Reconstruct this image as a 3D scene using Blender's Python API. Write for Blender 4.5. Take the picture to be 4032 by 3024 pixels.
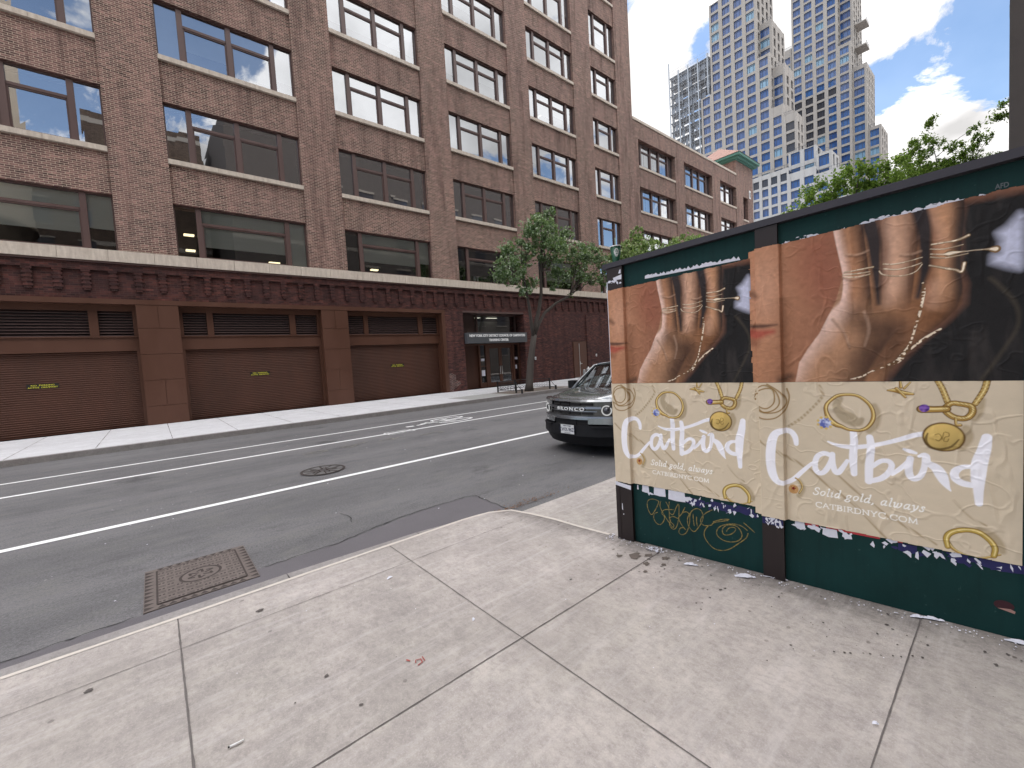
import bpy, bmesh, math, random
import numpy as np
from mathutils import Matrix, Vector
for _o in list(bpy.data.objects): bpy.data.objects.remove(_o)
SC = bpy.context.scene
COL = SC.collection
rad = math.radians

# ---------------------------------------------------------------- camera
CAM_Z = 1.75
RM = [[0.7619649846195307, -0.6448671658508796, -0.05962969580010131], [-0.08257426532953287, -0.005417428217958611, -0.9965701892876342], [0.6423323539407355, 0.7642754672753519, -0.05737732306404865]]
cd = bpy.data.cameras.new('camera'); cd.sensor_fit = 'HORIZONTAL'; cd.sensor_width = 36.0
cd.lens = 36.0*1680/4032; cd.clip_start = 0.05; cd.clip_end = 3000
cam = bpy.data.objects.new('camera', cd); COL.objects.link(cam)
r, d, f = [Vector(v) for v in RM]
M = Matrix.Identity(4)
for i in range(3):
    M[i][0] = r[i]; M[i][1] = -d[i]; M[i][2] = -f[i]
M[2][3] = CAM_Z
cam.matrix_world = M
SC.camera = cam

# ---------------------------------------------------------------- sky, sun, exposure
SUN_EL, SUN_AZ = 50.0, 14.0          # azimuth measured from +Y (far side of the street) towards +X
W = bpy.data.worlds.new('World'); SC.world = W; W.use_nodes = True
wn = W.node_tree; wn.nodes.clear()
def wnode(t, **k):
    n = wn.nodes.new(t)
    for a, b in k.items(): setattr(n, a, b)
    return n
sky = wnode('ShaderNodeTexSky', sky_type='NISHITA'); sky.sun_disc = False
sky.sun_elevation = rad(SUN_EL); sky.sun_rotation = rad(SUN_AZ)
sky.air_density = 1.0; sky.dust_density = 0.6; sky.ozone_density = 2.0
bg1 = wnode('ShaderNodeBackground'); bg1.inputs[1].default_value = 0.15
air = wnode('ShaderNodeMix', data_type='RGBA', blend_type='MULTIPLY'); air.inputs[0].default_value = 1.0; air.inputs[7].default_value = (0.86, 1.0, 1.08, 1)
wn.links.new(sky.outputs[0], air.inputs[6]); wn.links.new(air.outputs[2], bg1.inputs[0])
bg2 = wnode('ShaderNodeBackground'); bg2.inputs[0].default_value = (1.0, 0.98, 0.97, 1)
tc = wnode('ShaderNodeTexCoord')
sep = wnode('ShaderNodeSeparateXYZ'); wn.links.new(tc.outputs['Generated'], sep.inputs[0])
def wmath(op, a, b=None, c=None, clamp=False):
    n = wnode('ShaderNodeMath', operation=op); n.use_clamp = clamp
    for i, v in enumerate((a, b, c)):
        if v is None: continue
        if isinstance(v, (int, float)): n.inputs[i].default_value = v
        else: wn.links.new(v, n.inputs[i])
    return n.outputs[0]
zz = wmath('ADD', wmath('MAXIMUM', sep.outputs[2], 0.0), 0.35)
px = wmath('DIVIDE', sep.outputs[0], zz); py = wmath('DIVIDE', sep.outputs[1], zz)
cmb = wnode('ShaderNodeCombineXYZ'); wn.links.new(px, cmb.inputs[0]); wn.links.new(py, cmb.inputs[1]); cmb.inputs[2].default_value = 3.7
nz = wnode('ShaderNodeTexNoise'); nz.inputs['Scale'].default_value = 3.1; nz.inputs['Detail'].default_value = 12; nz.inputs['Roughness'].default_value = 0.63; nz.inputs['Distortion'].default_value = 0.35
wn.links.new(cmb.outputs[0], nz.inputs['Vector'])
# where the big cloud banks and the blue gaps stand in the sky (directions, amplitude, width)
acc = wmath('MULTIPLY_ADD', nz.outputs[0], 2.0, -0.5)
for (dx, dy, dz, amp, k) in [(0.6867, 0.4345, 0.5828, -0.325, 600), (0.7659, 0.3559, 0.5355, -0.455, 900), (0.7657, 0.386, 0.5144, -0.325, 1500), (0.9111, 0.1407, 0.3875, -0.416, 500), (0.8983, 0.1507, 0.4127, -0.26, 900), (0.9077, 0.0219, 0.4192, -0.455, 250), (0.9239, 0.0414, 0.3805, -0.455, 260), (0.9409, 0.0172, 0.3381, -0.325, 700), (0.8571, 0.1548, 0.4914, -0.195, 900), (0.726, 0.4018, 0.5581, 0.3, 500), (0.7318, 0.4364, 0.5234, 0.3, 400), (0.7404, 0.4817, 0.4688, 0.25, 300), (0.8181, 0.2525, 0.5167, 0.35, 500), (0.8812, 0.1041, 0.4612, 0.3, 350), (0.8824, 0.1357, 0.4506, 0.22, 900), (0.9075, 0.0588, 0.4158, 0.18, 1800), (0.9298, 0.0895, 0.3571, 0.35, 260), (0.9404, 0.0514, 0.3362, 0.3, 300), (0.9389, 0.1117, 0.3256, 0.35, 250), (0.9625, 0.0178, 0.2706, 0.3, 400), (0.0, -0.86, 0.5, 0.06, 2.5), (0.75, -0.5, 0.45, 0.22, 3.0), (-0.1, -1, 0.47, -0.24, 90), (0.07, -1, 0.66, -0.2, 200), (0.21, -1, 0.67, -0.22, 200), (1.34, -1, 0.46, -0.3, 250), (1.9, -1, 0.62, -0.12, 120), (0.7186, 0.4206, 0.5538, 0.3, 500), (0.726, 0.3856, 0.5694, 0.3, 500), (0.7323, 0.4635, 0.4988, 0.3, 300), (0.8644, 0.1686, 0.4737, 0.15, 800)]:
    L = math.sqrt(dx*dx+dy*dy+dz*dz)
    dp = wnode('ShaderNodeVectorMath', operation='DOT_PRODUCT'); wn.links.new(tc.outputs['Generated'], dp.inputs[0]); dp.inputs[1].default_value = (dx/L, dy/L, dz/L)
    g = wmath('EXPONENT', wmath('MULTIPLY', wmath('SUBTRACT', dp.outputs['Value'], 1.0), k))
    acc = wmath('ADD', acc, wmath('MULTIPLY', g, amp))
ramp = wnode('ShaderNodeValToRGB'); ramp.color_ramp.elements[0].color = (0.11,0.11,0.11,1); ramp.color_ramp.elements[0].position = 0.47; ramp.color_ramp.elements[1].position = 0.58
wn.links.new(acc, ramp.inputs[0])
nz2 = wnode('ShaderNodeTexNoise'); nz2.inputs['Scale'].default_value = 3.2; nz2.inputs['Detail'].default_value = 5
wn.links.new(cmb.outputs[0], nz2.inputs['Vector'])
# cloud brightness raised towards the unseen zenith, added to light the ground
over = wnode('ShaderNodeMapRange'); over.interpolation_type = 'SMOOTHSTEP'; wn.links.new(sep.outputs[2], over.inputs[0])
over.inputs[1].default_value = 0.55; over.inputs[2].default_value = 0.92; over.inputs[3].default_value = 1.0; over.inputs[4].default_value = 4.2
cl2 = wnode('ShaderNodeMapRange'); wn.links.new(nz2.outputs[0], cl2.inputs[0]); cl2.inputs[1].default_value = 0.36; cl2.inputs[2].default_value = 0.6; cl2.inputs[3].default_value = 0.62; cl2.inputs[4].default_value = 1.35
wn.links.new(wmath('MULTIPLY', cl2.outputs[0], over.outputs[0]), bg2.inputs[1])
mx = wnode('ShaderNodeMixShader'); wn.links.new(ramp.outputs[0], mx.inputs[0])
wn.links.new(bg1.outputs[0], mx.inputs[1]); wn.links.new(bg2.outputs[0], mx.inputs[2])
wo = wnode('ShaderNodeOutputWorld'); wn.links.new(mx.outputs[0], wo.inputs[0])

sl = bpy.data.lights.new('sun', 'SUN'); sl.energy = 3.0; sl.angle = rad(0.6); sl.color = (1.0, 0.95, 0.88)
so = bpy.data.objects.new('sun', sl); COL.objects.link(so)
sdir = Vector((math.sin(rad(SUN_AZ))*math.cos(rad(SUN_EL)), math.cos(rad(SUN_AZ))*math.cos(rad(SUN_EL)), math.sin(rad(SUN_EL))))
so.rotation_euler = sdir.to_track_quat('Z', 'Y').to_euler(); so.location = sdir*60
SC.view_settings.view_transform = 'Standard'; SC.view_settings.look = 'None'
SC.view_settings.exposure = 0.35; SC.view_settings.gamma = 1.0
SC.render.engine = 'CYCLES'
SC.cycles.max_bounces = 7; SC.cycles.diffuse_bounces = 3; SC.cycles.glossy_bounces = 3; SC.cycles.transmission_bounces = 3; SC.cycles.transparent_max_bounces = 10
SC.cycles.caustics_reflective = False; SC.cycles.caustics_refractive = False

# ---------------------------------------------------------------- mesh helpers
class MB:
    def __init__(s): s.v = []; s.f = []; s.m = []; s.smooth = []
    def add(s, vs, fs, mi=0, sm=False):
        n = len(s.v); s.v.extend(vs)
        for q in fs: s.f.append(tuple(n+i for i in q)); s.m.append(mi); s.smooth.append(sm)
    def box(s, x0, x1, y0, y1, z0, z1, mi=0):
        if x1 < x0: x0, x1 = x1, x0
        if y1 < y0: y0, y1 = y1, y0
        if z1 < z0: z0, z1 = z1, z0
        s.add([(x0,y0,z0),(x1,y0,z0),(x1,y1,z0),(x0,y1,z0),(x0,y0,z1),(x1,y0,z1),(x1,y1,z1),(x0,y1,z1)],
              [(0,3,2,1),(4,5,6,7),(0,1,5,4),(1,2,6,5),(2,3,7,6),(3,0,4,7)], mi)
    def quad(s, a, b, c, d_, mi=0): s.add([a,b,c,d_], [(0,1,2,3)], mi)
    def poly(s, pts, mi=0): s.add(list(pts), [tuple(range(len(pts)))], mi)
    def prism(s, pts, z0, z1, mi=0):
        n = len(pts)
        s.add([(p[0],p[1],z0) for p in pts]+[(p[0],p[1],z1) for p in pts],
              [tuple(range(n-1,-1,-1)), tuple(range(n,2*n))]+[(i,(i+1)%n,n+(i+1)%n,n+i) for i in range(n)], mi)
    def tube(s, path, radii, n=8, mi=0, cap=True, sm=True):
        P = [Vector(p) for p in path]
        if isinstance(radii, (int, float)): radii = [radii]*len(P)
        ref = Vector((0,0,1)); vs = []
        for i, p in enumerate(P):
            t = (P[min(i+1,len(P)-1)]-P[max(i-1,0)])
            t = t.normalized() if t.length > 1e-9 else Vector((0,0,1))
            a = t.cross(ref)
            if a.length < 0.05: a = t.cross(Vector((1,0,0)))
            a.normalize(); b = t.cross(a).normalized()
            for k in range(n):
                an = 2*math.pi*k/n
                vs.append(tuple(p+(a*math.cos(an)+b*math.sin(an))*radii[i]))
        fs = []
        for i in range(len(P)-1):
            for k in range(n):
                fs.append((i*n+k, i*n+(k+1)%n, (i+1)*n+(k+1)%n, (i+1)*n+k))
        s.add(vs, fs, mi, sm)
        if cap:
            m = len(s.v)-len(vs)
            s.f.append(tuple(m+k for k in range(n-1,-1,-1))); s.m.append(mi); s.smooth.append(False)
            s.f.append(tuple(m+(len(P)-1)*n+k for k in range(n))); s.m.append(mi); s.smooth.append(False)
    def lathe(s, prof, n=24, c=(0,0,0), mi=0, sm=True):
        vs = []
        for (rr, z) in prof:
            for k in range(n):
                an = 2*math.pi*k/n; vs.append((c[0]+rr*math.cos(an), c[1]+rr*math.sin(an), c[2]+z))
        fs = []
        for i in range(len(prof)-1):
            for k in range(n): fs.append((i*n+k, i*n+(k+1)%n, (i+1)*n+(k+1)%n, (i+1)*n+k))
        s.add(vs, fs, mi, sm)
    def mesh(s, name, mats):
        me = bpy.data.meshes.new(name); me.from_pydata(s.v, [], s.f)
        if not isinstance(mats, (list, tuple)): mats = [mats]
        for m in mats: me.materials.append(m)
        me.polygons.foreach_set('material_index', s.m); me.polygons.foreach_set('use_smooth', s.smooth)
        me.update(); return me
    def build(s, name, mats, parent=None, loc=None):
        return link(name, s.mesh(name, mats), parent, loc)
def link(name, data, parent=None, loc=None):
    o = bpy.data.objects.new(name, data); COL.objects.link(o)
    if parent is not None: o.parent = parent
    if loc: o.location = loc
    return o
def tag(o, label=None, cat=None, group=None, kind=None):
    if label: o['label'] = label
    if cat: o['category'] = cat
    if group: o['group'] = group
    if kind: o['kind'] = kind
    return o
def thing(name, label, cat, loc=(0,0,0), group=None, rz=0):
    o = bpy.data.objects.new(name, None); COL.objects.link(o); o.location = loc; o.rotation_euler = (0,0,rz)
    return tag(o, label, cat, group)
def bevel(o, w=0.01, seg=2, ang=30):
    m = o.modifiers.new('bevel', 'BEVEL'); m.width = w; m.segments = seg; m.limit_method = 'ANGLE'; m.angle_limit = rad(ang)
    return o
def text_mb(txt, size, depth=0.0, sx=1.0, shear=0.0, bold=0.0, align='CENTER', space=1.0):
    cu = bpy.data.curves.new('t', 'FONT'); cu.body = txt; cu.size = size; cu.align_x = align; cu.extrude = depth/2; cu.shear = shear
    cu.offset = bold; cu.resolution_u = 3; cu.space_character = space
    ob = bpy.data.objects.new('t', cu); COL.objects.link(ob)
    bpy.context.view_layer.update()
    me = ob.evaluated_get(bpy.context.evaluated_depsgraph_get()).to_mesh()
    vs = [(v.co.x*sx, v.co.y, v.co.z) for v in me.vertices]; fs = [tuple(p.vertices) for p in me.polygons]
    ob.evaluated_get(bpy.context.evaluated_depsgraph_get()).to_mesh_clear()
    bpy.data.objects.remove(ob)
    return vs, fs
def put_text(mb, tf, fn, mi=0):
    vs, fs = tf; mb.add([fn(*v) for v in vs], fs, mi)

# ---------------------------------------------------------------- materials
class N:
    def __init__(s, name):
        s.m = bpy.data.materials.new(name); s.m.use_nodes = True; s.t = s.m.node_tree
        s.b = s.t.nodes['Principled BSDF']; s.o = s.t.nodes['Material Output']; s._tc = None
    def n(s, t, **k):
        x = s.t.nodes.new(t)
        for a, b in k.items(): setattr(x, a, b)
        return x
    def l(s, a, b): s.t.links.new(a, b)
    def co(s, which='Object'):
        if s._tc is None: s._tc = s.n('ShaderNodeTexCoord')
        return s._tc.outputs[which]
    def noise(s, scale, detail=4, rough=0.5, vec=None, dist=0.0):
        x = s.n('ShaderNodeTexNoise'); x.inputs['Scale'].default_value = scale; x.inputs['Detail'].default_value = detail
        x.inputs['Roughness'].default_value = rough; x.inputs['Distortion'].default_value = dist
        s.l(vec if vec is not None else s.co(), x.inputs['Vector']); return x.outputs[0]
    def ramp(s, fac, stops):
        x = s.n('ShaderNodeValToRGB'); e = x.color_ramp.elements
        while len(e) < len(stops): e.new(0.5)
        for i, (p, c) in enumerate(stops):
            e[i].position = p; e[i].color = (c, c, c, 1) if isinstance(c, (int, float)) else (*c, 1)
        s.l(fac, x.inputs[0]); return x.outputs[0]
    def mix(s, fac, a, b, mode='MIX'):
        x = s.n('ShaderNodeMix', data_type='RGBA', blend_type=mode)
        for v, i in ((fac, 0), (a, 6), (b, 7)):
            if isinstance(v, (int, float)): x.inputs[i].default_value = v
            elif isinstance(v, tuple): x.inputs[i].default_value = (*v, 1)
            else: s.l(v, x.inputs[i])
        return x.outputs[2]
    def math(s, op, a, b=0.0, clamp=False):
        x = s.n('ShaderNodeMath', operation=op); x.use_clamp = clamp
        for i, v in enumerate((a, b)):
            if isinstance(v, (int, float)): x.inputs[i].default_value = v
            else: s.l(v, x.inputs[i])
        return x.outputs[0]
    def mapping(s, scale=(1,1,1), vec=None, rot=(0,0,0), loc=(0,0,0)):
        x = s.n('ShaderNodeMapping'); x.inputs['Scale'].default_value = scale; x.inputs['Rotation'].default_value = rot; x.inputs['Location'].default_value = loc
        s.l(vec if vec is not None else s.co(), x.inputs[0]); return x.outputs[0]
    def bump(s, h, strength=0.3, dist=0.01):
        x = s.n('ShaderNodeBump'); x.inputs['Strength'].default_value = strength; x.inputs['Distance'].default_value = dist
        s.l(h, x.inputs['Height']); s.l(x.outputs[0], s.b.inputs['Normal']); return x
    def set(s, col=None, rough=None, metal=None, spec=None):
        if col is not None:
            if isinstance(col, tuple): s.b.inputs['Base Color'].default_value = (*col, 1)
            else: s.l(col, s.b.inputs['Base Color'])
        if rough is not None:
            if isinstance(rough, (int, float)): s.b.inputs['Roughness'].default_value = rough
            else: s.l(rough, s.b.inputs['Roughness'])
        if metal is not None: s.b.inputs['Metallic'].default_value = metal
        if spec is not None: s.b.inputs['Specular IOR Level'].default_value = spec
        return s
def simple(name, col, rough=0.6, metal=0.0, var=0.15, scale=6.0, bump=0.0, spec=None):
    m = N(name)
    dk = tuple(c*(1-var) for c in col); lt = tuple(min(1, c*(1+var)) for c in col)
    nz = m.noise(scale, 5, 0.6)
    m.set(m.mix(nz, dk, lt), rough, metal, spec)
    if bump: m.bump(m.noise(scale*8, 4, 0.6), bump, 0.004)
    return m.m

def brick(name, c1, c2, mortar, patch=0.25, bw=0.203, rh=0.0677, dirt=(0.1,0.08,0.07), dirt_amt=0.3, msize=0.011):
    m = N(name)
    sp = m.n('ShaderNodeSeparateXYZ'); m.l(m.co(), sp.inputs[0])
    cb = m.n('ShaderNodeCombineXYZ'); m.l(m.math('ADD', sp.outputs[0], sp.outputs[1]), cb.inputs[0]); m.l(sp.outputs[2], cb.inputs[1])
    def bt(ca, cbb, mo, bias):
        b = m.n('ShaderNodeTexBrick'); b.offset = 0.5; b.inputs['Scale'].default_value = 1.0
        b.inputs['Brick Width'].default_value = bw; b.inputs['Row Height'].default_value = rh
        b.inputs['Mortar Size'].default_value = msize/2; b.inputs['Mortar Smooth'].default_value = 0.25; b.inputs['Bias'].default_value = bias
        b.inputs['Color1'].default_value = (*ca,1); b.inputs['Color2'].default_value = (*cbb,1); b.inputs['Mortar'].default_value = (*mo,1)
        m.l(cb.outputs[0], b.inputs['Vector']); return b
    b = bt(c1, c2, mortar, -0.1)
    # a second per-brick value: cell noise on the brick lattice
    row = m.math('FLOOR', m.math('DIVIDE', sp.outputs[2], rh))
    xs = m.math('ADD', m.math('DIVIDE', m.math('ADD', sp.outputs[0], sp.outputs[1]), bw), m.math('MULTIPLY', m.math('MODULO', row, 2.0), 0.5))
    cell = m.n('ShaderNodeCombineXYZ'); m.l(m.math('FLOOR', xs), cell.inputs[0]); m.l(row, cell.inputs[1])
    wn_ = m.n('ShaderNodeTexWhiteNoise', noise_dimensions='2D'); m.l(cell.outputs[0], wn_.inputs[0])
    v = m.ramp(wn_.outputs[0], [(0.0, 0.45), (0.14, 0.80), (0.75, 1.10), (1.0, 1.55)])
    body = m.mix(1.0, b.outputs[0], v, 'MULTIPLY')
    body = m.mix(m.math('MULTIPLY', b.outputs[1], 1.0), body, mortar)
    big = m.noise(0.35, 5, 0.6)
    body = m.mix(m.ramp(big, [(0.35, 0.0), (0.7, dirt_amt)]), body, dirt)
    st = m.noise(1.0, 4, 0.6, m.mapping((2.2, 2.2, 0.25)))
    body = m.mix(m.ramp(st, [(0.45, 0.0), (0.75, patch)]), body, tuple(min(1, c*1.6+0.03) for c in c2))
    st2 = m.noise(0.9, 5, 0.65, m.mapping((3.0, 3.0, 0.35), loc=(5,2,1)))
    body = m.mix(m.ramp(st2, [(0.5, 0.0), (0.74, 0.6)]), body, tuple(v*0.45 for v in c1))
    fine = m.noise(90, 3, 0.7)
    body = m.mix(m.math('MULTIPLY', fine, 0.35), body, (0.02, 0.015, 0.012))
    m.set(body, 0.88, 0, 0.25)
    h = m.math('ADD', m.math('MULTIPLY', b.outputs[1], -1.0), m.math('MULTIPLY', fine, 0.25))
    m.bump(h, 0.7, 0.006)
    return m.m
M_ = {}
M_['brick_up'] = brick('upper_brick', (0.115,0.056,0.054), (0.315,0.170,0.145), (0.66,0.54,0.42), 0.25, dirt=(0.24,0.165,0.15), dirt_amt=0.35, msize=0.016)
M_['brick_low'] = brick('lower_brick', (0.058,0.023,0.024), (0.155,0.052,0.042), (0.13,0.08,0.065), 0.08, dirt=(0.05,0.028,0.03), dirt_amt=0.5)
M_['brick_far'] = brick('opposite_brick', (0.06,0.04,0.03), (0.11,0.075,0.055), (0.13,0.10,0.08), 0.2)

def limestone(name, base, stain, sc=1.0):
    m = N(name)
    st = m.noise(3.0*sc, 5, 0.65, m.mapping((3.0, 3.0, 0.5)))
    c = m.mix(m.ramp(st, [(0.35, 0.0), (0.75, 0.75)]), base, stain)
    c = m.mix(m.math('MULTIPLY', m.noise(14, 4, 0.6), 0.35), c, tuple(x*0.6 for x in stain))
    m.set(c, 0.85); m.bump(m.noise(60, 3), 0.25, 0.004); return m.m
M_['stone'] = limestone('limestone', (0.70,0.62,0.53), (0.40,0.33,0.27))
M_['tower_stone'] = limestone('precast_stone', (0.46,0.425,0.39), (0.36,0.33,0.30), 0.06)
M_['podium_stone'] = limestone('white_precast', (0.54,0.53,0.52), (0.42,0.41,0.40), 0.06)

def metal_paint(name, col, rough=0.45, streak=0.12, spec=0.4):
    m = N(name)
    a = m.noise(1.2, 5, 0.6, m.mapping((1.0,1.0,0.35))); b_ = m.noise(25, 4, 0.6)
    c = m.mix(m.ramp(a, [(0.3, 0.0), (0.75, 1.0)]), tuple(x*(1-streak) for x in col), tuple(x*(1+streak) for x in col))
    c = m.mix(m.ramp(b_, [(0.62, 0.0), (0.8, 0.25)]), c, tuple(min(1,x*1.6+0.01) for x in col))
    m.set(c, m.ramp(a, [(0.3, rough-0.05), (0.7, rough+0.12)]), 0, spec); return m.m
M_['brown'] = metal_paint('brown_metal', (0.090,0.038,0.023), 0.45)
M_['brown_frame'] = metal_paint('window_frame_brown', (0.110,0.068,0.062), 0.4)
M_['brown_door'] = metal_paint('brown_roller_door', (0.075,0.029,0.017), 0.5, 0.2)
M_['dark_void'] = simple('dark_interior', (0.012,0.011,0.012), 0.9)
M_['louvre'] = metal_paint('louvre_blades', (0.095,0.062,0.058), 0.4)

# asphalt
m = N('asphalt')
a = m.noise(0.5, 6, 0.62); b_ = m.noise(180, 3, 0.75); c_ = m.noise(5.0, 6, 0.68, m.mapping((0.5,1.6,1)))
col = m.mix(m.ramp(a, [(0.3, 0.0), (0.72, 1.0)]), (0.112,0.109,0.113), (0.170,0.166,0.170))
col = m.mix(m.ramp(c_, [(0.42, 0.0), (0.72, 0.5)]), col, (0.075,0.073,0.076))
col = m.mix(m.ramp(b_, [(0.5, 0.0), (0.72, 0.75)]), col, (0.30,0.29,0.30))
col = m.mix(m.ramp(b_, [(0.30, 0.6), (0.44, 0.0)]), col, (0.06,0.058,0.06))
g_ = m.noise(48, 4, 0.75); col = m.mix(m.ramp(g_, [(0.38, 0.55), (0.5, 0.0)]), col, (0.055,0.053,0.055)); col = m.mix(m.ramp(g_, [(0.52, 0.0), (0.68, 0.5)]), col, (0.24,0.23,0.24))
v = m.n('ShaderNodeTexVoronoi'); v.inputs['Scale'].default_value = 2.2; m.l(m.co(), v.inputs['Vector'])
col = m.mix(m.ramp(v.outputs['Distance'], [(0.018, 0.8), (0.03, 0.0)]), col, (0.45,0.44,0.42))
trk = m.noise(1.0, 3, 0.5, m.mapping((0.03, 0.9, 1)))
col = m.mix(m.ramp(trk, [(0.40, 0.30), (0.52, 0.0)]), col, (0.085,0.083,0.087)); col = m.mix(m.ramp(trk, [(0.52, 0.0), (0.66, 0.40)]), col, (0.185,0.178,0.183))
mot = m.noise(2.6, 6, 0.7, m.mapping((0.8,1.6,1), loc=(4,4,0)))
col = m.mix(m.ramp(mot, [(0.50, 0.0), (0.70, 0.45)]), col, (0.175,0.170,0.155)); col = m.mix(m.ramp(mot, [(0.30, 0.5), (0.45, 0.0)]), col, (0.068,0.066,0.068))
oil = m.n('ShaderNodeTexVoronoi'); oil.inputs['Scale'].default_value = 0.55; m.l(m.mapping((1,1,0), loc=(1.7,0.4,0)), oil.inputs['Vector'])
col = m.mix(m.ramp(m.math('ADD', oil.outputs['Distance'], m.math('MULTIPLY', m.noise(6,4), 0.3)), [(0.22, 0.6), (0.34, 0.0)]), col, (0.05,0.048,0.05))
m.set(col, 0.82, 0, 0.35); m.bump(b_, 0.5, 0.004); M_['asphalt'] = m.m
m = N('asphalt_patch')
b_ = m.noise(200, 3, 0.75); a = m.noise(1.4, 5, 0.6)
col = m.mix(a, (0.100,0.093,0.101), (0.145,0.135,0.145)); col = m.mix(m.ramp(b_, [(0.52, 0.0), (0.72, 0.7)]), col, (0.20,0.18,0.2))
m.set(col, 0.85, 0, 0.3); m.bump(b_, 0.5, 0.004); M_['patch'] = m.m
M_['crack'] = simple('crack_tar', (0.022,0.021,0.022), 0.8)
m = N('road_paint'); a = m.noise(70, 4, 0.7); b_ = m.noise(4, 5, 0.65)
m.set(m.mix(m.ramp(a, [(0.56, 0.0), (0.72, 0.55)]), (0.82,0.82,0.82), m.mix(b_, (0.5,0.5,0.5), (0.3,0.3,0.31))), 0.6); M_['paint'] = m.m
m = N('faded_paint'); a = m.noise(45, 4, 0.7)
m.set(m.mix(m.ramp(a, [(0.4, 0.0), (0.6, 1.0)]), (0.24,0.22,0.18), (0.13,0.13,0.135)), 0.7); M_['faded'] = m.m

def concrete(name, base, warm, dark, spots=True, streak=(1,1,1)):
    m = N(name)
    a = m.noise(0.55, 6, 0.62); b_ = m.noise(9.0, 7, 0.72, m.mapping(streak)); c_ = m.noise(150, 3, 0.7); e_ = m.noise(38, 5, 0.75, m.mapping((streak[0], streak[1]*0.6, 1), rot=(0,0,0.5)))
    col = m.mix(m.ramp(a, [(0.3, 0.0), (0.7, 1.0)]), base, warm)
    col = m.mix(m.ramp(m.noise(1.9, 6, 0.68), [(0.42, 0.0), (0.66, 0.55)]), col, dark)
    col = m.mix(m.ramp(b_, [(0.4, 0.0), (0.72, 0.75)]), col, dark)
    col = m.mix(m.ramp(e_, [(0.45, 0.0), (0.75, 0.6)]), col, tuple(x*0.72 for x in dark))
    col = m.mix(m.ramp(c_, [(0.5, 0.0), (0.75, 0.4)]), col, tuple(min(1,x*1.35) for x in base))
    if spots:
        v = m.n('ShaderNodeTexVoronoi'); v.inputs['Scale'].default_value = 3.1; v.inputs['Randomness'].default_value = 1.0; m.l(m.mapping((1,1,0)), v.inputs['Vector'])
        wv = m.n('ShaderNodeTexVoronoi'); wv.inputs['Scale'].default_value = 11.0; m.l(m.mapping((1,1,0), loc=(3.3,1.1,0)), wv.inputs['Vector'])
        jit = m.math('MULTIPLY', m.noise(60, 2), 0.03)
        col = m.mix(m.ramp(m.math('ADD', v.outputs['Distance'], jit), [(0.045, 0.6), (0.06, 0.0)]), col, (0.10,0.09,0.085))
        col = m.mix(m.ramp(m.math('ADD', wv.outputs['Distance'], jit), [(0.055, 0.35), (0.085, 0.0)]), col, (0.16,0.145,0.135))
    m.set(col, 0.86, 0, 0.3); m.bump(m.math('ADD', c_, b_), 0.3, 0.003); return m
mm = concrete('sidewalk_concrete', (0.475,0.425,0.405), (0.43,0.40,0.36), (0.27,0.245,0.235), True, (1.0,1.0,1.0))
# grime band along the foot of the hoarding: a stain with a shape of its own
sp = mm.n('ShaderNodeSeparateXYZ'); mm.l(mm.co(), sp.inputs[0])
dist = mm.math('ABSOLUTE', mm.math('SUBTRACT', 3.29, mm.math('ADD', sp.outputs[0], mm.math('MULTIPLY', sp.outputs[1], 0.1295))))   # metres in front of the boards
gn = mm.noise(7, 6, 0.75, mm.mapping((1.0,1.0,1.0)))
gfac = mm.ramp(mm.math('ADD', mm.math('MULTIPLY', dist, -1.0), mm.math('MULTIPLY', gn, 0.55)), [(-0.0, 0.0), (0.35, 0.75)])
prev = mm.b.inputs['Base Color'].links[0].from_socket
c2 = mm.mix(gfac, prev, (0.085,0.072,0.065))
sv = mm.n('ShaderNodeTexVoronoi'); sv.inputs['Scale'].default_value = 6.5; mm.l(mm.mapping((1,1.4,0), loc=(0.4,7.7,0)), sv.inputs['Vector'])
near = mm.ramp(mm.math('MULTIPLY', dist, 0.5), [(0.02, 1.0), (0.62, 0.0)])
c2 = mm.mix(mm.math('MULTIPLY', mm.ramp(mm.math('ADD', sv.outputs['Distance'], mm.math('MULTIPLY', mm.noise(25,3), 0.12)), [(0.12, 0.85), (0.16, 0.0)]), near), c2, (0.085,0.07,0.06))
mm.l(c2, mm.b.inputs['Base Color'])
slab = mm.n('ShaderNodeCombineXYZ')
mm.l(mm.math('FLOOR', mm.math('DIVIDE', sp.outputs[0], 1.5)), slab.inputs[0]); mm.l(mm.math('FLOOR', mm.math('DIVIDE', mm.math('SUBTRACT', sp.outputs[1], 0.345), 1.485)), slab.inputs[1])
swn = mm.n('ShaderNodeTexWhiteNoise', noise_dimensions='2D'); mm.l(slab.outputs[0], swn.inputs[0])
c3 = mm.mix(1.0, mm.b.inputs['Base Color'].links[0].from_socket, mm.ramp(swn.outputs[0], [(0.0, 0.90), (1.0, 1.06)]), 'MULTIPLY')
brd = mm.noise(1.1, 4, 0.6, mm.mapping((1,1,1), loc=(7,3,0)))
c3 = mm.mix(mm.ramp(brd, [(0.45, 0.0), (0.68, 0.35)]), c3, (0.27,0.245,0.225))
scr = mm.noise(3.0, 6, 0.7, mm.mapping((0.6,5.0,1), rot=(0,0,0.35)))
c3 = mm.mix(mm.ramp(scr, [(0.5, 0.0), (0.72, 0.35)]), c3, (0.58,0.54,0.53))
mm.l(c3, mm.b.inputs['Base Color'])
M_['concrete'] = mm.m
M_['concrete_far'] = concrete('far_sidewalk_concrete', (0.66,0.66,0.685), (0.60,0.60,0.62), (0.48,0.475,0.49), False, (0.4,1.6,1)).m
M_['kerb'] = concrete('kerb_stone', (0.33,0.315,0.31), (0.30,0.27,0.255), (0.2,0.185,0.18), False).m
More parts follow.
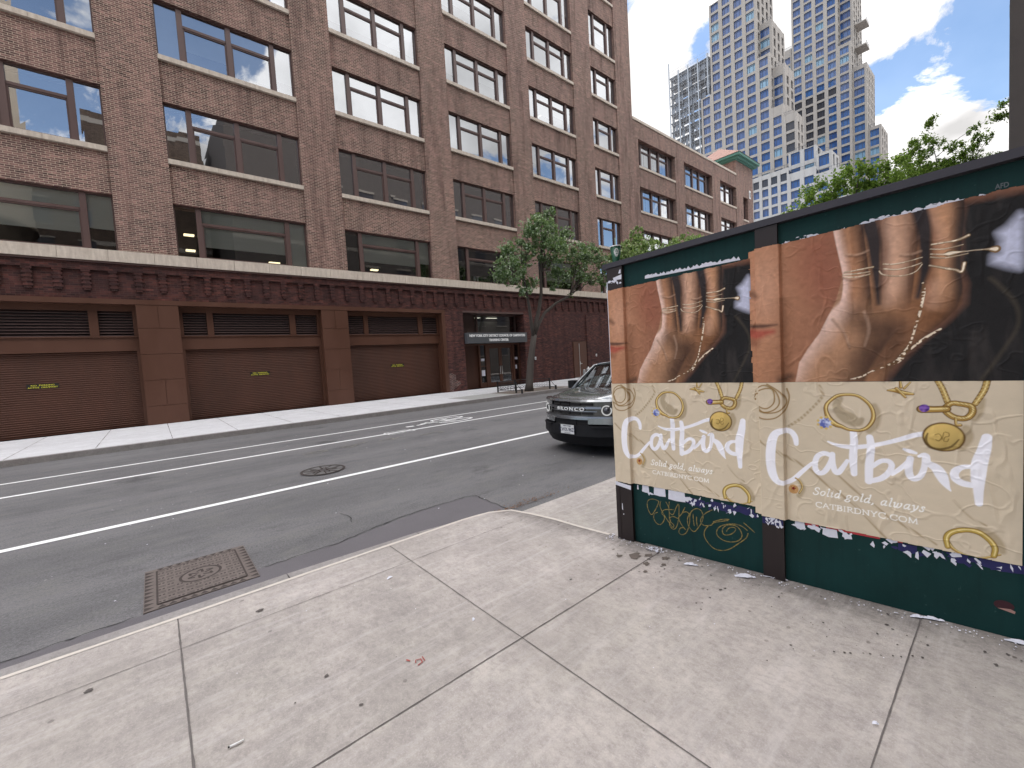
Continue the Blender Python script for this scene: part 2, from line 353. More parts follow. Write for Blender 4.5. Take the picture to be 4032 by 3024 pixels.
M_['kerb_edge'] = simple('kerb_worn_edge', (0.56,0.51,0.46), 0.8, 0, 0.2, 20)
M_['joint'] = simple('joint', (0.13,0.115,0.11), 0.95, 0, 0.4, 30)
m = N('soil'); a = m.noise(12, 6, 0.7); m.set(m.mix(a, (0.10,0.08,0.065), (0.26,0.22,0.19)), 0.95); m.bump(a, 1.0, 0.03); M_['soil'] = m.m
M_['black_metal'] = simple('black_iron', (0.012,0.012,0.014), 0.4, 0.0, 0.3, 20)
m = N('cast_iron_rust'); a = m.noise(9, 5, 0.65); m.set(m.mix(a, (0.095,0.075,0.068), (0.185,0.155,0.142)), 0.75, 0.1); m.bump(m.noise(90,3), 0.4, 0.003); M_['iron'] = m.m
m = N('cast_iron_grey'); a = m.noise(12, 5, 0.65); m.set(m.mix(a, (0.12,0.12,0.12), (0.2,0.19,0.19)), 0.6, 0.2); M_['iron_grey'] = m.m
M_['iron_dark'] = simple('iron_recess', (0.050,0.038,0.035), 0.9, 0, 0.3, 30)

# window glass: a see-through pane with a strong mirror coat, slightly wavy like real float glass
def glass(name, fac, tint=(0.55,0.62,0.64), wav=0.006):
    m = N(name); m.t.nodes.remove(m.b)
    tr = m.n('ShaderNodeBsdfTransparent'); tr.inputs[0].default_value = (*tint, 1)
    gl = m.n('ShaderNodeBsdfGlossy'); gl.inputs['Roughness'].default_value = 0.012; gl.inputs[0].default_value = (0.93,0.96,1.0,1)
    bp = m.n('ShaderNodeBump'); bp.inputs['Strength'].default_value = 0.12; bp.inputs['Distance'].default_value = wav
    m.l(m.noise(1.1, 2, 0.4), bp.inputs['Height']); m.l(bp.outputs[0], gl.inputs['Normal'])
    fr = m.n('ShaderNodeFresnel'); fr.inputs[0].default_value = 1.5
    mf = m.math('MAXIMUM', m.math('ADD', fr.outputs[0], fac), 0.0, True)
    mx = m.n('ShaderNodeMixShader'); m.l(mf, mx.inputs[0]); m.l(tr.outputs[0], mx.inputs[1]); m.l(gl.outputs[0], mx.inputs[2])
    m.l(mx.outputs[0], m.o.inputs[0]); return m.m
M_['glass'] = glass('window_glass', 0.46, (0.86,0.92,0.92))
M_['glass_clear'] = glass('clear_window_glass', 0.10, (0.92,0.96,0.95))
M_['glass_low'] = glass('lobby_glass', 0.12, (0.7,0.75,0.75))
m = N('tower_glass'); a = m.noise(0.13, 2, 0.5)
m.set(m.mix(m.ramp(a,[(0.4,0.0),(0.6,1.0)]), (0.035,0.085,0.25), (0.05,0.14,0.36)), 0.06, 0, 0.9); M_['tower_glass'] = m.m
m = N('tower_glass_dark'); m.set((0.05,0.05,0.058), 0.12, 0, 0.7); M_['tower_glass_dark'] = m.m
m = N('tower_glass_pale'); m.set((0.22,0.38,0.52), 0.15, 0, 0.7); M_['tower_glass_pale'] = m.m
M_['mullion'] = simple('tower_mullion', (0.06,0.07,0.10), 0.4)
m = N('blind_fabric'); a = m.noise(3, 4, 0.6, m.mapping((0.4,1,4)))
m.set(m.mix(a, (0.80,0.86,0.82), (0.90,0.94,0.91)), 0.9); M_['blind'] = m.m
m = N('pale_blind'); a = m.noise(2, 4, 0.6); m.set(m.mix(a, (0.50,0.52,0.54), (0.66,0.68,0.70)), 0.9); M_['blind_pale'] = m.m
def emit(name, col, st):
    m = N(name); e = m.n('ShaderNodeEmission'); e.inputs[0].default_value = (*col,1); e.inputs[1].default_value = st; m.l(e.outputs[0], m.o.inputs[0]); return m.m
M_['lamp'] = emit('ceiling_lamp', (1.0,0.83,0.5), 1.6)
M_['lamp_white'] = emit('ceiling_lamp_white', (1.0,0.93,0.75), 1.1)
M_['sign_black'] = simple('sign_black', (0.012,0.012,0.010), 0.5)
M_['sign_yellow'] = simple('sign_yellow', (0.60,0.55,0.05), 0.5)
M_['sign_grey'] = simple('sign_grey', (0.085,0.09,0.098), 0.4, 0, 0.1, 2)
M_['white'] = simple('white_lettering', (0.8,0.8,0.8), 0.5, 0, 0.05)
M_['paper'] = simple('white_paper', (0.66,0.66,0.74), 0.8, 0, 0.12, 40)

# ================================================================ GROUND
mb = MB(); mb.quad((-400,-400,-0.03),(900,-400,-0.03),(900,500,-0.03),(-400,500,-0.03))
tag(mb.build('ground', M_['asphalt']), kind='structure')
mb = MB(); mb.quad((-60,3.2,0),(200,3.2,0),(200,15.1,0),(-60,15.1,0))
tag(mb.build('road', M_['asphalt']), kind='structure')
# trench repair along the near kerb, with its tar crack
mb = MB(); mb.poly([(-30,3.79,0.004),(2.98,3.79,0.004),(3.06,3.98,0.004),(3.10,4.55,0.004),(2.9,4.60,0.004),(2.4,4.62,0.004),(1.3,4.42,0.004),(0.6,4.40,0.004),(-0.2,4.22,0.004),(-0.9,4.20,0.004),(-5,4.22,0.004),(-30,4.22,0.004)])
tag(mb.build('road_patch', M_['patch']), kind='structure')
rng = random.Random(5)
def ribbon(mb, pts, w, z, jit=0.0, seg=0.06, wj=0.5):
    P = []
    for a, b in zip(pts[:-1], pts[1:]):
        n = max(1, int(math.hypot(b[0]-a[0], b[1]-a[1])/seg))
        for i in range(n): P.append((a[0]+(b[0]-a[0])*i/n, a[1]+(b[1]-a[1])*i/n))
    P.append(pts[-1]); L = []
    for i, p in enumerate(P):
        q = P[min(i+1,len(P)-1)]; o_ = P[max(i-1,0)]; t = (q[0]-o_[0], q[1]-o_[1]); l = math.hypot(*t) or 1
        nx, ny = -t[1]/l, t[0]/l; j = rng.uniform(-jit, jit); ww = w*(1+rng.uniform(-wj, wj))/2
        L.append(((p[0]+nx*(j+ww), p[1]+ny*(j+ww), z), (p[0]+nx*(j-ww), p[1]+ny*(j-ww), z)))
    for a, b in zip(L[:-1], L[1:]): mb.quad(a[1], b[1], b[0], a[0])
mb = MB(); ribbon(mb, [(-30,4.22),(-5,4.22),(-0.9,4.20),(-0.25,4.22)], 0.010, 0.008, 0.012)
ribbon(mb, [(0.62,4.40),(1.3,4.42),(2.0,4.60),(2.4,4.62),(2.98,4.61),(3.10,4.57),(3.06,3.98),(3.03,3.82)], 0.013, 0.008, 0.014)
ribbon(mb, [(1.62,5.3),(1.66,5.1),(1.60,4.9)], 0.01, 0.008, 0.01)
tag(mb.build('road_crack', M_['crack']), kind='structure')
# lane lines
for (y, w) in ((12.12,0.10),(10.60,0.11),(7.10,0.125)):
    mb = MB(); X = np.arange(-40, 120, 0.5)
    for a, b in zip(X[:-1], X[1:]): mb.quad((a,y-w/2,0.006),(b,y-w/2,0.006),(b,y+w/2,0.006),(a,y+w/2,0.006))
    tag(mb.build('lane_line', M_['paint']), kind='structure')
# bicycle symbol in the cycle lane
mb = MB()
def arc(cx, cy, rx, ry, a0, a1, w, n=28):
    P = [(cx+rx*math.cos(rad(a0+(a1-a0)*i/n)), cy+ry*math.sin(rad(a0+(a1-a0)*i/n))) for i in range(n+1)]
    ribbon(mb, P, w, 0.0065, 0, 10, 0)
for cy in (11.62, 11.08): arc(7.0, cy, 0.55, 0.20, 0, 360, 0.085)
for pts, w in (([(7.0,11.62),(6.45,11.42),(6.55,11.22),(7.0,11.08)],0.08),([(6.45,11.42),(6.3,11.30),(6.55,11.22)],0.07),([(6.5,11.55),(6.4,11.35)],0.12),
               ([(6.55,11.24),(6.2,11.35),(5.95,11.30)],0.22),([(6.3,11.38),(6.15,11.50)],0.10),([(6.15,11.28),(5.75,11.24)],0.10),([(5.65,11.23),(5.42,11.25)],0.15)):
    ribbon(mb, pts, w, 0.0065, 0, 10, 0)
tag(mb.build('cycle_lane_symbol', M_['paint']), 'white painted bicycle and rider symbol lying in the narrow cycle lane', 'road marking')
# faint survey marks sprayed on the asphalt
mb = MB()
ribbon(mb, [(4.55,10.80),(5.24,10.78),(5.28,10.42),(4.55,10.40),(4.55,10.80)], 0.03, 0.0066, 0.004)
tag(mb.build('spray_mark', M_['paint']), 'thin pale sprayed outline of a small rectangle across the cycle lane line', 'spray mark')
for pts in ([(2.3,9.75),(2.65,9.9),(2.8,9.7),(2.6,9.62),(2.45,9.75)],[(3.1,9.8),(3.3,9.65),(3.5,9.85),(3.25,9.9),(3.1,9.8)],[(3.5,9.85),(3.8,10.0)],[(4.0,9.8),(4.4,9.9),(4.3,9.65),(4.5,9.8)],[(5.0,9.6),(5.5,9.7),(5.6,9.5),(5.4,9.45)]):
    mb = MB(); ribbon(mb, pts, 0.045, 0.0066, 0.01)
    tag(mb.build('utility_mark', M_['faded']), 'faded yellow utility spray scribble in the middle of the car lane', 'spray mark', 'faded yellow scribbles on the asphalt')

# ---- near sidewalk: slab, kerb stone, joints, driveway apron
edge = [(2.82,3.50),(2.89,3.23),(2.94,2.95),(2.96,2.66),(3.0,2.30),(3.02,2.0)]
Z = 0.15
mb = MB()
top = [(-40,-12),(8,-12),(8,2.0)] + edge[::-1] + [(2.62,3.62),(2.3,3.655),(-40,3.655)]
top = [(-40,-12),(8,-12),(8,2.0),(3.02,2.0)] + edge[::-1][1:] + [(2.62,3.62),(2.3,3.655),(-40,3.655)]
mb.prism(top, 0.0, Z)
tag(mb.build('sidewalk', M_['concrete']), kind='structure')
mb = MB()   # worn bright arris of the slab
ribbon(mb, [(-40,3.638),(2.3,3.638),(2.60,3.60),(2.80,3.47),(2.87,3.22),(2.92,2.95),(2.94,2.66),(2.98,2.33)], 0.034, Z+0.003, 0.002, 0.15, 0.15)
tag(mb.build('kerb_edge_strip', M_['kerb_edge']), kind='structure')
mb = MB()   # the kerb stone itself, dropping towards the driveway
kx = [-40,-2.3,0.7,1.85,2.3,2.6,2.85]; kz = [0.135,0.135,0.135,0.12,0.10,0.06,0.015]; ky = [3.81,3.81,3.81,3.80,3.78,3.75,3.70]
for i in range(len(kx)-1):
    a, b = kx[i]+(0.004 if i else 0), kx[i+1]-0.004
    mb.add([(a,3.66,-0.02),(b,3.66,-0.02),(b,ky[i+1],-0.02),(a,ky[i],-0.02),(a,3.66,kz[i]),(b,3.66,kz[i+1]),(b,ky[i+1]-0.015,kz[i+1]),(a,ky[i]-0.015,kz[i])],
           [(0,3,2,1),(4,5,6,7),(0,1,5,4),(1,2,6,5),(2,3,7,6),(3,0,4,7)])
tag(mb.build('kerb', M_['kerb']), kind='structure')
mb = MB()
for x, y0, y1 in ((0.0,-3,3.62),(1.50,-3,1.83),(1.50,1.83,3.62),(-1.5,-3,3.62),(-3.0,-3,3.62)):
    ribbon(mb, [(x,y0),(x,y1)], 0.006 if x else 0.009, Z+0.0035, 0.0006, 0.05, 0.3)
for y in (1.83, 0.345, -1.15):
    ribbon(mb, [(0.0 if y == 1.83 else -4,y),(3.05+(1.83-y)*0.13,y)], 0.006, Z+0.0035, 0.0006, 0.05, 0.3)
ribbon(mb, [(-12,3.20),(2.6,3.20)], 0.0035, Z+0.0035, 0.0005, 0.05, 0.4)
tag(mb.build('sidewalk_joint', M_['joint']), kind='structure')
mb = MB()   # apron: lower slab between the road and the boards
gx = np.linspace(2.75, 12, 30); gy = np.linspace(3.66, 2.0, 6)
def apz(x, y): return 0.006+0.012*(3.66-y)/1.66+0.07*max(0,min(1,(x-4.5)/4))
for i in range(len(gx)-1):
    for j in range(len(gy)-1):
        q = [(gx[i],gy[j]),(gx[i+1],gy[j]),(gx[i+1],gy[j+1]),(gx[i],gy[j+1])]
        mb.quad(*[(x,y,apz(x,y)) for x, y in q][::-1])
tag(mb.build('driveway_apron', M_['concrete']), kind='structure')
mb = MB(); mb.box(12,150,-2,3.66,-0.02,0.15); mb.box(8,12,-2,2.0,-0.02,0.149)
tag(mb.build('near_pavement_beyond', M_['concrete']), kind='structure')
# ---- far sidewalk
mb = MB(); mb.box(-60,190,14.90,20.3,-0.02,0.15)
tag(mb.build('far_sidewalk', M_['concrete_far']), kind='structure')
mb = MB(); mb.box(-60,190,14.75,14.897,-0.02,0.146)
tag(mb.build('far_kerb', M_['kerb']), kind='structure')
mb = MB()
for i in range(-10, 40):
    ribbon(mb, [(i*1.52+0.3,14.92),(i*1.52+0.3,20.2)], 0.014, 0.1535, 0.002, 0.2)
ribbon(mb, [(-20,17.4),(60,17.4)], 0.012, 0.1535, 0.002, 0.3)
tag(mb.build('far_sidewalk_joint', M_['joint']), kind='structure')
mb = MB(); mb.quad((12.6,14.93,0.158),(16.7,14.93,0.158),(16.7,16.75,0.158),(12.6,16.75,0.158))
g = mb.build('tree_pit_soil', M_['soil']); tag(g, kind='structure')
mb = MB(); mb.quad((10.2,14.95,0.156),(12.58,14.95,0.156),(12.58,16.75,0.156),(10.2,16.75,0.156))
tag(mb.build('paving_patch', simple('grey_paving', (0.33,0.33,0.32), 0.85, 0, 0.3, 10)), kind='structure')

# ================================================================ MAIN BRICK BUILDING
WY = 20.2          # pilaster face
SY = 20.29         # spandrel face (recessed)
GY = 20.47         # window glass line
main = thing('brick_office_building', 'tall red-brown brick building with rows of wide windows above three brown roller doors', 'building', (12,WY,0))
MX = 12.0
def P(o): o.parent = main; o.matrix_parent_inverse = Matrix.Translation((-MX,-WY,0)); return o
# everything for the building is modelled in world metres and parented with an inverse
cols = [(-11.3,-6.72,'w'),(-5.1,-0.51,'w'),(1.12,5.76,'w'),(7.40,11.97,'w'),(13.60,18.13,'w'),(19.82,24.25,'w'),(26.22,29.30,'n')]
floors = [(6.32,8.28),(9.70,11.96),(13.42,15.62),(17.05,19.20),(20.68,22.85),(24.08,26.80),(28.20,30.40)]
XL, XR, TOP = -13.0, 31.30, 33.0
mb = MB()
xs = [XL] + [v for c in cols for v in c[:2]] + [XR]
for i in range(0, len(xs), 2): mb.box(xs[i], xs[i+1], WY, 21.0, 6.32, TOP)      # pilasters
for (x0, x1, _) in cols:
    zz_ = [f[1] for f in floors]+[TOP]
    for k in range(len(floors)):
        z0 = floors[k][1]; z1 = floors[k+1][0] if k+1 < len(floors) else TOP-0.002
        mb.box(x0, x1, SY, 21.0, z0, z1)
P(mb.build('wall', M_['brick_up']))
mb = MB(); mb.box(XL,XR-0.01,21.6,45,0,TOP-0.3); mb.box(XL,XR-0.01,21.003,21.6,TOP-0.3,TOP-0.1)
P(mb.build('rear_block', M_['brick_up']))
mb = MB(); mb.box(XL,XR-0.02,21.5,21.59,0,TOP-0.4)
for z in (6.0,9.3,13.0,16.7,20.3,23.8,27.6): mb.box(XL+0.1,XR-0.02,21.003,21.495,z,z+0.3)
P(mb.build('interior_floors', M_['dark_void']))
# corner return facing down the street
mb = MB(); mb.box(XL+0.0,XL+0.5,21.003,45,0,TOP-0.01); P(mb.build('side_wall', M_['brick_up']))
mb = MB(); mb.box(XR-0.4,XR,21.003,45,20.8,TOP-0.01); P(mb.build('side_wall', M_['brick_up']))

# window prototypes, shared meshes
def win_mesh(w, h, kind):
    """local x 0..w, z 0..h, y 0 = glass line; returns frame, pane meshes"""
    fr = MB(); gl = MB(); ft = 0.055; fd0, fd1 = -0.07, 0.05
    fr.box(0, w, fd0, fd1, 0, ft); fr.box(0, w, fd0, fd1, h-ft, h)
    fr.box(0, ft, fd0+0.003, fd1-0.003, ft, h-ft); fr.box(w-ft, w, fd0+0.003, fd1-0.003, ft, h-ft)
    if kind == 'w': ms = [0.77, w/2, w-0.77]; tr = [1,2]
    elif kind == 'a': ms = [0.77, w-0.77]; tr = [1]
    elif kind == 'n': ms = [0.77, w-0.77]; tr = [1]
    elif kind == 'wing': ms = [0.75*w/5.7, 2.1*w/5.7+0.1, w-2.1*w/5.7-0.1, w-0.75*w/5.7]; tr = [1,2,3]
    elif kind == 'wing2': ms = [0.6, w/2, w-0.6]; tr = [1,2]
    else: ms = []; tr = []
    mw = 0.085 if kind != 'wing' else 0.10
    th = h-0.62*h/2.05
    edges = [ft]+[v for q in ms for v in (q-mw, q+mw)]+[w-ft]
    for q in ms: fr.box(q-mw, q+mw, fd0-0.03, fd1, ft, h-ft)
    for i in range(0, len(edges), 2):
        a, b = edges[i], edges[i+1]; k = i//2
        if k in tr:
            fr.box(a, b, fd0+0.01, fd1-0.01, th-0.045, th+0.045)
            # inner sash of the lower light
            for (u0,u1,v0,v1) in ((a,b,ft,ft+0.05),(a,b,th-0.095,th-0.045),(a,a+0.05,ft+0.05,th-0.095),(b-0.05,b,ft+0.05,th-0.095)):
                fr.box(u0,u1,fd0+0.03,fd1-0.02,v0,v1)
            j = random.Random(int(w*100)+k).uniform(-1,1)*0.002
            gl.quad((a,0.002+j,th+0.045),(b,0.002-j,th+0.045),(b,-0.001,h-ft),(a,0,h-ft))
            gl.quad((a+0.05,j,ft+0.05),(b-0.05,-j,ft+0.05),(b-0.05,0.002,th-0.095),(a+0.05,-0.002,th-0.095))
        else:
            j = random.Random(int(h*100)+k).uniform(-1,1)*0.003
            gl.quad((a,j,ft),(b,-j,ft),(b,j,h-ft),(a,-j,h-ft))
    return fr.mesh('window_frame', M_['brown_frame']), gl.mesh('window_pane', M_['glass_clear' if kind == 'a' else 'glass'])
WC = {}
def window(parent, inv, x0, x1, z0, z1, kind, y=GY, blind=None, sill=True, sill_out=0.02, face=SY, labels=None):
    key = (round(x1-x0,2), round(z1-z0,2), kind)
    if key not in WC: WC[key] = win_mesh(x1-x0, z1-z0, kind)
    fm, gm = WC[key]
    f = link('window', fm, parent); f.matrix_parent_inverse = inv; f.location = (x0, y, z0)
    g = link('pane', gm, f)
    if sill:
        k2 = ('sill', round(x1-x0,2))
        if k2 not in WC:
            s = MB(); w = x1-x0; n = 3
            for i in range(n): s.box(w*i/n+(0.004 if i else 0.006), w*(i+1)/n-0.004, -0.36, -0.075, -0.17, -0.003)
            WC[k2] = s.mesh('sill', M_['stone'])
        s = link('sill', WC[k2], f); s.location = (0, face-y-0.02+0.28-0.17+0.06, 0)
        s.location = (0, (WY-0.015)-(y-0.36), 0)
    if blind:
        for (a, b, c, d_, mt) in blind:    # fractions of the width, of the height
            q = MB(); w = x1-x0; h = z1-z0
            q.box(w*a+0.05, w*b-0.05, 0.07, 0.074, h*c, h*d_)
            link('blind', q.mesh('blind', M_[mt]), f)
    return f
inv = Matrix.Translation((-MX,-WY,0))
rb = random.Random(11)
WIN = {}
for ci, (x0, x1, kd) in enumerate(cols):
    for fi, (z0, z1) in enumerate(floors):
        kind = 'n' if kd == 'n' else ('a' if fi == 0 else 'w')
        bl = []
        if fi == 0 and kd == 'w':
            bl = [(0.17,0.83,0.26+rb.uniform(-0.04,0.05),1.0,'blind'), (0.83,1.0,0.4 if ci % 2 else 0.02,1.0,'blind')]
            if ci == 4: bl = []
        elif fi >= 2:
            n_ = {'w':(0.0,0.166,0.5,0.834,1.0),'n':(0.0,0.25,0.75,1.0)}[kd]
            for a, b in zip(n_[:-1], n_[1:]):
                lo = rb.choice([0.05,0.05,0.15,0.3,0.45])
                bl.append((a, b, lo, 1.0, 'blind_pale'))
        WIN[(ci,fi)] = window(main, inv, x0, x1, (z0+0.0 if fi == 0 else z0+0.175), z1, kind, blind=bl, sill=(fi != 0))
# warm ceiling lights seen through the first-floor glass
for (ci, pts) in ((2,[(0.3,1.05,0.55),(0.32,0.45,0.5),(3.2,0.25,0.7)]),(3,[(1.5,0.35,0.6)])):
    for (dx, dz, w) in pts:
        q = MB(); q.box(dx, dx+w*0.6, 0.55, 0.75, dz, dz+0.05); link('ceiling_light', q.mesh('ceiling_light', M_['lamp']), WIN[(ci,0)])
for ci, fi, dx in ((5,3,0.9),(6,2,1.0)):
    q = MB(); q.add([(dx,0.3,0.35),(dx+0.75,0.34,0.85),(dx+0.78,0.34,0.80),(dx+0.05,0.3,0.30)], [(0,1,2,3)]); link('ceiling_light', q.mesh('ceiling_light', M_['lamp_white']), WIN[(ci,fi)])
q = MB(); q.quad((0.3,0.1,0.08),(0.45,0.1,0.08),(0.45,0.1,0.42),(0.3,0.1,0.42)); q.quad((0.52,0.1,0.06),(0.66,0.1,0.06),(0.66,0.1,0.4),(0.52,0.1,0.4)); q.quad((1.75,0.1,0.06),(1.88,0.1,0.06),(1.88,0.1,0.4),(1.75,0.1,0.4))
for v in range(len(q.v)): q.v[v] = (q.v[v][0]+0.95, q.v[v][1], q.v[v][2])
link('notice', q.mesh('notice', M_['paper']), WIN[(4,0)])
q = MB(); q.quad((3.95,0.1,0.06),(4.35,0.1,0.06),(4.35,0.1,0.4),(3.95,0.1,0.4)); link('notice', q.mesh('notice', M_['paper']), WIN[(2,0)])

# limestone band with its joints
mb = MB(); x = XL
rs = random.Random(3)
while x < 55.6:
    w = 1.22+rs.uniform(-0.02,0.02); x2 = min(x+w, 55.68)
    mb.box(x+0.004, x2-0.004, WY-0.10+rs.uniform(-0.002,0.002), 20.9, 5.93, 6.315); x = x2
BAND = P(mb.build('stone_band', M_['stone']))
mb = MB(); mb.box(XL,55.66,WY-0.065,20.88,5.87,5.928); P(mb.build('band_moulding', M_['brown_frame']))

# lower brick storey
mb = MB()
LT = 5.868
F = 20.29         # recessed field between the dentils
mb.box(XL, 55.66, WY+0.003, 20.9, 5.62, LT)                       # course under the moulding
mb.box(XL, 55.66, F, 20.9, 4.665, 5.617)                          # frieze
x = -13.0+0.10
k = 0
while x < 55.4:                                                   # toothed brick brackets
    for i in range(10):
        z1 = 5.615-i*0.0677; 
        w = 0.235 if i % 2 == 0 else 0.17
        if i > 7: w *= 0.9
        mb.box(x+(0.235-w)/2, x+(0.235-w)/2+w, WY+0.006+(0.012 if i % 2 else 0), F-0.001, z1-0.066, z1)
    x += 0.6695; k += 1
DOORS = [(-5.25,-0.23),(0.97,6.05),(7.22,12.27)]
BY = 20.203
mb.box(XL, -6.42, BY, 20.9, 0, 4.662)
mb.box(12.48, 13.66, BY, 20.9, 0, 4.662)
# around the entrance and the blind panels to its right
mb.box(18.28, 19.94, BY, 21.4, 0, 4.662)
mb.box(13.66, 13.70, 20.9, 21.7, 0.15, 4.662)
mb.box(19.94, 24.36, BY+0.09, 20.9, 2.75, 4.662); mb.box(19.94, 22.86, BY+0.09, 20.9, 0, 2.748); mb.box(24.30, 24.36, BY+0.09, 20.9, 0, 2.748)
x = 24.36
while x < 55:
    mb.box(x, x+1.8, BY, 20.9, 0, 4.662); mb.box(x+1.8, min(x+6.2,55.66), BY+0.09, 20.9, 0, 4.662); x += 6.2
P(mb.build('ground_floor_wall', M_['brick_low']))
# repaired brick with pale mortar low on the pier
mort = brick('fresh_mortar_brick', (0.075,0.026,0.024), (0.15,0.05,0.04), (0.42,0.36,0.33), 0.05, msize=0.016)
mb = MB(); mb.poly([(12.49,20.2,0.16),(12.72,20.2,0.17),(12.76,20.2,0.30),(12.85,20.2,0.36),(13.05,20.2,0.45),(13.22,20.2,0.56),(13.2,20.2,0.68),(13.05,20.2,0.74),(12.92,20.2,0.80),(12.95,20.2,1.0),(12.9,20.2,1.08),(12.72,20.2,1.16),(12.49,20.2,1.18)])
P(mb.build('repointed_patch', mort))

# brown metal frame, piers, louvres and roller doors
mb = MB()
mb.box(-6.42, 12.48, WY-0.012, 20.66, 4.49, 4.662)                # header
mb.box(12.27, 12.478, WY-0.009, 20.9, 0.15, 4.487)                # jamb at the right
for (a, b) in DOORS:
    mb.box(a+0.003, b-0.003, 20.52, 20.66, 2.87, 3.36)            # beam over the roller door
    mb.box(a+0.003, b-0.003, 20.54, 20.66, 4.28, 4.487)
    mb.box(a+0.003, a+0.12, 20.55, 20.66, 3.36, 4.28); mb.box(b-0.12, b-0.003, 20.55, 20.66, 3.36, 4.28)
    mb.box(a+0.86, a+1.07, 20.53, 20.66, 3.36, 4.28); mb.box(b-1.26, b-1.02, 20.53, 20.66, 3.36, 4.28)
    mb.box(a+0.003, b-0.003, 20.47, 20.54, 3.355, 3.39)           # drip sill
    mb.box(a+0.003, a+0.10, 20.50, 20.7, 0.15, 2.868); mb.box(b-0.10, b-0.003, 20.50, 20.7, 0.15, 2.868)
P(mb.build('door_surround', M_['brown']))
for (a, b) in ((-6.42,-5.25),(-0.23,0.97),(6.05,7.22)):
    mb = MB(); zs = [0.15,0.83,1.77,2.71,3.65,4.487]; mid = (a+b)/2
    mb.box(a+0.02, b-0.02, 20.24, 20.9, 0.15, 4.487)
    for z0, z1 in zip(zs[:-1], zs[1:]):
        if z0 in (3.65,0.83):
            mb.box(a, mid-0.005, WY, 20.238, z0+0.006, z1-0.006); mb.box(mid+0.005, b, WY, 20.238, z0+0.006, z1-0.006)
        else: mb.box(a, b, WY, 20.238, z0+0.006, z1-0.006)
        if z1 < 4.4:
            for dx in (-0.12, 0.02):
                for dz in (-0.07, 0.05): mb.tube([(mid+dx+0.02,WY+0.002,z1+dz),(mid+dx+0.02,WY-0.012,z1+dz)], 0.014, 8)
    mb.box(a+0.001, a+0.019, 20.24, 20.9, 0.15, 4.486); mb.box(b-0.019, b-0.001, 20.24, 20.9, 0.15, 4.486)
    P(mb.build('clad_pier', M_['brown']))
for di, (a, b) in enumerate(DOORS):
    spans = [(a+0.125,a+0.855),(a+1.075,b-1.265),(b-1.015,b-0.125)]
    for (u, v) in spans:
        mb = MB()
        for i in range(9):
            z = 3.40+i*0.100
            mb.add([(u,20.58,z),(v,20.58,z),(v,20.66,z+0.06),(u,20.66,z+0.06),(u,20.588,z-0.010),(v,20.588,z-0.010),(v,20.668,z+0.05),(u,20.668,z+0.05)],
                   [(0,1,2,3),(7,6,5,4),(0,4,5,1),(3,2,6,7)])
        P(mb.build('louvre_grille', M_['louvre']))
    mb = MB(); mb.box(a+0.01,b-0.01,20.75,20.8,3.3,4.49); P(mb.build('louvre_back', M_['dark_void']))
    # roller door: curved slats
    mb = MB(); n = 37; z0 = 0.20; dz = (2.87-z0)/n; prof = []
    for i in range(n):
        for (t, yy) in ((0.0,0.004),(0.2,-0.014),(0.5,-0.020),(0.8,-0.014),(0.97,0.004)): prof.append((20.66+yy, z0+dz*(i+t)))
    u, v = a+0.105, b-0.105
    vs = [(u,y,z) for y,z in prof]+[(v,y,z) for y,z in prof]; L_ = len(prof)
    mb.add(vs, [(i,L_+i,L_+i+1,i+1) for i in range(L_-1)])
    mb.box(u,v,20.635,20.67,0.152,0.198)
    dr = P(mb.build('roller_door', M_['brown_door']))
    # black and yellow notice on the door
    cx = (-2.68, 3.43, 9.50)[di]; cz = 1.79
    s = MB(); s.box(cx*1.0228-0.365, cx*1.0228+0.365, 20.632, 20.640, cz-0.07, cz+0.075)
    t1 = text_mb('NO  PARKING', 0.068, 0, 1.25, 0, 0.001); t2 = text_mb('ACTIVE  DRIVEWAY', 0.068, 0, 1.12, 0, 0.001)
    put_text(s, t1, lambda x,y,z: (cx*1.0228+x, 20.629, cz+0.012+y), 1); put_text(s, t2, lambda x,y,z: (cx*1.0228+x, 20.629, cz-0.058+y), 1)
    o = s.build('door_notice', [M_['sign_black'], M_['sign_yellow']], dr); o.matrix_parent_inverse = Matrix.Identity(4)

# entrance: sign band, fixed light above, doors with side lights
mb = MB(); mb.box(13.72,18.26,19.98,20.60,2.80,3.40)
sg = P(mb.build('entrance_sign', M_['sign_grey']))
s = MB()
t1 = text_mb('NEW YORK CITY DISTRICT COUNCIL OF CARPENTERS', 0.19, 0.02, 0.86, 0, 0.008); t2 = text_mb('TRAINING CENTER', 0.19, 0.02, 0.86, 0, 0.008)
w1 = max(v[0] for v in t1[0])-min(v[0] for v in t1[0]); k1 = 4.22/w1
put_text(s, t1, lambda x,y,z: (15.98+x*k1, 19.968+z, 3.16+y)); put_text(s, t2, lambda x,y,z: (15.98+x*k1, 19.968+z, 2.90+y))
o = s.build('sign_lettering', M_['white'], sg)
mb = MB()
mb.box(13.66,18.28,20.21,21.4,4.56,4.662)                         # soffit
mb.box(13.70,15.02,21.0,21.1,3.42,4.56)
P(mb.build('entrance_soffit', M_['brown_frame']))
mb = MB(); mb.box(15.03,15.12,20.86,20.98,3.42,4.558); mb.box(18.05,18.14,20.86,20.98,3.42,4.558); mb.box(15.12,18.05,20.86,20.98,4.47,4.558); mb.box(15.12,18.05,20.86,20.98,3.42,3.50)
tw = P(mb.build('transom_window', M_['brown_frame']))
g = MB(); g.quad((15.12,20.92,3.5),(18.05,20.92,3.5),(18.05,20.92,4.47),(15.12,20.92,4.47)); g.build('pane', M_['glass_low'], tw)
g = MB(); g.box(15.12,18.05,21.45,21.48,3.42,4.2); g.build('lobby_partition', simple('lobby_wall', (0.16,0.16,0.15), 0.9), tw)
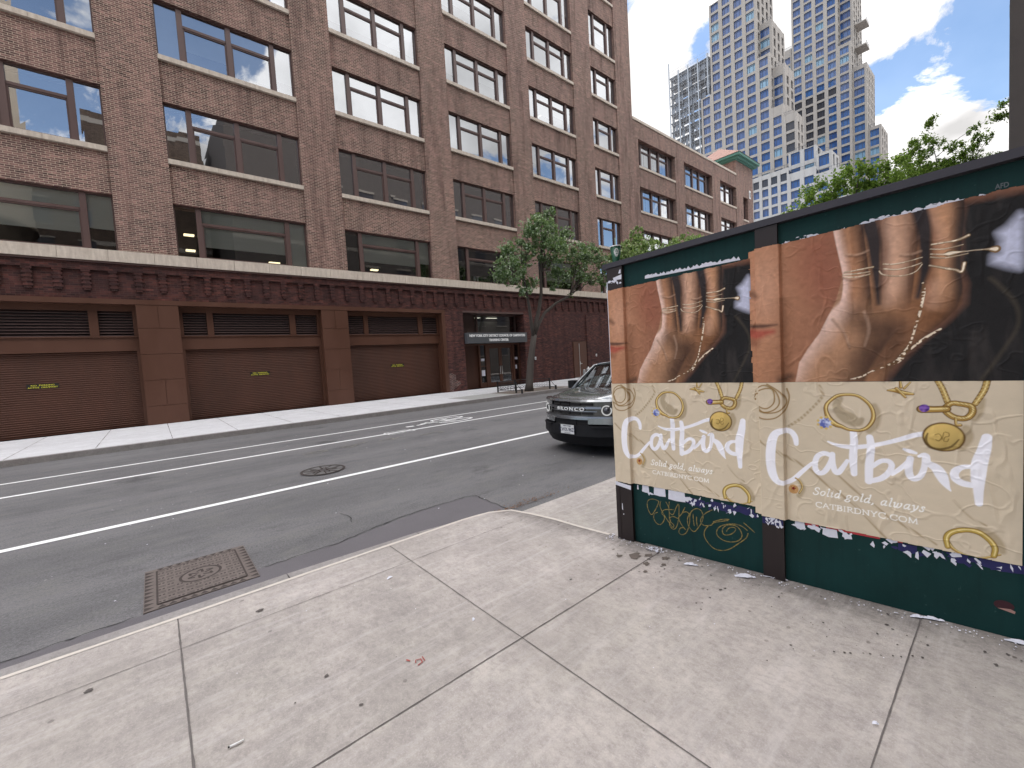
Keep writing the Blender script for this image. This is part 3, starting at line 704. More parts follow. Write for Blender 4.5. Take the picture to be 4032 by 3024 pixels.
for (u, w) in ((15.2,0.35),(16.1,0.75)):
    g = MB(); g.box(u,u+w,21.12,21.30,4.38,4.40); g.build('ceiling_light', M_['lamp_white'], tw)
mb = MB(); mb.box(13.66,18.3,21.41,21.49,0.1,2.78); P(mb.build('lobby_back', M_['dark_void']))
mb = MB(); mb.box(13.70,15.02,20.92,21.02,0.152,2.79); P(mb.build('solid_side_panel', M_['brown_door']))
mb = MB()
for (u, v) in ((15.03,15.13),(15.53,15.75),(17.66,17.82),(18.16,18.28)): mb.box(u,v,20.78,20.95,0.152,2.70)
mb.box(13.70,18.28,20.76,20.97,2.70,2.797)
for (u, v) in ((15.13,15.53),(17.82,18.16)): mb.box(u,v,20.82,20.90,0.152,0.45); mb.box(u,v,20.82,20.90,1.42,1.46)
P(mb.build('entrance_frame', M_['brown']))
for (u, v) in ((15.13,15.53),(17.82,18.16)):
    g = MB(); g.quad((u,20.86,0.45),(v,20.86,0.45),(v,20.86,2.70),(u,20.86,2.70)); P(g.build('side_light', M_['glass_low']))
s = MB(); s.box(15.2,15.45,20.84,20.845,0.85,1.2); s.box(15.18,15.46,20.84,20.845,1.75,1.9); s.box(17.9,18.02,20.84,20.845,1.15,1.4); s.box(17.86,18.1,20.84,20.845,1.75,1.9)
P(s.build('posted_notice', M_['paper']))
for (u, v, hx) in ((15.755,16.70,16.63),(16.71,17.655,16.78)):
    mb = MB(); mb.box(u,u+0.11,20.84,20.90,0.155,2.69); mb.box(v-0.11,v,20.84,20.90,0.155,2.69); mb.box(u+0.11,v-0.11,20.84,20.90,0.155,0.42); mb.box(u+0.11,v-0.11,20.84,20.90,2.50,2.69)
    dr = P(mb.build('entrance_door', M_['brown']))
    g = MB(); g.quad((u+0.11,20.87,0.42),(v-0.11,20.87,0.42),(v-0.11,20.87,2.5),(u+0.11,20.87,2.5)); g.build('pane', M_['glass_low'], dr)
    g = MB(); g.tube([(hx,20.84,0.95),(hx,20.79,0.97),(hx,20.79,1.33),(hx,20.84,1.35)], 0.014, 8); g.box(hx-0.03,hx+0.03,20.825,20.838,0.9,1.4); g.build('handle', simple('steel', (0.55,0.55,0.55), 0.3, 0.9), dr)
# double service door
mb = MB(); mb.box(22.88,23.46,20.24,20.3,0.20,2.66); mb.box(23.49,24.28,20.24,20.3,0.20,2.66); mb.box(22.86,24.30,20.245,20.28,2.66,2.74)
dr = P(mb.build('service_door', M_['brown']))
g = MB(); g.box(23.462,23.488,20.22,20.25,0.2,2.6); g.box(22.88,24.28,20.2,20.25,0.155,0.195); g.tube([(23.56,20.22,1.16),(23.68,20.20,1.16)],0.02,8); g.box(23.50,23.56,20.225,20.238,1.1,1.3)
g.build('astragal', simple('bright_steel', (0.6,0.6,0.6), 0.35, 0.6), dr)
for (x, z) in ((19.08,1.74),(25.30,1.70)):
    mb = MB(); mb.box(x-0.05,x+0.05,BY-0.05,BY-0.003,z-0.09,z+0.09); mb.box(x-0.03,x+0.03,BY-0.055,BY-0.052,z-0.04,z+0.02,1)
    P(mb.build('wall_switch_box', [M_['white'], M_['sign_black']]))

# ================================================================ LOWER WING AND STAIR TOWER
wing = thing('brick_wing_building', 'lower brick wing stepping down beside the tall brick building, with a green-eaved stair tower', 'building', (43,WY,0))
invw = Matrix.Translation((-43,-WY,0))
def PW(o): o.parent = wing; o.matrix_parent_inverse = invw; return o
wb = [(32.03,37.9,'wing'),(39.50,45.25,'wing'),(47.05,51.0,'wing2')]
wf = [(6.32,8.28),(9.70,11.9),(13.25,15.42),(16.90,19.18)]
WR = 51.05; WT = 20.55
mb = MB(); xs = [XR+0.003]+[v for c in wb for v in c[:2]]+[WR]
for i in range(0, len(xs), 2): mb.box(xs[i], xs[i+1]-(0.0), WY+0.004, 21.0, 6.32, WT)
for (x0,x1,_) in wb:
    for k in range(4):
        z0 = wf[k][1]; z1 = wf[k+1][0] if k < 3 else WT-0.002
        mb.box(x0, x1, WY+(0.06 if k < 3 else 0.006), 21.0, z0, z1)
PW(mb.build('wall', M_['brick_up']))
mb = MB(); mb.box(XR+0.01,WR,21.6,40,0,WT-0.3); mb.box(XR+0.01,WR,21.003,21.6,WT-0.3,WT-0.1); PW(mb.build('rear_block', M_['brick_up']))
mb = MB(); mb.box(XR+0.01,WR,21.5,21.59,0,WT-0.5); PW(mb.build('interior', M_['dark_void']))
mb = MB(); mb.box(XR+0.01,WR,WY-0.05,21.05,WT+0.003,WT+0.20); PW(mb.build('coping', M_['stone']))
for (x0,x1,kd) in wb:
    for k in range(4):
        bl = [(i/4,(i+1)/4,0.1+0.2*rb.random(),1.0,'blind_pale') for i in range(4)] if k > 1 else None
        window(wing, invw, x0, x1, wf[k][0]+0.175, wf[k][1], kd, y=20.62, blind=bl, sill=True)
# stair tower
TT = 22.2; TR = 55.66
mb = MB()
tw_ = [(53.0,54.2,16.6,19.2),(53.0,54.2,10.4,14.0),(53.0,54.2,20.0,20.01)]
mb.box(WR+0.003,52.85,WY,25.5,0.0+6.32,TT); mb.box(54.15,TR,WY,25.5,6.32,TT)
for z0, z1 in ((6.32,10.2),(13.2,15.9),(18.6,TT)): mb.box(52.853,54.147,WY+0.003,25.5,z0,z1)
PW(mb.build('stair_tower_wall', M_['brick_up']))
mb = MB(); mb.box(WR+0.003,TR-0.003,20.9,25.4,0,6.3); PW(mb.build('stair_tower_base', M_['brick_low']))
for z0, z1 in ((10.2,13.2),(15.9,18.6)):
    mb = MB(); mb.box(52.86,54.14,20.75,20.85,z0,z1); mb_ = MB()
    f_ = MB(); f_.box(52.86,52.95,20.5,20.6,z0+0.18,z1); f_.box(54.05,54.14,20.5,20.6,z0+0.18,z1); f_.box(52.95,54.05,20.5,20.6,z0+0.18,z0+0.26); f_.box(52.95,54.05,20.5,20.6,z1-0.08,z1); f_.box(52.95,54.05,20.5,20.6,z1-0.8,z1-0.72)
    w_ = PW(f_.build('window', M_['brown_frame'])); mb.build('interior', M_['dark_void'], w_)
    g = MB(); g.quad((52.95,20.55,z0+0.26),(54.05,20.55,z0+0.26),(54.05,20.55,z1-0.08),(52.95,20.55,z1-0.08)); g.build('pane', M_['glass'], w_)
    g = MB(); g.box(52.8,54.2,WY-0.06,20.5,z0+0.02,z0+0.17); g.build('sill', M_['stone'], w_)
mb = MB(); mb.box(54.5,54.95,WY-0.03,WY-0.002,18.7,19.6); mb.box(54.63,54.82,WY-0.04,WY-0.031,18.85,19.4,1); PW(mb.build('vent_surround', [M_['white'],M_['dark_void']]))
cop = metal_paint('green_copper', (0.085,0.22,0.18), 0.6)
mb = MB(); mb.box(WR-0.5,TR+0.6,WY-0.6,26.1,TT+0.35,TT+0.6); mb.box(WR-0.25,TR+0.35,WY-0.35,25.85,TT+0.12,TT+0.347); mb.box(WR-0.1,TR+0.12,WY-0.12,25.6,TT+0.003,TT+0.117)
cn = PW(mb.build('cornice', cop))
m = N('clay_roof_tiles'); wv = m.n('ShaderNodeTexWave', wave_type='BANDS', bands_direction='X'); wv.inputs['Scale'].default_value = 1.3; m.l(m.co(), wv.inputs['Vector'])
m.set(m.mix(m.noise(4,4), (0.20,0.105,0.085), (0.31,0.18,0.15)), 0.85); m.bump(wv.outputs[0], 1.0, 0.08)
mb = MB(); a, b, c_, d_ = (WR-0.55,WY-0.65,TT+0.61),(TR+0.65,WY-0.65,TT+0.61),(TR+0.65,26.15,TT+0.61),(WR-0.55,26.15,TT+0.61)
e1, e2 = (53.0,22.75,TT+2.7),(53.7,22.75,TT+2.7)
mb.add([a,b,c_,d_,e1,e2],[(0,1,5,4),(1,2,5),(2,3,4,5),(3,0,4),(3,2,1,0)]); PW(mb.build('tile_roof', m.m))

# ================================================================ OPPOSITE SIDE (behind and beside the camera; seen mirrored in the glass)
dull = simple('dull_stone_trim', (0.24,0.215,0.19), 0.9)
def plain_block(name, label, x0, x1, y0, y1, h, mat, win=True, grp=None, fx=3.2, fz=3.6, front='+y'):
    t = thing(name, label, 'building', ((x0+x1)/2, y1, 0)); iv = Matrix.Translation((-(x0+x1)/2, -y1, 0))
    mb = MB(); mb.box(x0,x1,y0,y1,0,h)
    w_ = mb.build('wall', mat, t); w_.matrix_parent_inverse = iv
    mb = MB(); ov = 0.0 if 'corner' in label else 1.0
    mb.box(x0-0.3*ov,x1+0.3*ov,y1+0.003,y1+(0.35 if ov else 0.02),h-0.9,h-0.5); mb.box(x0-0.15*ov,x1+0.15*ov,y1+0.003,y1+(0.2 if ov else 0.015),h*0.55,h*0.55+0.35)
    o = mb.build('cornice', dull, t); o.matrix_parent_inverse = iv
    if win:
        mb = MB(); gl = MB(); nx = int((x1-x0)/fx)
        for i in range(nx):
            if 'corner' in label and i < 2: continue
            for j in range(int((h-2)/fz)):
                cx = x0+(i+0.5)*(x1-x0)/nx; cz = 2.4+j*fz
                mb.box(cx-0.8,cx+0.8,y1+0.004,y1+0.08,cz-0.12,cz); mb.box(cx-0.8,cx+0.8,y1+0.004,y1+0.08,cz+1.9,cz+2.1)
                gl.box(cx-0.7,cx+0.7,y1+0.003,y1+0.03,cz,cz+1.9)
        o = mb.build('window_trim', dull, t); o.matrix_parent_inverse = iv
        o = gl.build('window_glass', M_['tower_glass_dark'], t); o.matrix_parent_inverse = iv
    return t
dk = simple('dark_render', (0.085,0.073,0.068), 0.9, 0, 0.2, 3, 0.2)
plain_block('dark_corner_building', 'dark brown building whose corner rises past the right end of the green boards', 6.0, 52, -22, 0.063, 23.5, dk, True)
plain_block('rear_brick_building', 'brown brick building standing behind the sidewalk corner', -2.6, 5.4, -22, -8, 24.0, M_['brick_far'], True)
plain_block('low_rear_building', 'low brick building further back behind the sidewalk', -40, -2.7, -45, -30, 27.0, M_['brick_far'], True)
t = thing('round_tower_building', 'rounded pale concrete tower behind the sidewalk', 'building', (-10.5,-10,0))
mb = MB(); mb.lathe([(4.4,0),(4.4,14),(4.55,14.1),(4.55,14.5),(4.4,14.6),(4.4,42),(0.0,42)], 48); mb.build('wall', limestone('round_tower_concrete', (0.30,0.25,0.19), (0.2,0.16,0.12)), t)

# ================================================================ FAR TOWERS
KT = 1.63
def cvt(xu, ya, za): return (xu*KT, ya*xu/100*KT, (za-1.75)*xu/100*KT+1.75)
WINM = {}
def tower_window(w, h, mat, side=False):
    key = (round(w,1), round(h,1), mat, side)
    if key not in WINM:
        q = MB(); 
        q.quad((0,w/2,0),(0,-w/2,0),(0,-w/2,h),(0,w/2,h), 0)
        for y0, y1, z0, z1 in ((-w/2,w/2,h*0.80,h*0.83),(w*0.20,w*0.235,0,h*0.8),(-w*0.235,-w*0.20,0,h*0.8),(-w/2,w/2,0,0.06),(-w/2,w/2,h-0.06,h),(-w/2,-w/2+0.06,0.06,h-0.06),(w/2-0.06,w/2,0.06,h-0.06)):
            q.box(-0.07,-0.01,y0,y1,z0,z1,1)
        WINM[key] = q.mesh('tower_window', [M_[mat], M_['mullion']])
    return WINM[key]
class Tower:
    def __init__(s, name, label, cat, xu, grp=None):
        s.t = thing(name, label, cat, (xu*KT, 50, 0), grp); s.iv = Matrix.Translation((-xu*KT, -50, 0)); s.stone = MB(); s.core = MB(); s.w = []; s.rail = MB()
    def block(s, xu, ya1, ya0, zt, zb, ncol, zrow, pitch, dep=12.0, nside=3, darkset=None, top=True, balc=False, seed=1, front=True):
        rr = random.Random(seed)
        X, Y1, ZT = cvt(xu, ya1, zt); _, Y0, ZB = cvt(xu, ya0, zb); _, _, ZR = cvt(xu, 0, zrow); PI_ = pitch*xu/100*KT
        Y1 -= 0.004; Y0 += 0.004
        D = 0.55; pw = (Y1-Y0)/ncol
        s.core.box(X+D, X+dep, Y0+0.55, Y1, ZB, ZT-0.05)
        ws = 0.68*pw; hs = 0.75*PI_
        ys = [Y1-pw*(i+0.5) for i in range(ncol)]
        # piers
        ed = [Y1]
        for y in ys: ed += [y+ws/2, y-ws/2]
        ed.append(Y0)
        for i in range(0, len(ed), 2): s.stone.box(X, X+D, ed[i+1], ed[i], ZB, ZT)
        rows = []; z = ZR
        while z > ZB: z -= PI_
        while z+hs < ZT-0.15:
            if z > ZB: rows.append(z)
            z += PI_
        for y in ys:
            zz_ = [ZB]+[v for r_ in rows for v in (r_, r_+hs)]+[ZT]
            for i in range(0, len(zz_), 2):
                if zz_[i+1] > zz_[i]: s.stone.box(X+0.10, X+D, y-ws/2+0.002, y+ws/2-0.002, zz_[i], zz_[i+1]-0.002)
            for r_ in rows:
                c = y
                mt = 'tower_glass'
                if darkset and darkset(c, r_): mt = 'tower_glass_dark'
                elif rr.random() < 0.12: mt = 'tower_glass_pale'
                s.w.append(((X+D-0.12, y, r_), (ws, hs), mt, 0, 1.0/(1+abs(y-50)*0.01)+r_*0.01))
        # right-hand side face
        if nside:
            L = dep; sw = (L-0.3)/nside; ws2 = 0.5*sw
            xsd = [X+0.56]; 
            cxs = [X+0.56+(L-0.56)*(i+0.5)/nside for i in range(nside)]; sw = (L-0.56)/nside; ws2 = 0.5*sw
            for c in cxs: xsd += [c-ws2/2, c+ws2/2]
            xsd.append(X+L)
            for i in range(0, len(xsd), 2): s.stone.box(xsd[i], xsd[i+1], Y0, Y0+0.55, ZB, ZT)
            for c in cxs:
                zz_ = [ZB]+[v for r_ in rows for v in (r_, r_+hs)]+[ZT]
                for i in range(0, len(zz_), 2):
                    if zz_[i+1] > zz_[i]: s.stone.box(c-ws2/2+0.002, c+ws2/2-0.002, Y0+0.06, Y0+0.55, zz_[i], zz_[i+1]-0.002)
                for r_ in rows: s.w.append(((c, Y0+0.40, r_), (ws2, hs), 'tower_glass_dark', 1, 0))
        if top:
            s.stone.box(X+0.56, X+dep, Y0+0.56, Y1-0.01, ZT-0.3, ZT-0.1)
            for i in range(12):
                yy = Y0+0.1+(Y1-Y0-0.2)*i/11; s.rail.box(X+0.25, X+0.29, yy-0.02, yy+0.02, ZT, ZT+1.0)
            s.rail.box(X+0.24, X+0.30, Y0+0.1, Y1-0.1, ZT+1.0, ZT+1.06)
    def finish(s, mat, coremat='dark_void'):
        o = s.stone.build('stone_grid', M_[mat], s.t); o.matrix_parent_inverse = s.iv
        o = s.core.build('inner_wall', M_['tower_glass_dark'], s.t); o.matrix_parent_inverse = s.iv
        if s.rail.v: o = s.rail.build('roof_railing', M_['mullion'], s.t); o.matrix_parent_inverse = s.iv
        s.w.sort(key=lambda a: (a[3], -a[4]))
        rest = MB()
        for i, (p, (w, h), mt, side, _) in enumerate(s.w):
            if i < 95 and not side:
                o = link('window', tower_window(w, h, mt), s.t); o.matrix_parent_inverse = s.iv; o.location = p
            elif not side:
                x, y, z = p; mi = {'tower_glass':0,'tower_glass_dark':1,'tower_glass_pale':2}[mt]
                rest.quad((x,y+w/2,z),(x,y-w/2,z),(x,y-w/2,z+h),(x,y+w/2,z+h), mi)
                for (a, b, c, d_) in ((-w/2,w/2,h*0.80,h*0.83),(w*0.20,w*0.235,0,h*0.8),(-w*0.235,-w*0.20,0,h*0.8)): rest.box(x-0.07,x-0.01,y+a,y+b,z+c,z+d_,3)
            else:
                x, y, z = p; mi = 1
                rest.quad((x-w/2,y,z),(x+w/2,y,z),(x+w/2,y,z+h),(x-w/2,y,z+h), mi)
                rest.box(x-0.03,x+0.03,y-0.06,y-0.01,z,z+h,3)
        if rest.v:
            o = rest.build('window', [M_['tower_glass'],M_['tower_glass_dark'],M_['tower_glass_pale'],M_['mullion']], s.t); o.matrix_parent_inverse = s.iv; o['kind'] = 'stuff'
PT = 2.08
T1 = Tower('apartment_tower', 'pale stone apartment tower with blue windows, left of the pair, stepping down to the right', 'tower', 100)
T1.block(100, 44.25, 34.85, 76.5, 25, 4, 72.7, PT, 16, 4, seed=2)
T1.block(100, 46.6, 44.25, 57.9, 25, 1, 72.7, PT, 14, 0, seed=3)
T1.block(100, 34.85, 32.5, 60.2, 25, 1, 72.7, PT, 10, 3, seed=4)
T1.block(100, 32.5, 30.3, 49.2, 25, 1, 72.7, PT, 9, 3, seed=5)
T1.block(100, 30.3, 28.1, 46.7, 25, 1, 72.7, PT, 7, 2, darkset=lambda y,z: z > 60, seed=6)
T1.block(102, 34.75, 32.0, 66.4, 55, 1, 72.0, PT, 12, 3, darkset=lambda y,z: False, seed=7)
T1.block(102, 32.4, 29.9, 56.8, 45, 1, 72.0, PT, 9, 2, seed=8)
T1.finish('tower_stone')
T2 = Tower('apartment_tower', 'pale stone apartment tower with blue windows, right of the pair, with two jutting balconies', 'tower', 132, None)
P2 = PT/1.32
T2.block(132, 28.65, 21.45, 92, 25, 4, 62.6, P2, 18, 4, darkset=lambda y,z: z < 47*1.63*1.32*0.98 and y > 23.2*1.32*1.63-0.30*(z-90) and z < 118, seed=12)
T2.block(132, 21.45, 19.55, 54.9, 25, 1, 62.6, P2, 16, 4, seed=13)
T2.block(134.5, 21.4, 19.2, 90, 50, 1, 62.2, P2, 15, 4, seed=14)
T2.block(133.5, 19.5, 17.35, 50.0, 25, 1, 62.3, P2, 14, 5, seed=15)
T2.block(134.5, 17.3, 15.5, 38.7, 20, 1, 62.2, P2, 13, 3, seed=16)
T2.block(133, 30.2, 28.7, 58.8, 25, 1, 62.4, P2, 14, 0, seed=17)
for za in (57.6, 53.6):
    X_, Y_, Z_ = cvt(134.5, 19.2, za)
    mb = MB(); mb.box(X_+2, X_+8, Y_-3.6, Y_-0.02, Z_, Z_+0.5); o = mb.build('balcony', M_['tower_stone'], T2.t); o.matrix_parent_inverse = T2.iv
    mb = MB()
    for i in range(9): mb.box(X_+2.05, X_+2.10, Y_-3.55+i*0.43, Y_-3.50+i*0.43, Z_+0.5, Z_+1.5); mb.box(X_+2.1+i*0.7, X_+2.15+i*0.7, Y_-3.58, Y_-3.53, Z_+0.5, Z_+1.5)
    mb.box(X_+2.04, X_+2.11, Y_-3.6, Y_-0.03, Z_+1.5, Z_+1.56); mb.box(X_+2.12, X_+8, Y_-3.6, Y_-3.53, Z_+1.5, Z_+1.56)
    mb2 = mb.build('balcony_railing', M_['mullion'], T2.t); mb2.matrix_parent_inverse = T2.iv
T2.finish('tower_stone')
T3 = Tower('white_podium_building', 'low white gridded building with blue windows at the foot of the pale towers', 'building', 92)
T3.block(92, 36.5, 29.7, 36.6, 0, 4, 32.2, 2.0, 12, 0, seed=21, darkset=lambda y,z: z > 48)
T3.block(92, 29.7, 25.1, 35.2, 0, 2, 32.2, 2.0, 12, 0, seed=22)
T3.block(92, 25.1, 20.6, 33.6, 0, 2, 32.2, 2.0, 12, 0, seed=23)
T3.block(96, 29.6, 25.0, 39.1, 25, 2, 36.7, 3.0, 10, 2, seed=24)
T3.block(95, 25.0, 22.6, 37.2, 25, 1, 34.8, 2.6, 8, 2, seed=25)
T3.finish('podium_stone')
# unfinished steel frame with scaffolding
t = thing('scaffolded_building', 'unfinished floor slabs wrapped in grey steel scaffolding, left of the pale towers', 'building', (101*KT, 80, 0))
iv = Matrix.Translation((-101*KT, -80, 0)); sl_ = MB(); po = MB(); br = MB(); PNL = []
rs = random.Random(8)
zf = 66.2; fl = []
while zf > 28: fl.append(zf); zf -= PT
X0, _, _ = cvt(101, 54, 66)
def yz(ya, za): return cvt(101, ya, za)[1:]
for i, za in enumerate(fl):
    Y1, Z = yz(54.1, za); Y0, _ = yz(44.6 if za > 58 else 46.8, za)
    sl_.box(X0+1.2, X0+4.5, Y0, Y1, Z-0.55, Z)
    po.box(X0-0.02, X0+1.1, Y0, Y1, Z-0.12, Z-0.05)
    for hh in (0.6, 1.1, 2.2): po.box(X0+0.02, X0+0.08, Y0, Y1, Z+hh, Z+hh+0.05)
    n = 9
    for k in range(n+1):
        y = Y0+(Y1-Y0)*k/n; po.box(X0, X0+0.07, y-0.03, y+0.03, Z-3.45, Z+0.05)
    for k in range(0, n):
        if rs.random() < 0.55:
            ya_, yb_ = Y0+(Y1-Y0)*k/n, Y0+(Y1-Y0)*(k+1)/n
            if rs.random() < 0.5: ya_, yb_ = yb_, ya_
            br.tube([(X0+0.04,ya_,Z-3.4),(X0+0.04,yb_,Z-0.1)], 0.04, 4)
        if rs.random() < 0.35:
            ya_, yb_ = Y0+(Y1-Y0)*k/n, Y0+(Y1-Y0)*(k+1)/n
            pn = MB(); pn.quad((X0+1.0,ya_+0.1,Z-3.2),(X0+1.0,yb_-0.1,Z-3.2),(X0+1.0,yb_-0.1,Z-0.9),(X0+1.0,ya_+0.1,Z-0.9)); PNL.append(pn)
for ya in (54.05, 51.7, 49.4, 47.1, 44.9):
    Y, ZB = yz(ya, 27); _, ZT_ = yz(ya, 67.0 if ya < 54 else 69.6)
    if ya < 46.7: _, ZB = yz(ya, 58)
    po.box(X0-0.15, X0+0.0, Y-0.22, Y+0.22, ZB, ZT_)
    sl_.box(X0+2.0, X0+2.6, Y-0.35, Y+0.35, ZB, yz(ya,66)[1])
GSH = simple('grey_sheet', (0.30,0.32,0.36), 0.7)
for o in (sl_.build('floor_slab', simple('raw_slab', (0.30,0.30,0.31), 0.8), t), po.build('scaffold_frame', simple('galvanised', (0.42,0.45,0.49), 0.5, 0.2), t), br.build('scaffold_brace', simple('galvanised_brace', (0.38,0.40,0.43), 0.5, 0.2), t),
          *[q_.build('temporary_panel', GSH, t) for q_ in PNL]):
    o.matrix_parent_inverse = iv

# ================================================================ TREES
def leaf_mat(name, c0, c1, c2, trans=0.35):
    m = N(name)
    g = m.n('ShaderNodeNewGeometry')
    c = m.ramp(g.outputs['Random Per Island'], [(0.0, c0), (0.55, c1), (1.0, c2)])
    nn = m.noise(0.9, 3, 0.6); c = m.mix(m.ramp(nn, [(0.35, 0.0), (0.7, 0.45)]), c, tuple(x*0.5 for x in c0))
    m.set(c, 0.45, 0, 0.5)
    tr = m.n('ShaderNodeBsdfTranslucent'); m.l(m.mix(0.5, c, (0.25,0.42,0.05)), tr.inputs[0])
    mx = m.n('ShaderNodeMixShader'); mx.inputs[0].default_value = trans; m.l(m.b.outputs[0], mx.inputs[1]); m.l(tr.outputs[0], mx.inputs[2]); m.l(mx.outputs[0], m.o.inputs[0])
    return m.m
def np_mesh(name, verts, faces, mat, smooth=False):
    me = bpy.data.meshes.new(name); nv = len(verts); nf = len(faces); k = faces.shape[1]
    me.vertices.add(nv); me.vertices.foreach_set('co', np.ascontiguousarray(verts, dtype=np.float32).ravel())
    me.loops.add(nf*k); me.loops.foreach_set('vertex_index', np.ascontiguousarray(faces, dtype=np.int32).ravel())
    me.polygons.add(nf); me.polygons.foreach_set('loop_start', np.arange(0, nf*k, k, dtype=np.int32))
    try: me.polygons.foreach_set('loop_total', np.full(nf, k, dtype=np.int32))
    except Exception: pass
    me.polygons.foreach_set('use_smooth', np.full(nf, smooth, dtype=bool))
    me.update(calc_edges=True); me.validate()
    if mat: me.materials.append(mat)
    return me
def leaves(name, clusters, n, size, mat, parent, seed=1, elong=1.6, hollow=0.35, droop=0.0, origin=(0,0,0)):
    g = np.random.default_rng(seed)
    cl = np.array([c[:3] for c in clusters], float); cr = np.array([c[3] for c in clusters], float)
    w = cr**2.2; w /= w.sum(); idx = g.choice(len(cl), n, p=w)
    d = g.normal(size=(n,3)); d /= np.linalg.norm(d, axis=1)[:,None]
    rr = (hollow+(1-hollow)*g.random(n)**0.6)
    # sub-clumps so that gaps open inside a lobe
    P = cl[idx]+d*(cr[idx]*rr)[:,None]*np.array([1,1,0.78])
    ns = max(6, n//26); sub = P[g.choice(n, ns)]
    near = sub[g.integers(0, ns, n)]
    pick = g.random(n) < 0.72
    dd = ((P[:,None,:]-sub[None,:min(ns,160),:])**2).sum(2) if n*min(ns,160) < 6e6 else None
    if dd is not None:
        j = dd.argmin(1); near = sub[:min(ns,160)][j]
        P = np.where(pick[:,None], near+(P-near)*0.48, P)
    P[:,2] -= droop*g.random(n)
    s = size*(0.65+0.7*g.random(n))
    a = g.normal(size=(n,3)); a[:,2] -= 0.3; a /= np.linalg.norm(a, axis=1)[:,None]
    b = np.cross(a, g.normal(size=(n,3))); b /= np.linalg.norm(b, axis=1)[:,None]
    c = np.cross(a, b)
    L = s[:,None]; Wd = (s/elong)[:,None]
    v = np.stack([P-a*L*0.5, P+b*Wd*0.5+c*Wd*0.18, P+a*L*0.5, P-b*Wd*0.5+c*Wd*0.18], 1).reshape(-1,3)-np.array(origin)
    f = np.arange(n*4).reshape(n,4)
    return link(name, np_mesh(name, v, f, mat), parent)
m = N('bark'); a = m.noise(9, 6, 0.7, m.mapping((3,3,0.7))); m.set(m.mix(a, (0.035,0.028,0.025), (0.115,0.098,0.085)), 0.9); m.bump(a, 0.9, 0.02); M_['bark'] = m.m
M_['leafA'] = leaf_mat('pear_leaves', (0.075,0.135,0.06), (0.16,0.25,0.11), (0.62,0.70,0.54), 0.35)
M_['leafB'] = leaf_mat('locust_leaves', (0.12,0.20,0.035), (0.24,0.36,0.07), (0.46,0.58,0.16), 0.6)
M_['leafC'] = leaf_mat('street_tree_leaves', (0.12,0.19,0.06), (0.24,0.33,0.12), (0.62,0.70,0.38), 0.4)
def grow(mb, p0, targets, r0, rng_, split=True):
    for t in targets:
        P0 = Vector(p0); P1 = Vector(t); n = 5; pts = []; L = (P1-P0).length
        for i in range(n+1):
            q = P0.lerp(P1, i/n)
            if 0 < i < n: q += Vector((rng_.uniform(-1,1),rng_.uniform(-1,1),rng_.uniform(-0.3,1)))*L*0.045
            pts.append(q)
        mb.tube(pts, [r0*(1-0.8*i/n) for i in range(n+1)], 6)
        if split:
            for k in range(4):
                b0 = pts[2+(k % 3)]; b1 = b0+Vector((rng_.uniform(-1,1),rng_.uniform(-1,1),rng_.uniform(0.0,1.0)))*L*0.38
                mb.tube([b0, b0.lerp(b1,0.5)+Vector((0,0,0.05)), b1], [r0*0.35, r0*0.22, r0*0.08], 5)
TY = 15.45
def street_tree(name, label, base, trunk, limbs, clusters, n, size, mat, seed, grp=None, elong=1.5, droop=0.0):
    t = thing(name, label, 'tree', base, grp)
    o3 = Vector(base); mb = MB(); rg = random.Random(seed)
    for path, rads in trunk: mb.tube([Vector(p)-o3 for p in path], rads, 10)
    for p0, tg, r0 in limbs: grow(mb, Vector(p0)-o3, [Vector(q)-o3 for q in tg], r0, rg)
    mb.build('trunk', M_['bark'], t)
    leaves('crown', clusters, n, size, mat, t, seed, elong, 0.3, droop, base)
    return t
tr_ = [([(14.05,TY,0.12),(14.10,TY,0.5),(14.25,TY,1.5),(14.42,TY,2.2),(14.60,TY,2.9)],[0.24,0.19,0.165,0.15,0.14]),
       ([(14.58,TY,2.7),(14.38,TY-0.1,3.25),(14.24,TY-0.15,4.3),(14.05,TY-0.2,5.0),(13.9,TY-0.2,6.0)],[0.09,0.085,0.07,0.055,0.03]),
       ([(14.60,TY,2.8),(14.75,TY,3.4),(15.05,TY,4.2),(15.25,TY,5.0),(15.30,TY,6.2),(15.6,TY,7.8)],[0.13,0.11,0.095,0.08,0.06,0.03]),
       ([(14.62,TY,2.85),(14.95,TY+0.05,3.35),(15.5,TY+0.1,4.0),(16.4,TY+0.1,4.55),(17.4,TY,4.95),(18.3,TY,5.9)],[0.09,0.085,0.075,0.065,0.055,0.03])]
cl = [(13.2,TY,5.9,.95),(12.75,TY,5.7,.45),(14.1,TY+0.4,6.9,1.1),(14.7,TY-0.4,8.0,.85),(15.5,TY,8.3,.85),(16.15,TY,9.1,.42),(15.7,TY-0.3,7.1,1.1),(16.9,TY+0.3,7.7,.85),(17.3,TY,8.2,.55),(18.2,TY,7.2,.95),(19.4,TY+0.2,7.4,.85),(20.4,TY,7.0,.7),(20.9,TY,6.6,.45),(14.4,TY,5.4,.6),(16.6,TY,6.0,.75),(18.2,TY,6.1,.7),(19.4,TY,6.0,.6),(20.2,TY,6.0,.45),(13.9,TY-0.3,4.9,.35),(17.4,TY,4.95,.22),(16.0,TY,5.2,.25),(21.0,TY,5.6,.3)]
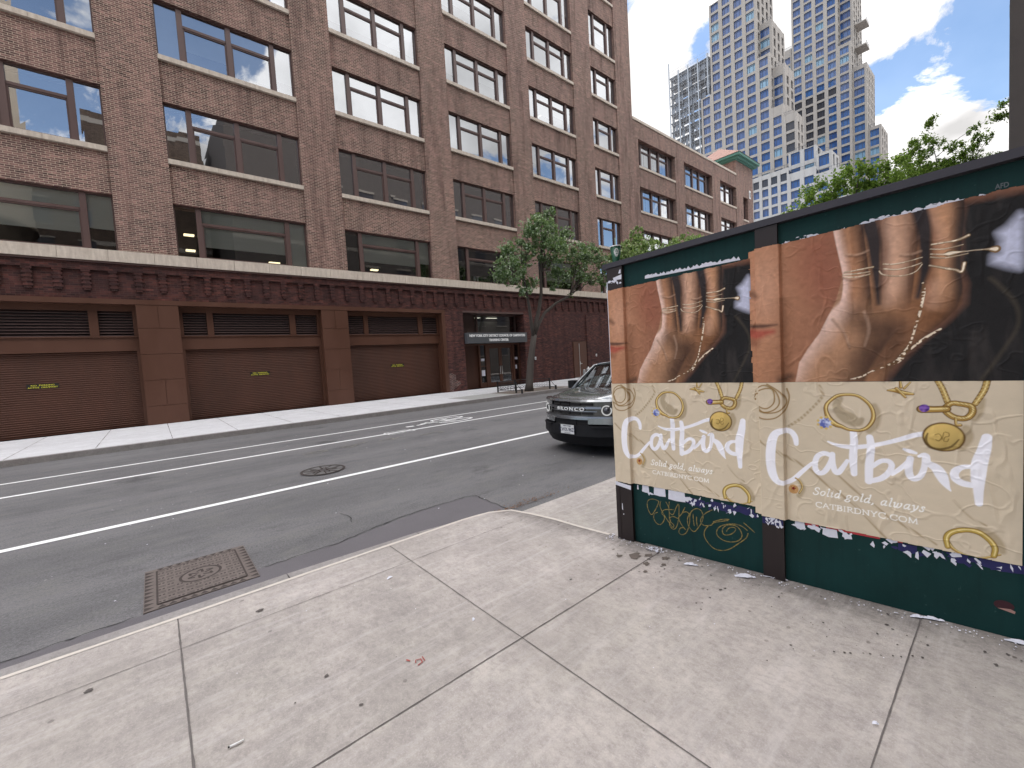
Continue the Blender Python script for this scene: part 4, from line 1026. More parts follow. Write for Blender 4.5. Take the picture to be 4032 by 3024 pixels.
street_tree('street_tree', 'young street tree with forked trunk rising from the fenced pit by the entrance', (14.05,TY,0.12), tr_,
    [((14.0,TY-0.2,5.4),[(13.0,TY,6.3),(14.0,TY,7.4),(14.6,TY,8.3)],0.04),((15.3,TY,6.0),[(15.6,TY,8.2),(16.2,TY,9.1),(16.9,TY,7.9),(16.3,TY,6.4)],0.045),((17.4,TY,4.95),[(18.4,TY,7.2),(19.6,TY,7.5),(20.6,TY,6.9),(19.5,TY,5.9)],0.045)],
    cl, 13500, 0.135, M_['leafA'], 3, None, 1.5)
cl = [(22.5,TY,7.4,1.2),(23.9,TY,8.2,1.2),(25.1,TY,8.0,1.2),(24.2,TY,7.0,1.5),(23.9,TY,9.2,.5),(26.3,TY,7.3,1.0)]
street_tree('street_tree', 'light green bushy street tree behind the green paper cup on the boards', (24.2,TY,0.12), [([(24.2,TY,0.12),(24.2,TY,3),(24.4,TY,5.5)],[0.2,0.15,0.1])], [((24.3,TY,5.0),[(22.6,TY,7.6),(24.0,TY,8.8),(25.6,TY,8.0)],0.06)], cl, 8000, 0.16, M_['leafC'], 5)
cl = [(28.3,TY,8.4,1.2),(30.0,TY,9.0,1.4),(31.8,TY,9.3,1.2),(29.3,TY,7.5,1.5),(31.5,TY,8.0,1.5),(33.3,TY,8.6,1.0)]
street_tree('street_tree', 'bushy street tree in front of the lower wing, just above the boards', (30.6,TY,0.12), [([(30.6,TY,0.12),(30.6,TY,3.4),(30.4,TY,6)],[0.22,0.17,0.1])], [((30.5,TY,5.4),[(28.5,TY,8.4),(30.6,TY,9.3),(32.8,TY,8.8)],0.07)], cl, 7000, 0.18, M_['leafC'], 6)
# near side: feathery locust trees showing above the boards
cl = [(15.2,4.35,5.65,.45),(15.0,3.7,6.05,.55),(15.0,3.0,6.25,.55),(15.4,3.2,5.7,.8),(15.2,2.4,6.2,.55),(15.4,2.3,5.6,.8),(15.0,3.9,5.3,.7),(15.6,1.7,5.7,.7),(14.8,4.5,5.3,.45),(15.2,1.9,6.25,.4),(15.4,1.2,5.6,.6)]
street_tree('locust_tree', 'dense green locust tree rising behind the middle of the green boards', (15.3,3.2,0.12), [([(15.3,3.2,0.12),(15.2,3.1,2.5),(15.3,3.0,4.2)],[0.16,0.12,0.09])], [((15.3,3.0,3.9),[(15.2,4.2,5.6),(15.0,3.5,6.1),(15.1,2.8,6.3),(15.2,2.2,6.0)],0.05)], cl, 11500, 0.10, M_['leafB'], 9, 'locust trees above the boards', 2.2, 0.12)
cl = [(13.6,1.62,5.45,.42),(13.4,1.35,5.9,.34),(13.5,1.30,6.35,.16),(13.4,1.18,6.48,.10),(13.6,.95,5.3,.45),(13.5,.70,5.55,.26),(13.4,.50,5.75,.2),(13.3,.33,6.05,.16),(13.3,.22,6.25,.12),(13.3,.17,6.0,.14),(13.7,.42,5.25,.3),(13.6,1.25,5.2,.5),(13.5,.9,5.75,.18),(13.4,.62,5.95,.12),(13.4,1.5,6.05,.18)]
street_tree('locust_tree', 'sparse feathery locust tree with arching twigs against the bright cloud, right of the dense one', (13.8,1.2,0.12), [([(13.8,1.2,0.12),(13.7,1.15,2.5),(13.6,1.1,4.2)],[0.12,0.09,0.06])], [((13.6,1.1,3.9),[(13.6,1.6,5.5),(13.4,1.25,6.0),(13.5,.8,5.5),(13.4,.45,5.6)],0.022)], cl, 12000, 0.055, M_['leafB'], 10, 'locust trees above the boards', 2.4, 0.06)
cl = [(26,8.0,8.4,1.2),(27,7.0,8.2,1.2),(26.5,6.3,8.8,1.2)]
street_tree('locust_tree', 'more distant locust tree at the foot of the white gridded building', (26.5,5.0,0.12), [([(26.5,5.0,0.12),(26.5,5.2,4),(26.5,6.5,7)],[0.18,0.14,0.08])], [((26.5,6,6.2),[(26,7.6,8.2),(27,6.6,8.8)],0.06)], [(26,7.2,7.0,1.0),(27,6.2,7.3,1.1),(26.5,5.2,7.9,1.2),(26.5,4.2,8.2,1.2),(26.2,3.3,8.0,1.2)], 7000, 0.12, M_['leafB'], 12, 'locust trees above the boards', 2.0, 0.15)

# low iron guard round the tree pit
t = thing('tree_guard', 'low black iron guard rail round the tree pit by the entrance', 'fence', (14,15.8,0.15))
mb_r = MB()
def guard(a, b, posts=True):
    (x0,y0),(x1,y1) = a, b; L = math.hypot(x1-x0,y1-y0); ux, uy = (x1-x0)/L, (y1-y0)/L
    for z in (0.12, 0.42, 0.52): mb_r.tube([(x0,y0,z),(x1,y1,z)], 0.014 if z != 0.42 else 0.009, 5)
    n = max(2, int(round(L/0.22)))
    for i in range(n):
        cx, cy = x0+ux*L*(i+0.5)/n, y0+uy*L*(i+0.5)/n
        P_ = [(cx+ux*0.075*math.cos(k*math.pi/5), cy+uy*0.075*math.cos(k*math.pi/5), 0.27+0.075*math.sin(k*math.pi/5)) for k in range(11)]
        mb_r.tube(P_, 0.008, 4, cap=False)
        for s1 in (-1,1):
            for s2 in (-1,1): mb_r.tube([(cx+ux*0.055*s1,cy+uy*0.055*s1,0.27+0.055*s2),(cx+ux*0.11*s1,cy+uy*0.11*s1,0.27+0.15*s2)], 0.008, 4)
c_ = (14,15.8)
L1, L2 = (13.10-14,16.7-15.8), (13.05-14,15.25-15.8); R1, R2 = (15.45-14,16.7-15.8), (15.3-14,15.25-15.8)
guard(L1, L2); guard(L1, R1); guard(R1, R2)
for a in (L2, R2):
    b = (a[0]-0.02, a[1]-0.42)
    mb_r.tube([(a[0],a[1],0.5),(b[0],b[1],0.14)], 0.014, 5); mb_r.tube([(a[0],a[1],0.12),(b[0],b[1],0.12)], 0.02, 5)
mb_r.build('railing', M_['black_metal'], t)
for p in (L1, L2, R1, R2, (L2[0]-0.02,L2[1]-0.44), (R2[0]-0.02,R2[1]-0.44), (14.25-14,16.7-15.8)):
    q = MB(); h_ = 0.56 if p[1] > -0.6 else 0.2; q.box(p[0]-0.03,p[0]+0.03,p[1]-0.03,p[1]+0.03,-0.05,h_); q.build('post', M_['black_metal'], t)

# hydrant and steel bollard seen past the car's windscreen
t = thing('fire_hydrant', 'dark fire hydrant with pale cap on the far kerb beside the car windscreen', 'hydrant', (19.15,15.9,0.15))
mb = MB(); mb.lathe([(0.16,0),(0.16,0.05),(0.11,0.07),(0.11,0.62),(0.15,0.64),(0.15,0.68),(0.12,0.70)], 20); mb.tube([(0,-0.24,0.5),(0,0.2,0.5)],0.07,12); mb.tube([(-0.24,0,0.45),(0.2,0,0.45)],0.085,12); mb.build('body', M_['black_metal'], t)
mb = MB(); mb.lathe([(0.12,0.70),(0.125,0.78),(0.08,0.86),(0.03,0.88),(0.03,0.93),(0,0.93)], 20); mb.build('cap', simple('silver_cap', (0.5,0.5,0.5), 0.4, 0.3), t)
t = thing('bollard', 'plain steel bollard standing beside the dark fire hydrant', 'bollard', (18.78,15.9,0.15))
mb = MB(); mb.lathe([(0.075,0),(0.075,0.74),(0.06,0.78),(0,0.79)], 16); mb.build('post_tube', simple('steel_grey', (0.35,0.35,0.35), 0.45, 0.4), t)

# ================================================================ COVERS IN THE ROAD
t = thing('manhole_cover', 'round cast iron manhole cover with star spokes in the car lane', 'manhole cover', (2.16,7.86,0.004))
mb = MB(); mb.lathe([(0.0,0.004),(0.325,0.004),(0.335,0.010),(0.36,0.006),(0.36,0.0)], 48); mb.build('plate', M_['iron_grey'], t)
mb = MB()
def ribb(mb, pts, w, z):
    for a, b in zip(pts[:-1], pts[1:]):
        l = math.hypot(b[0]-a[0], b[1]-a[1]) or 1; nx, ny = -(b[1]-a[1])/l*w/2, (b[0]-a[0])/l*w/2
        mb.quad((a[0]+nx,a[1]+ny,z),(a[0]-nx,a[1]-ny,z),(b[0]-nx,b[1]-ny,z),(b[0]+nx,b[1]+ny,z))
ribb(mb, [(0.345*math.cos(i*math.pi/24),0.345*math.sin(i*math.pi/24)) for i in range(49)], 0.045, 0.012)
for k in range(10):
    a = k*math.pi/5+0.2; ribb(mb, [(0.05*math.cos(a),0.05*math.sin(a)),(0.31*math.cos(a),0.31*math.sin(a))], 0.022 if k % 2 else 0.032, 0.0105)
    a2 = a+math.pi/10
    if k % 2: ribb(mb, [(0.13*math.cos(a),0.13*math.sin(a)),(0.23*math.cos(a2),0.23*math.sin(a2)),(0.13*math.cos(a+math.pi/5),0.13*math.sin(a+math.pi/5))], 0.02, 0.011)
ribb(mb, [(0.075*math.cos(i*math.pi/8),0.075*math.sin(i*math.pi/8)) for i in range(17)], 0.03, 0.0115)
mb.build('pattern_groove', M_['iron_dark'], t)
t = thing('utility_cover', 'square rusty cast iron utility cover with a round medallion beside the kerb', 'utility cover', (0.19,4.68,0.0075))
mb = MB(); mb.box(-0.385,0.385,-0.45,0.45,-0.02,0.004); mb.build('frame', M_['iron'], t)
mb = MB(); mb.box(-0.30,0.30,-0.375,0.375,0.0045,0.010); mb.build('lid', M_['iron'], t)
mb = MB()
for s1 in (-1,1):
    n = 11
    for i in range(n):
        y = -0.43+0.86*i/n; d_ = 0.86/n
        mb.add([(s1*0.38,y,0.0055),(s1*0.38,y+d_*0.8,0.0055),(s1*0.318,y+d_*0.4,0.0055)], [(0,1,2)] if s1 < 0 else [(0,1,2)])
    for i in range(9):
        x = -0.30+0.6*i/9; d_ = 0.6/9
        mb.add([(x,s1*0.44,0.0055),(x+d_*0.8,s1*0.44,0.0055),(x+d_*0.4,s1*0.39,0.0055)], [(0,1,2)])
for i in range(10):
    for j in range(12):
        cx, cy = -0.27+0.06*i, -0.345+0.0627*j
        if math.hypot(cx-0.0, cy-0.0) < 0.155: continue
        if (i+j) % 2 == 0:
            for dx in (-0.014, 0.012): mb.quad((cx+dx-0.007,cy-0.012,0.0105),(cx+dx+0.007,cy-0.012,0.0105),(cx+dx+0.007,cy+0.012,0.0105),(cx+dx-0.007,cy+0.012,0.0105))
        else:
            for dy in (-0.014, 0.008): mb.quad((cx-0.026,cy+dy-0.004,0.0105),(cx+0.026,cy+dy-0.004,0.0105),(cx+0.026,cy+dy+0.004,0.0105),(cx-0.026,cy+dy+0.004,0.0105))
ribb(mb, [(0.30,-0.375),(0.30,0.375),(-0.30,0.375),(-0.30,-0.375),(0.30,-0.375)], 0.014, 0.0108)
ribb(mb, [(0.145*math.cos(i*math.pi/18),0.145*math.sin(i*math.pi/18)) for i in range(37)], 0.022, 0.0112)
for k in range(6):
    a = k*math.pi/3; ribb(mb, [(0.03*math.cos(a),0.03*math.sin(a)),(0.10*math.cos(a+0.4),0.10*math.sin(a+0.4)),(0.07*math.cos(a+0.9),0.07*math.sin(a+0.9))], 0.02, 0.0112)
mb.build('pattern_groove', M_['iron_dark'], t)

# ================================================================ CAR
car = thing('parked_car', 'dark grey compact off-road car parked nose towards the corner, half hidden by the boards', 'car', (5.55,5.06,0))
CS = 0.925; car.scale = (CS,CS,CS)
m = N('grey_car_paint'); m.set((0.17,0.18,0.19), 0.25, 0.6); m.b.inputs['Coat Weight'].default_value = 1.0; m.b.inputs['Coat Roughness'].default_value = 0.04; M_['car'] = m.m
M_['car_black'] = simple('black_plastic', (0.012,0.012,0.014), 0.6, 0, 0.2, 10, 0, 0.2)
M_['car_gloss'] = simple('gloss_black', (0.01,0.01,0.011), 0.12, 0, 0.1, 10, 0, 0.8)
M_['tyre'] = simple('rubber', (0.012,0.012,0.012), 0.85)
M_['alloy'] = simple('alloy', (0.25,0.26,0.27), 0.3, 0.8)
M_['car_glass'] = glass('car_window_glass', 0.10, (0.35,0.40,0.40), 0.0)
M_['lamp_ring'] = emit('daylight_ring', (1.0,1.0,1.0), 0.42)
M_['lens'] = simple('lamp_lens', (0.08,0.08,0.09), 0.1, 0.4, 0.1, 10, 0, 0.8)
M_['bar'] = simple('satin_bar', (0.22,0.23,0.25), 0.3, 0.7)
# local: x back (nose at 0), y across, z up
def section(x, w, z0, z1, crown=0.03, r=0.10, n=7):
    """closed-ish half-round section ring from left bottom over the top to right bottom"""
    P = [(-w, z0), (-w*1.0, z0+0.12), (-w*1.005, (z0+z1)/2), (-w*0.985, z1-r*1.2)]
    for i in range(1, n): 
        a = math.pi/2*i/n; P.append((-w*0.985+r*(1-math.cos(a))*1.3, z1-r+r*math.sin(a)-0.0))
    P.append((-w*0.55, z1+crown*0.6)); P.append((0, z1+crown))
    Q = P + [(-y, z) for y, z in P[:-1][::-1]]
    return [(x, y, z) for y, z in Q]
st = [(0.27,0.80,0.30,1.00,0.01),(0.31,0.86,0.30,1.035,0.02),(0.38,0.90,0.28,1.07,0.03),(0.45,0.925,0.26,1.10,0.035),(0.8,0.935,0.26,1.125,0.04),(1.15,0.935,0.26,1.15,0.04),(1.45,0.935,0.26,1.16,0.03),(2.0,0.935,0.26,1.165,0.0),(3.0,0.935,0.26,1.17,0.0),(3.8,0.93,0.28,1.17,0.0),(4.15,0.91,0.32,1.15,0.0),(4.30,0.85,0.36,1.1,0.0)]
rings = [section(*s) for s in st]; n_ = len(rings[0]); mb = MB(); vs = [p for r_ in rings for p in r_]
fs = [(i*n_+k, i*n_+k+1, (i+1)*n_+k+1, (i+1)*n_+k) for i in range(len(rings)-1) for k in range(n_-1)]
fs += [tuple(range(n_-1,-1,-1)), tuple((len(rings)-1)*n_+k for k in range(n_))]
fs += [(i*n_, (i+1)*n_, (i+1)*n_+n_-1, i*n_+n_-1) for i in range(len(rings)-1)]
mb.add(vs, fs, 0, True); bd = mb.build('body', M_['car'], car)
# bonnet with two raised shoulders
mb = MB(); nx_, ny_ = 14, 24; V = []
for i in range(nx_+1):
    for j in range(ny_+1):
        x = 0.10+0.98*i/nx_; v = j/ny_*2-1; w = 0.80+0.09*min(1,max(0,x-0.10)/0.35)
        z = 1.055+0.125*(max(0,x-0.10)/0.98)**0.7+0.02*(1-v*v)
        z += 0.028*math.exp(-((abs(v)-0.70)/0.13)**2)*min(1,max(0,x-0.10)/0.25)
        z -= 0.045*max(0,abs(v)-0.85)/0.15 + 0.03*math.exp(-(x-0.10)/0.06)
        V.append((x+0.27*abs(v)**2.3*max(0,1-(x-0.10)/0.9), v*w, z+0.01))
mb.add(V, [(i*(ny_+1)+j, (i+1)*(ny_+1)+j, (i+1)*(ny_+1)+j+1, i*(ny_+1)+j+1) for i in range(nx_) for j in range(ny_)], 0, True)
mb.build('bonnet', M_['car'], car)
# cabin
mb = MB()
def ringc(x, w, z): return [(x,-w,z),(x,w,z)]
A0, A1 = (1.03,0.80,1.165), (1.62,0.66,1.63); B1 = (3.85,0.66,1.72); B0 = (4.2,0.82,1.165)
roof = []
for i in range(9):
    for j in range(9):
        x = A1[0]+(B1[0]-A1[0])*i/8; v = j/8*2-1; roof.append((x, v*0.68, 1.645+0.05*(1-v*v)+0.045*math.sin(math.pi*(i+1.2)/10)-0.03*(abs(v)>0.95)))
mb.add(roof, [(i*9+j,(i+1)*9+j,(i+1)*9+j+1,i*9+j+1) for i in range(8) for j in range(8)], 0, True)
for s in (-1,1):
    mb.tube([(1.00,s*0.83,1.16),(1.30,s*0.77,1.40),(1.63,s*0.69,1.64),(1.85,s*0.68,1.67)],[0.035,0.034,0.034,0.03],6)
    mb.tube([(3.86,s*0.68,1.72),(4.2,s*0.82,1.16)],0.06,6); mb.tube([(2.65,s*0.69,1.72),(2.6,s*0.87,1.16)],0.035,6); mb.tube([(1.8,s*0.69,1.665),(3.0,s*0.69,1.70),(3.86,s*0.69,1.70)],0.03,6)
mb.build('roof', M_['car'], car)
mb = MB()
for s in (-1,1): mb.tube([(2.1,s*0.62,1.77),(2.3,s*0.62,1.80),(3.6,s*0.62,1.80),(3.8,s*0.62,1.77)],0.016,6)
mb.build('roof_rack', M_['car_black'], car)
mb = MB(); ws = []
for i in range(7):
    for j in range(11):
        a = i/6; v = j/10*2-1; w = 0.80+(0.665-0.80)*a; ws.append((1.04+0.58*a-0.10*(1-v*v)*(1-a*0.4)+0.02, v*w, 1.165+0.475*a))
mb.add(ws, [(i*11+j,(i+1)*11+j,(i+1)*11+j+1,i*11+j+1) for i in range(6) for j in range(10)], 0, True); mb.build('windscreen', M_['car_glass'], car)
for s in (-1,1):
    mb = MB(); mb.quad((1.12,s*0.855,1.17),(4.1,s*0.855,1.17),(3.8,s*0.695,1.68),(1.72,s*0.695,1.64)); mb.build('side_window', M_['car_glass'], car)
    q = MB(); q.box(1.20,1.36,s*0.95,s*1.13,1.17,1.34); q.tube([(1.28,s*0.86,1.17),(1.28,s*0.97,1.21)],0.03,6); o = q.build('wing_mirror', M_['car_black'], car); bevel(o,0.03,3)
mb = MB(); mb.box(1.2,1.45,-0.72,0.72,1.04,1.16); mb.box(2.2,2.4,-0.65,-0.2,0.6,1.45); mb.box(2.2,2.4,0.2,0.65,0.6,1.45); mb.box(1.3,4.2,-0.8,0.8,1.0,1.02); o = mb.build('interior', M_['car_black'], car); bevel(o,0.05,3)
# curved front panels follow one bow
def bow(y): return 0.30*(abs(y)/0.9)**2.3
def strip(mb, y0, y1, z0, z1, out0, out1, n=14, mi=0):
    V = []
    for i in range(n+1):
        y = y0+(y1-y0)*i/n; b = bow(y)
        V += [(b-out0,y,z0),(b-out1,y,z1),(b+0.12,y,z1),(b+0.12,y,z0)]
    mb.add(V, [(i*4+k,(i+1)*4+k,(i+1)*4+(k+1)%4,i*4+(k+1)%4) for i in range(n) for k in range(4)]+[(0,1,2,3),(n*4+3,n*4+2,n*4+1,n*4)], mi)
mb = MB(); strip(mb,-0.90,0.90,0.765,1.035,0.0,-0.02); mb.build('grille_panel', M_['car_gloss'], car)
mb = MB(); strip(mb,-0.92,0.92,1.036,1.075,0.035,-0.0)
mb.build('bonnet_lip', M_['car'], car)
gr = MB()
for z0, z1, hw_ in ((0.955,1.005,0.50),(0.79,0.84,0.50)):
    for k in range(4):
        y0 = -hw_+k*hw_/2+0.015; strip(gr, y0, y0+hw_/2-0.03, z0+(0.008 if k in (0,3) else 0), z1, 0.012, 0.006, 3)
gr.build('grille_slot', M_['dark_void'], car)
mb = MB(); strip(mb,-0.56,0.56,0.915,0.935,0.016,0.012); strip(mb,-0.56,0.56,0.850,0.862,0.016,0.012); strip(mb,-0.93,0.93,0.728,0.764,0.03,0.02); mb.build('grille_trim', M_['bar'], car)
tl = text_mb('BRONCO', 0.082, 0.012, 1.6, 0, 0.0025, 'CENTER', 1.35)
mb = MB(); put_text(mb, tl, lambda x,y,z: (bow(-x)-0.022+z, -x, 0.868+y)); mb.build('lettering', M_['white'], car)
for s in (-1,1):
    hl = MB(); strip(hl, s*0.57, s*0.88, 0.79, 1.02, 0.02, 0.004, 6); o = hl.build('headlight', M_['car_gloss'], car)
    q = MB(); c_ = (bow(0.73)-0.035, s*0.735, 0.88); ca_, sa_ = math.cos(s*0.5), math.sin(s*0.5)
    V = []; nn = 32
    for k in range(nn):
        a = 2*math.pi*k/nn
        for rr, dx in ((0.094,0.0),(0.094,-0.014),(0.074,-0.014),(0.074,0.0)): u_, w_ = rr*math.cos(a), dx; V.append((c_[0]+w_*ca_+u_*sa_, c_[1]-w_*sa_+u_*ca_, c_[2]+rr*math.sin(a)))
    keep = [k for k in range(nn)]
    q.add(V, [(k*4+j,((k+1)%nn)*4+j,((k+1)%nn)*4+(j+1)%4,k*4+(j+1)%4) for k in keep if not (5*nn/16 < k < 6.3*nn/16) for j in range(4)])
    q.build('light_ring', M_['lamp_ring'], o)
    q = MB(); q.lathe([(0.0,0.03),(0.045,0.02),(0.062,0.0)], 20)
    q.v = [(c_[0]-z*ca_+x*sa_, c_[1]+z*sa_+x*ca_, c_[2]+y) for x,y,z in q.v]; q.build('lens', M_['lens'], o)
    q = MB(); strip(q, s*0.36, s*0.64, 0.905, 0.945, 0.03, 0.02, 5); q.build('indicator_bar', M_['bar'], car)
# bumper: grey band, black lower part
mb = MB(); strip(mb,-0.955,-0.42,0.63,0.735,0.06,0.05); strip(mb,0.42,0.955,0.63,0.735,0.06,0.05); strip(mb,-0.42,0.42,0.705,0.735,0.055,0.05); mb.build('bumper_band', M_['car'], car)
mb = MB(); strip(mb,-0.42,0.42,0.60,0.704,0.02,0.02); mb.build('air_intake', M_['dark_void'], car)
mb = MB(); strip(mb,-0.955,0.955,0.40,0.60,0.085,0.07); strip(mb,-0.93,0.93,0.24,0.40,-0.04,0.06)
for s in (-1,1): strip(mb, s*0.50, s*0.93, 0.56, 0.585, 0.10, 0.10, 6)
strip(mb,-0.16,0.05,0.60,0.70,0.04,0.03)
mb.build('bumper', M_['car_black'], car)
mb = MB(); strip(mb,-0.8,0.8,0.215,0.27,-0.05,-0.02); mb.build('skid_plate', M_['car_black'], car)
# number plate: white with dark characters
pl = MB(); px_ = -0.105; y0 = 0.155
pl.box(px_-0.006,px_,-0.165+y0*0,0.165,0.435,0.605)
for v in range(len(pl.v)): pl.v[v] = (pl.v[v][0], pl.v[v][1]+0.0, pl.v[v][2])
tk = text_mb('KWX\u20229627'.replace('\u2022','-'), 0.098, 0.0, 0.86, 0, 0.0015); ts = text_mb('NEW YORK', 0.026, 0, 1.4, 0, 0.001); te = text_mb('EXCELSIOR', 0.02, 0, 1.4, 0, 0.0005)
put_text(pl, tk, lambda x,y,z: (px_-0.009,-x,0.482+y), 1); put_text(pl, ts, lambda x,y,z: (px_-0.009,-x,0.575+y), 1); put_text(pl, te, lambda x,y,z: (px_-0.009,-x,0.445+y), 1)
pl.build('number_plate', [simple('plate_white', (0.72,0.72,0.72), 0.5, 0, 0.05), simple('plate_ink', (0.02,0.02,0.06), 0.6)], car)
# wheels and arches
for s in (-1,1):
    for x in (0.95, 3.55):
        w = MB(); w.lathe([(0.20,-0.11),(0.33,-0.115),(0.355,-0.09),(0.36,0),(0.355,0.09),(0.33,0.115),(0.20,0.11)], 32); w.v = [(x+a, s*0.83+c, 0.36+b) for a,b,c in w.v]
        o = w.build('wheel', M_['tyre'], car)
        r_ = MB(); r_.lathe([(0.205,0.07),(0.19,0.10),(0.05,0.085),(0,0.085)], 32)
        for k in range(5):
            a = k*2*math.pi/5; r_.tube([(0.04*math.cos(a),0.04*math.sin(a),0.10),(0.20*math.cos(a),0.20*math.sin(a),0.11)],[0.03,0.02],6)
        r_.v = [(x+a, s*(0.83+c), 0.36+b) for a,b,c in r_.v]; r_.build('rim', M_['alloy'], o)
        q = MB(); P_ = [(x+0.42*math.cos(k*math.pi/12), s*0.93, 0.36+0.42*math.sin(k*math.pi/12)) for k in range(13)]; q.tube(P_, 0.045, 6); q.build('wheel_arch', M_['car_black'], car)
q = MB(); q.box(0.5,4.1,-0.80,0.80,0.22,0.30); q.build('underbody', M_['dark_void'], car)

# ================================================================ GREEN BOARDS (hoarding)
HA = (3.01,2.21); HU = (0.12839276,-0.9917234); HN = (0.9917234,0.12839276)
def H(s, off, z): return (HA[0]+HU[0]*s-HN[0]*off, HA[1]+HU[1]*s-HN[1]*off, z)
def rise(s, z): return z+0.054*s*max(0,(z-1.495))/1.0
hb = thing('plywood_hoarding', 'dark green site boards with brown posts and a dark cap rail, pasted with posters', 'hoarding', (HA[0],HA[1],0))
ivh = Matrix.Translation((-HA[0],-HA[1],0))
def HP(o): o.parent = hb; o.matrix_parent_inverse = ivh; return o
m = N('green_board_paint'); a = m.noise(2.5, 6, 0.65); b_ = m.noise(38, 5, 0.7); e_ = m.noise(3, 4, 0.6, m.mapping((8,8,0.5)))
c = m.mix(m.ramp(a,[(0.3,0.0),(0.7,1.0)]), (0.0030,0.024,0.023), (0.006,0.038,0.037)); c = m.mix(m.ramp(b_,[(0.64,0.0),(0.72,0.5)]), c, (0.05,0.10,0.10)); c = m.mix(m.ramp(e_,[(0.5,0.0),(0.8,0.35)]), c, (0.002,0.010,0.010))
m.set(c, m.ramp(a,[(0.3,0.55),(0.7,0.7)]), 0, 0.2); m.bump(m.math('ADD', e_, b_), 0.2, 0.003); M_['green'] = m.m
M_['post'] = metal_paint('dark_brown_post_paint', (0.020,0.012,0.012), 0.5, 0.3)
m = N('dark_cap_paint'); a = m.noise(6,5,0.6); m.set(m.mix(a, (0.026,0.024,0.034), (0.048,0.044,0.055)), 0.55, 0, 0.4); M_['cap'] = m.m
def hbox(mb, s0, s1, o0, o1, z0, z1, mi=0):
    n = max(1, int((s1-s0)/0.3))
    for i in range(n):
        a, b = s0+(s1-s0)*i/n, s0+(s1-s0)*(i+1)/n
        V = [H(a,o0,rise(a,z0)),H(b,o0,rise(b,z0)),H(b,o1,rise(b,z0)),H(a,o1,rise(a,z0)),H(a,o0,rise(a,z1)),H(b,o0,rise(b,z1)),H(b,o1,rise(b,z1)),H(a,o1,rise(a,z1))]
        F_ = [(0,3,2,1),(4,5,6,7),(0,1,5,4),(2,3,7,6)]
        if i == 0: F_.append((3,0,4,7))
        if i == n-1: F_.append((1,2,6,5))
        mb.add(V, F_, mi)
mb = MB(); hbox(mb, 0.0, 1.15, -0.03, 0.0, 0.152, 2.452); HP(mb.build('board_panel', M_['green']))
mb = MB(); hbox(mb, 1.153, 2.30, -0.03, 0.0, 0.152, 2.452); HP(mb.build('board_panel', M_['green']))
mb = MB(); hbox(mb, 2.303, 4.6, -0.03, 0.0, 0.152, 2.452); HP(mb.build('board_panel', M_['green']))
for s0, s1 in ((-0.018,0.122),(1.088,1.215),(2.262,2.39),(3.4,3.53)):
    mb = MB(); hbox(mb, s0, s1, 0.0005, 0.036, 0.152, 2.452); HP(mb.build('post', M_['post']))
    if s0 < 0:
        mb = MB(); hbox(mb, s0-0.002, s0+0.045, -0.09, -0.0005, 0.151, 2.45); hbox(mb, s0-0.004, s0+0.03, 0.0365, 0.040, 0.152, 0.63); HP(mb.build('corner_post', M_['post']))
mb = MB(); hbox(mb, -0.055, 4.65, -0.12, 0.045, 2.456, 2.497); o = HP(mb.build('cap_rail', M_['cap']))
mb = MB()
mb.box(3.05, 11.5, 2.14, 2.17, 0.03, 2.40); mb.box(3.05, 11.5, 2.08, 2.25, 2.402, 2.44)
HP(mb.build('return_panel', M_['green']))
# gold pen scribbles on the green board
mb = MB(); G_ = [[(0.341,0.532),(0.304,0.542),(0.263,0.534),(0.24,0.503),(0.245,0.45),(0.271,0.408),(0.3,0.441),(0.33,0.5),(0.341,0.532)],[(0.327,0.439),(0.299,0.42),(0.291,0.385),(0.31,0.348),(0.343,0.339),(0.371,0.369),(0.383,0.411),(0.361,0.439),(0.388,0.472),(0.461,0.486)],[(0.358,0.538),(0.349,0.49),(0.386,0.418),(0.424,0.367),(0.449,0.34),(0.456,0.361),(0.431,0.382),(0.426,0.413),(0.458,0.43),(0.49,0.42)],[(0.398,0.539),(0.422,0.491),(0.422,0.399)],[(0.427,0.545),(0.421,0.465),(0.453,0.445),(0.481,0.509),(0.501,0.539),(0.502,0.481),(0.496,0.415),(0.475,0.345),(0.448,0.326),(0.423,0.354),(0.432,0.401)],[(0.55,0.523),(0.523,0.466),(0.497,0.428),(0.52,0.375),(0.55,0.343)],[(0.49,0.42),(0.523,0.466),(0.555,0.489),(0.579,0.477),(0.584,0.434),(0.572,0.368),(0.549,0.317),(0.517,0.297),(0.495,0.311),(0.506,0.346),(0.532,0.358)],[(0.586,0.485),(0.566,0.436),(0.57,0.386),(0.593,0.353),(0.617,0.346),(0.642,0.377),(0.674,0.434),(0.684,0.48),(0.671,0.521),(0.636,0.53),(0.598,0.5),(0.585,0.46)],[(0.61,0.484),(0.611,0.44),(0.616,0.39)],[(0.636,0.467),(0.635,0.426),(0.64,0.392)],[(0.753,0.544),(0.705,0.509),(0.675,0.472),(0.665,0.432),(0.691,0.41),(0.743,0.425),(0.761,0.447),(0.862,0.487)],[(0.755,0.452),(0.818,0.484),(0.868,0.495)],[(0.726,0.421),(0.695,0.377),(0.688,0.331),(0.71,0.287),(0.755,0.249),(0.811,0.248),(0.867,0.275),(0.933,0.337),(0.976,0.383),(0.99,0.421)],[(0.987,0.438),(0.947,0.464),(0.888,0.466),(0.817,0.438),(0.782,0.397),(0.783,0.354),(0.825,0.328),(0.879,0.329),(0.928,0.353),(0.95,0.394),(0.935,0.438),(0.904,0.458),(0.855,0.45),(0.822,0.418),(0.821,0.382),(0.842,0.372),(0.881,0.39),(0.909,0.426),(0.898,0.442),(0.866,0.431),(0.846,0.4)],[(0.963,0.491),(0.998,0.464),(1.033,0.435)]]
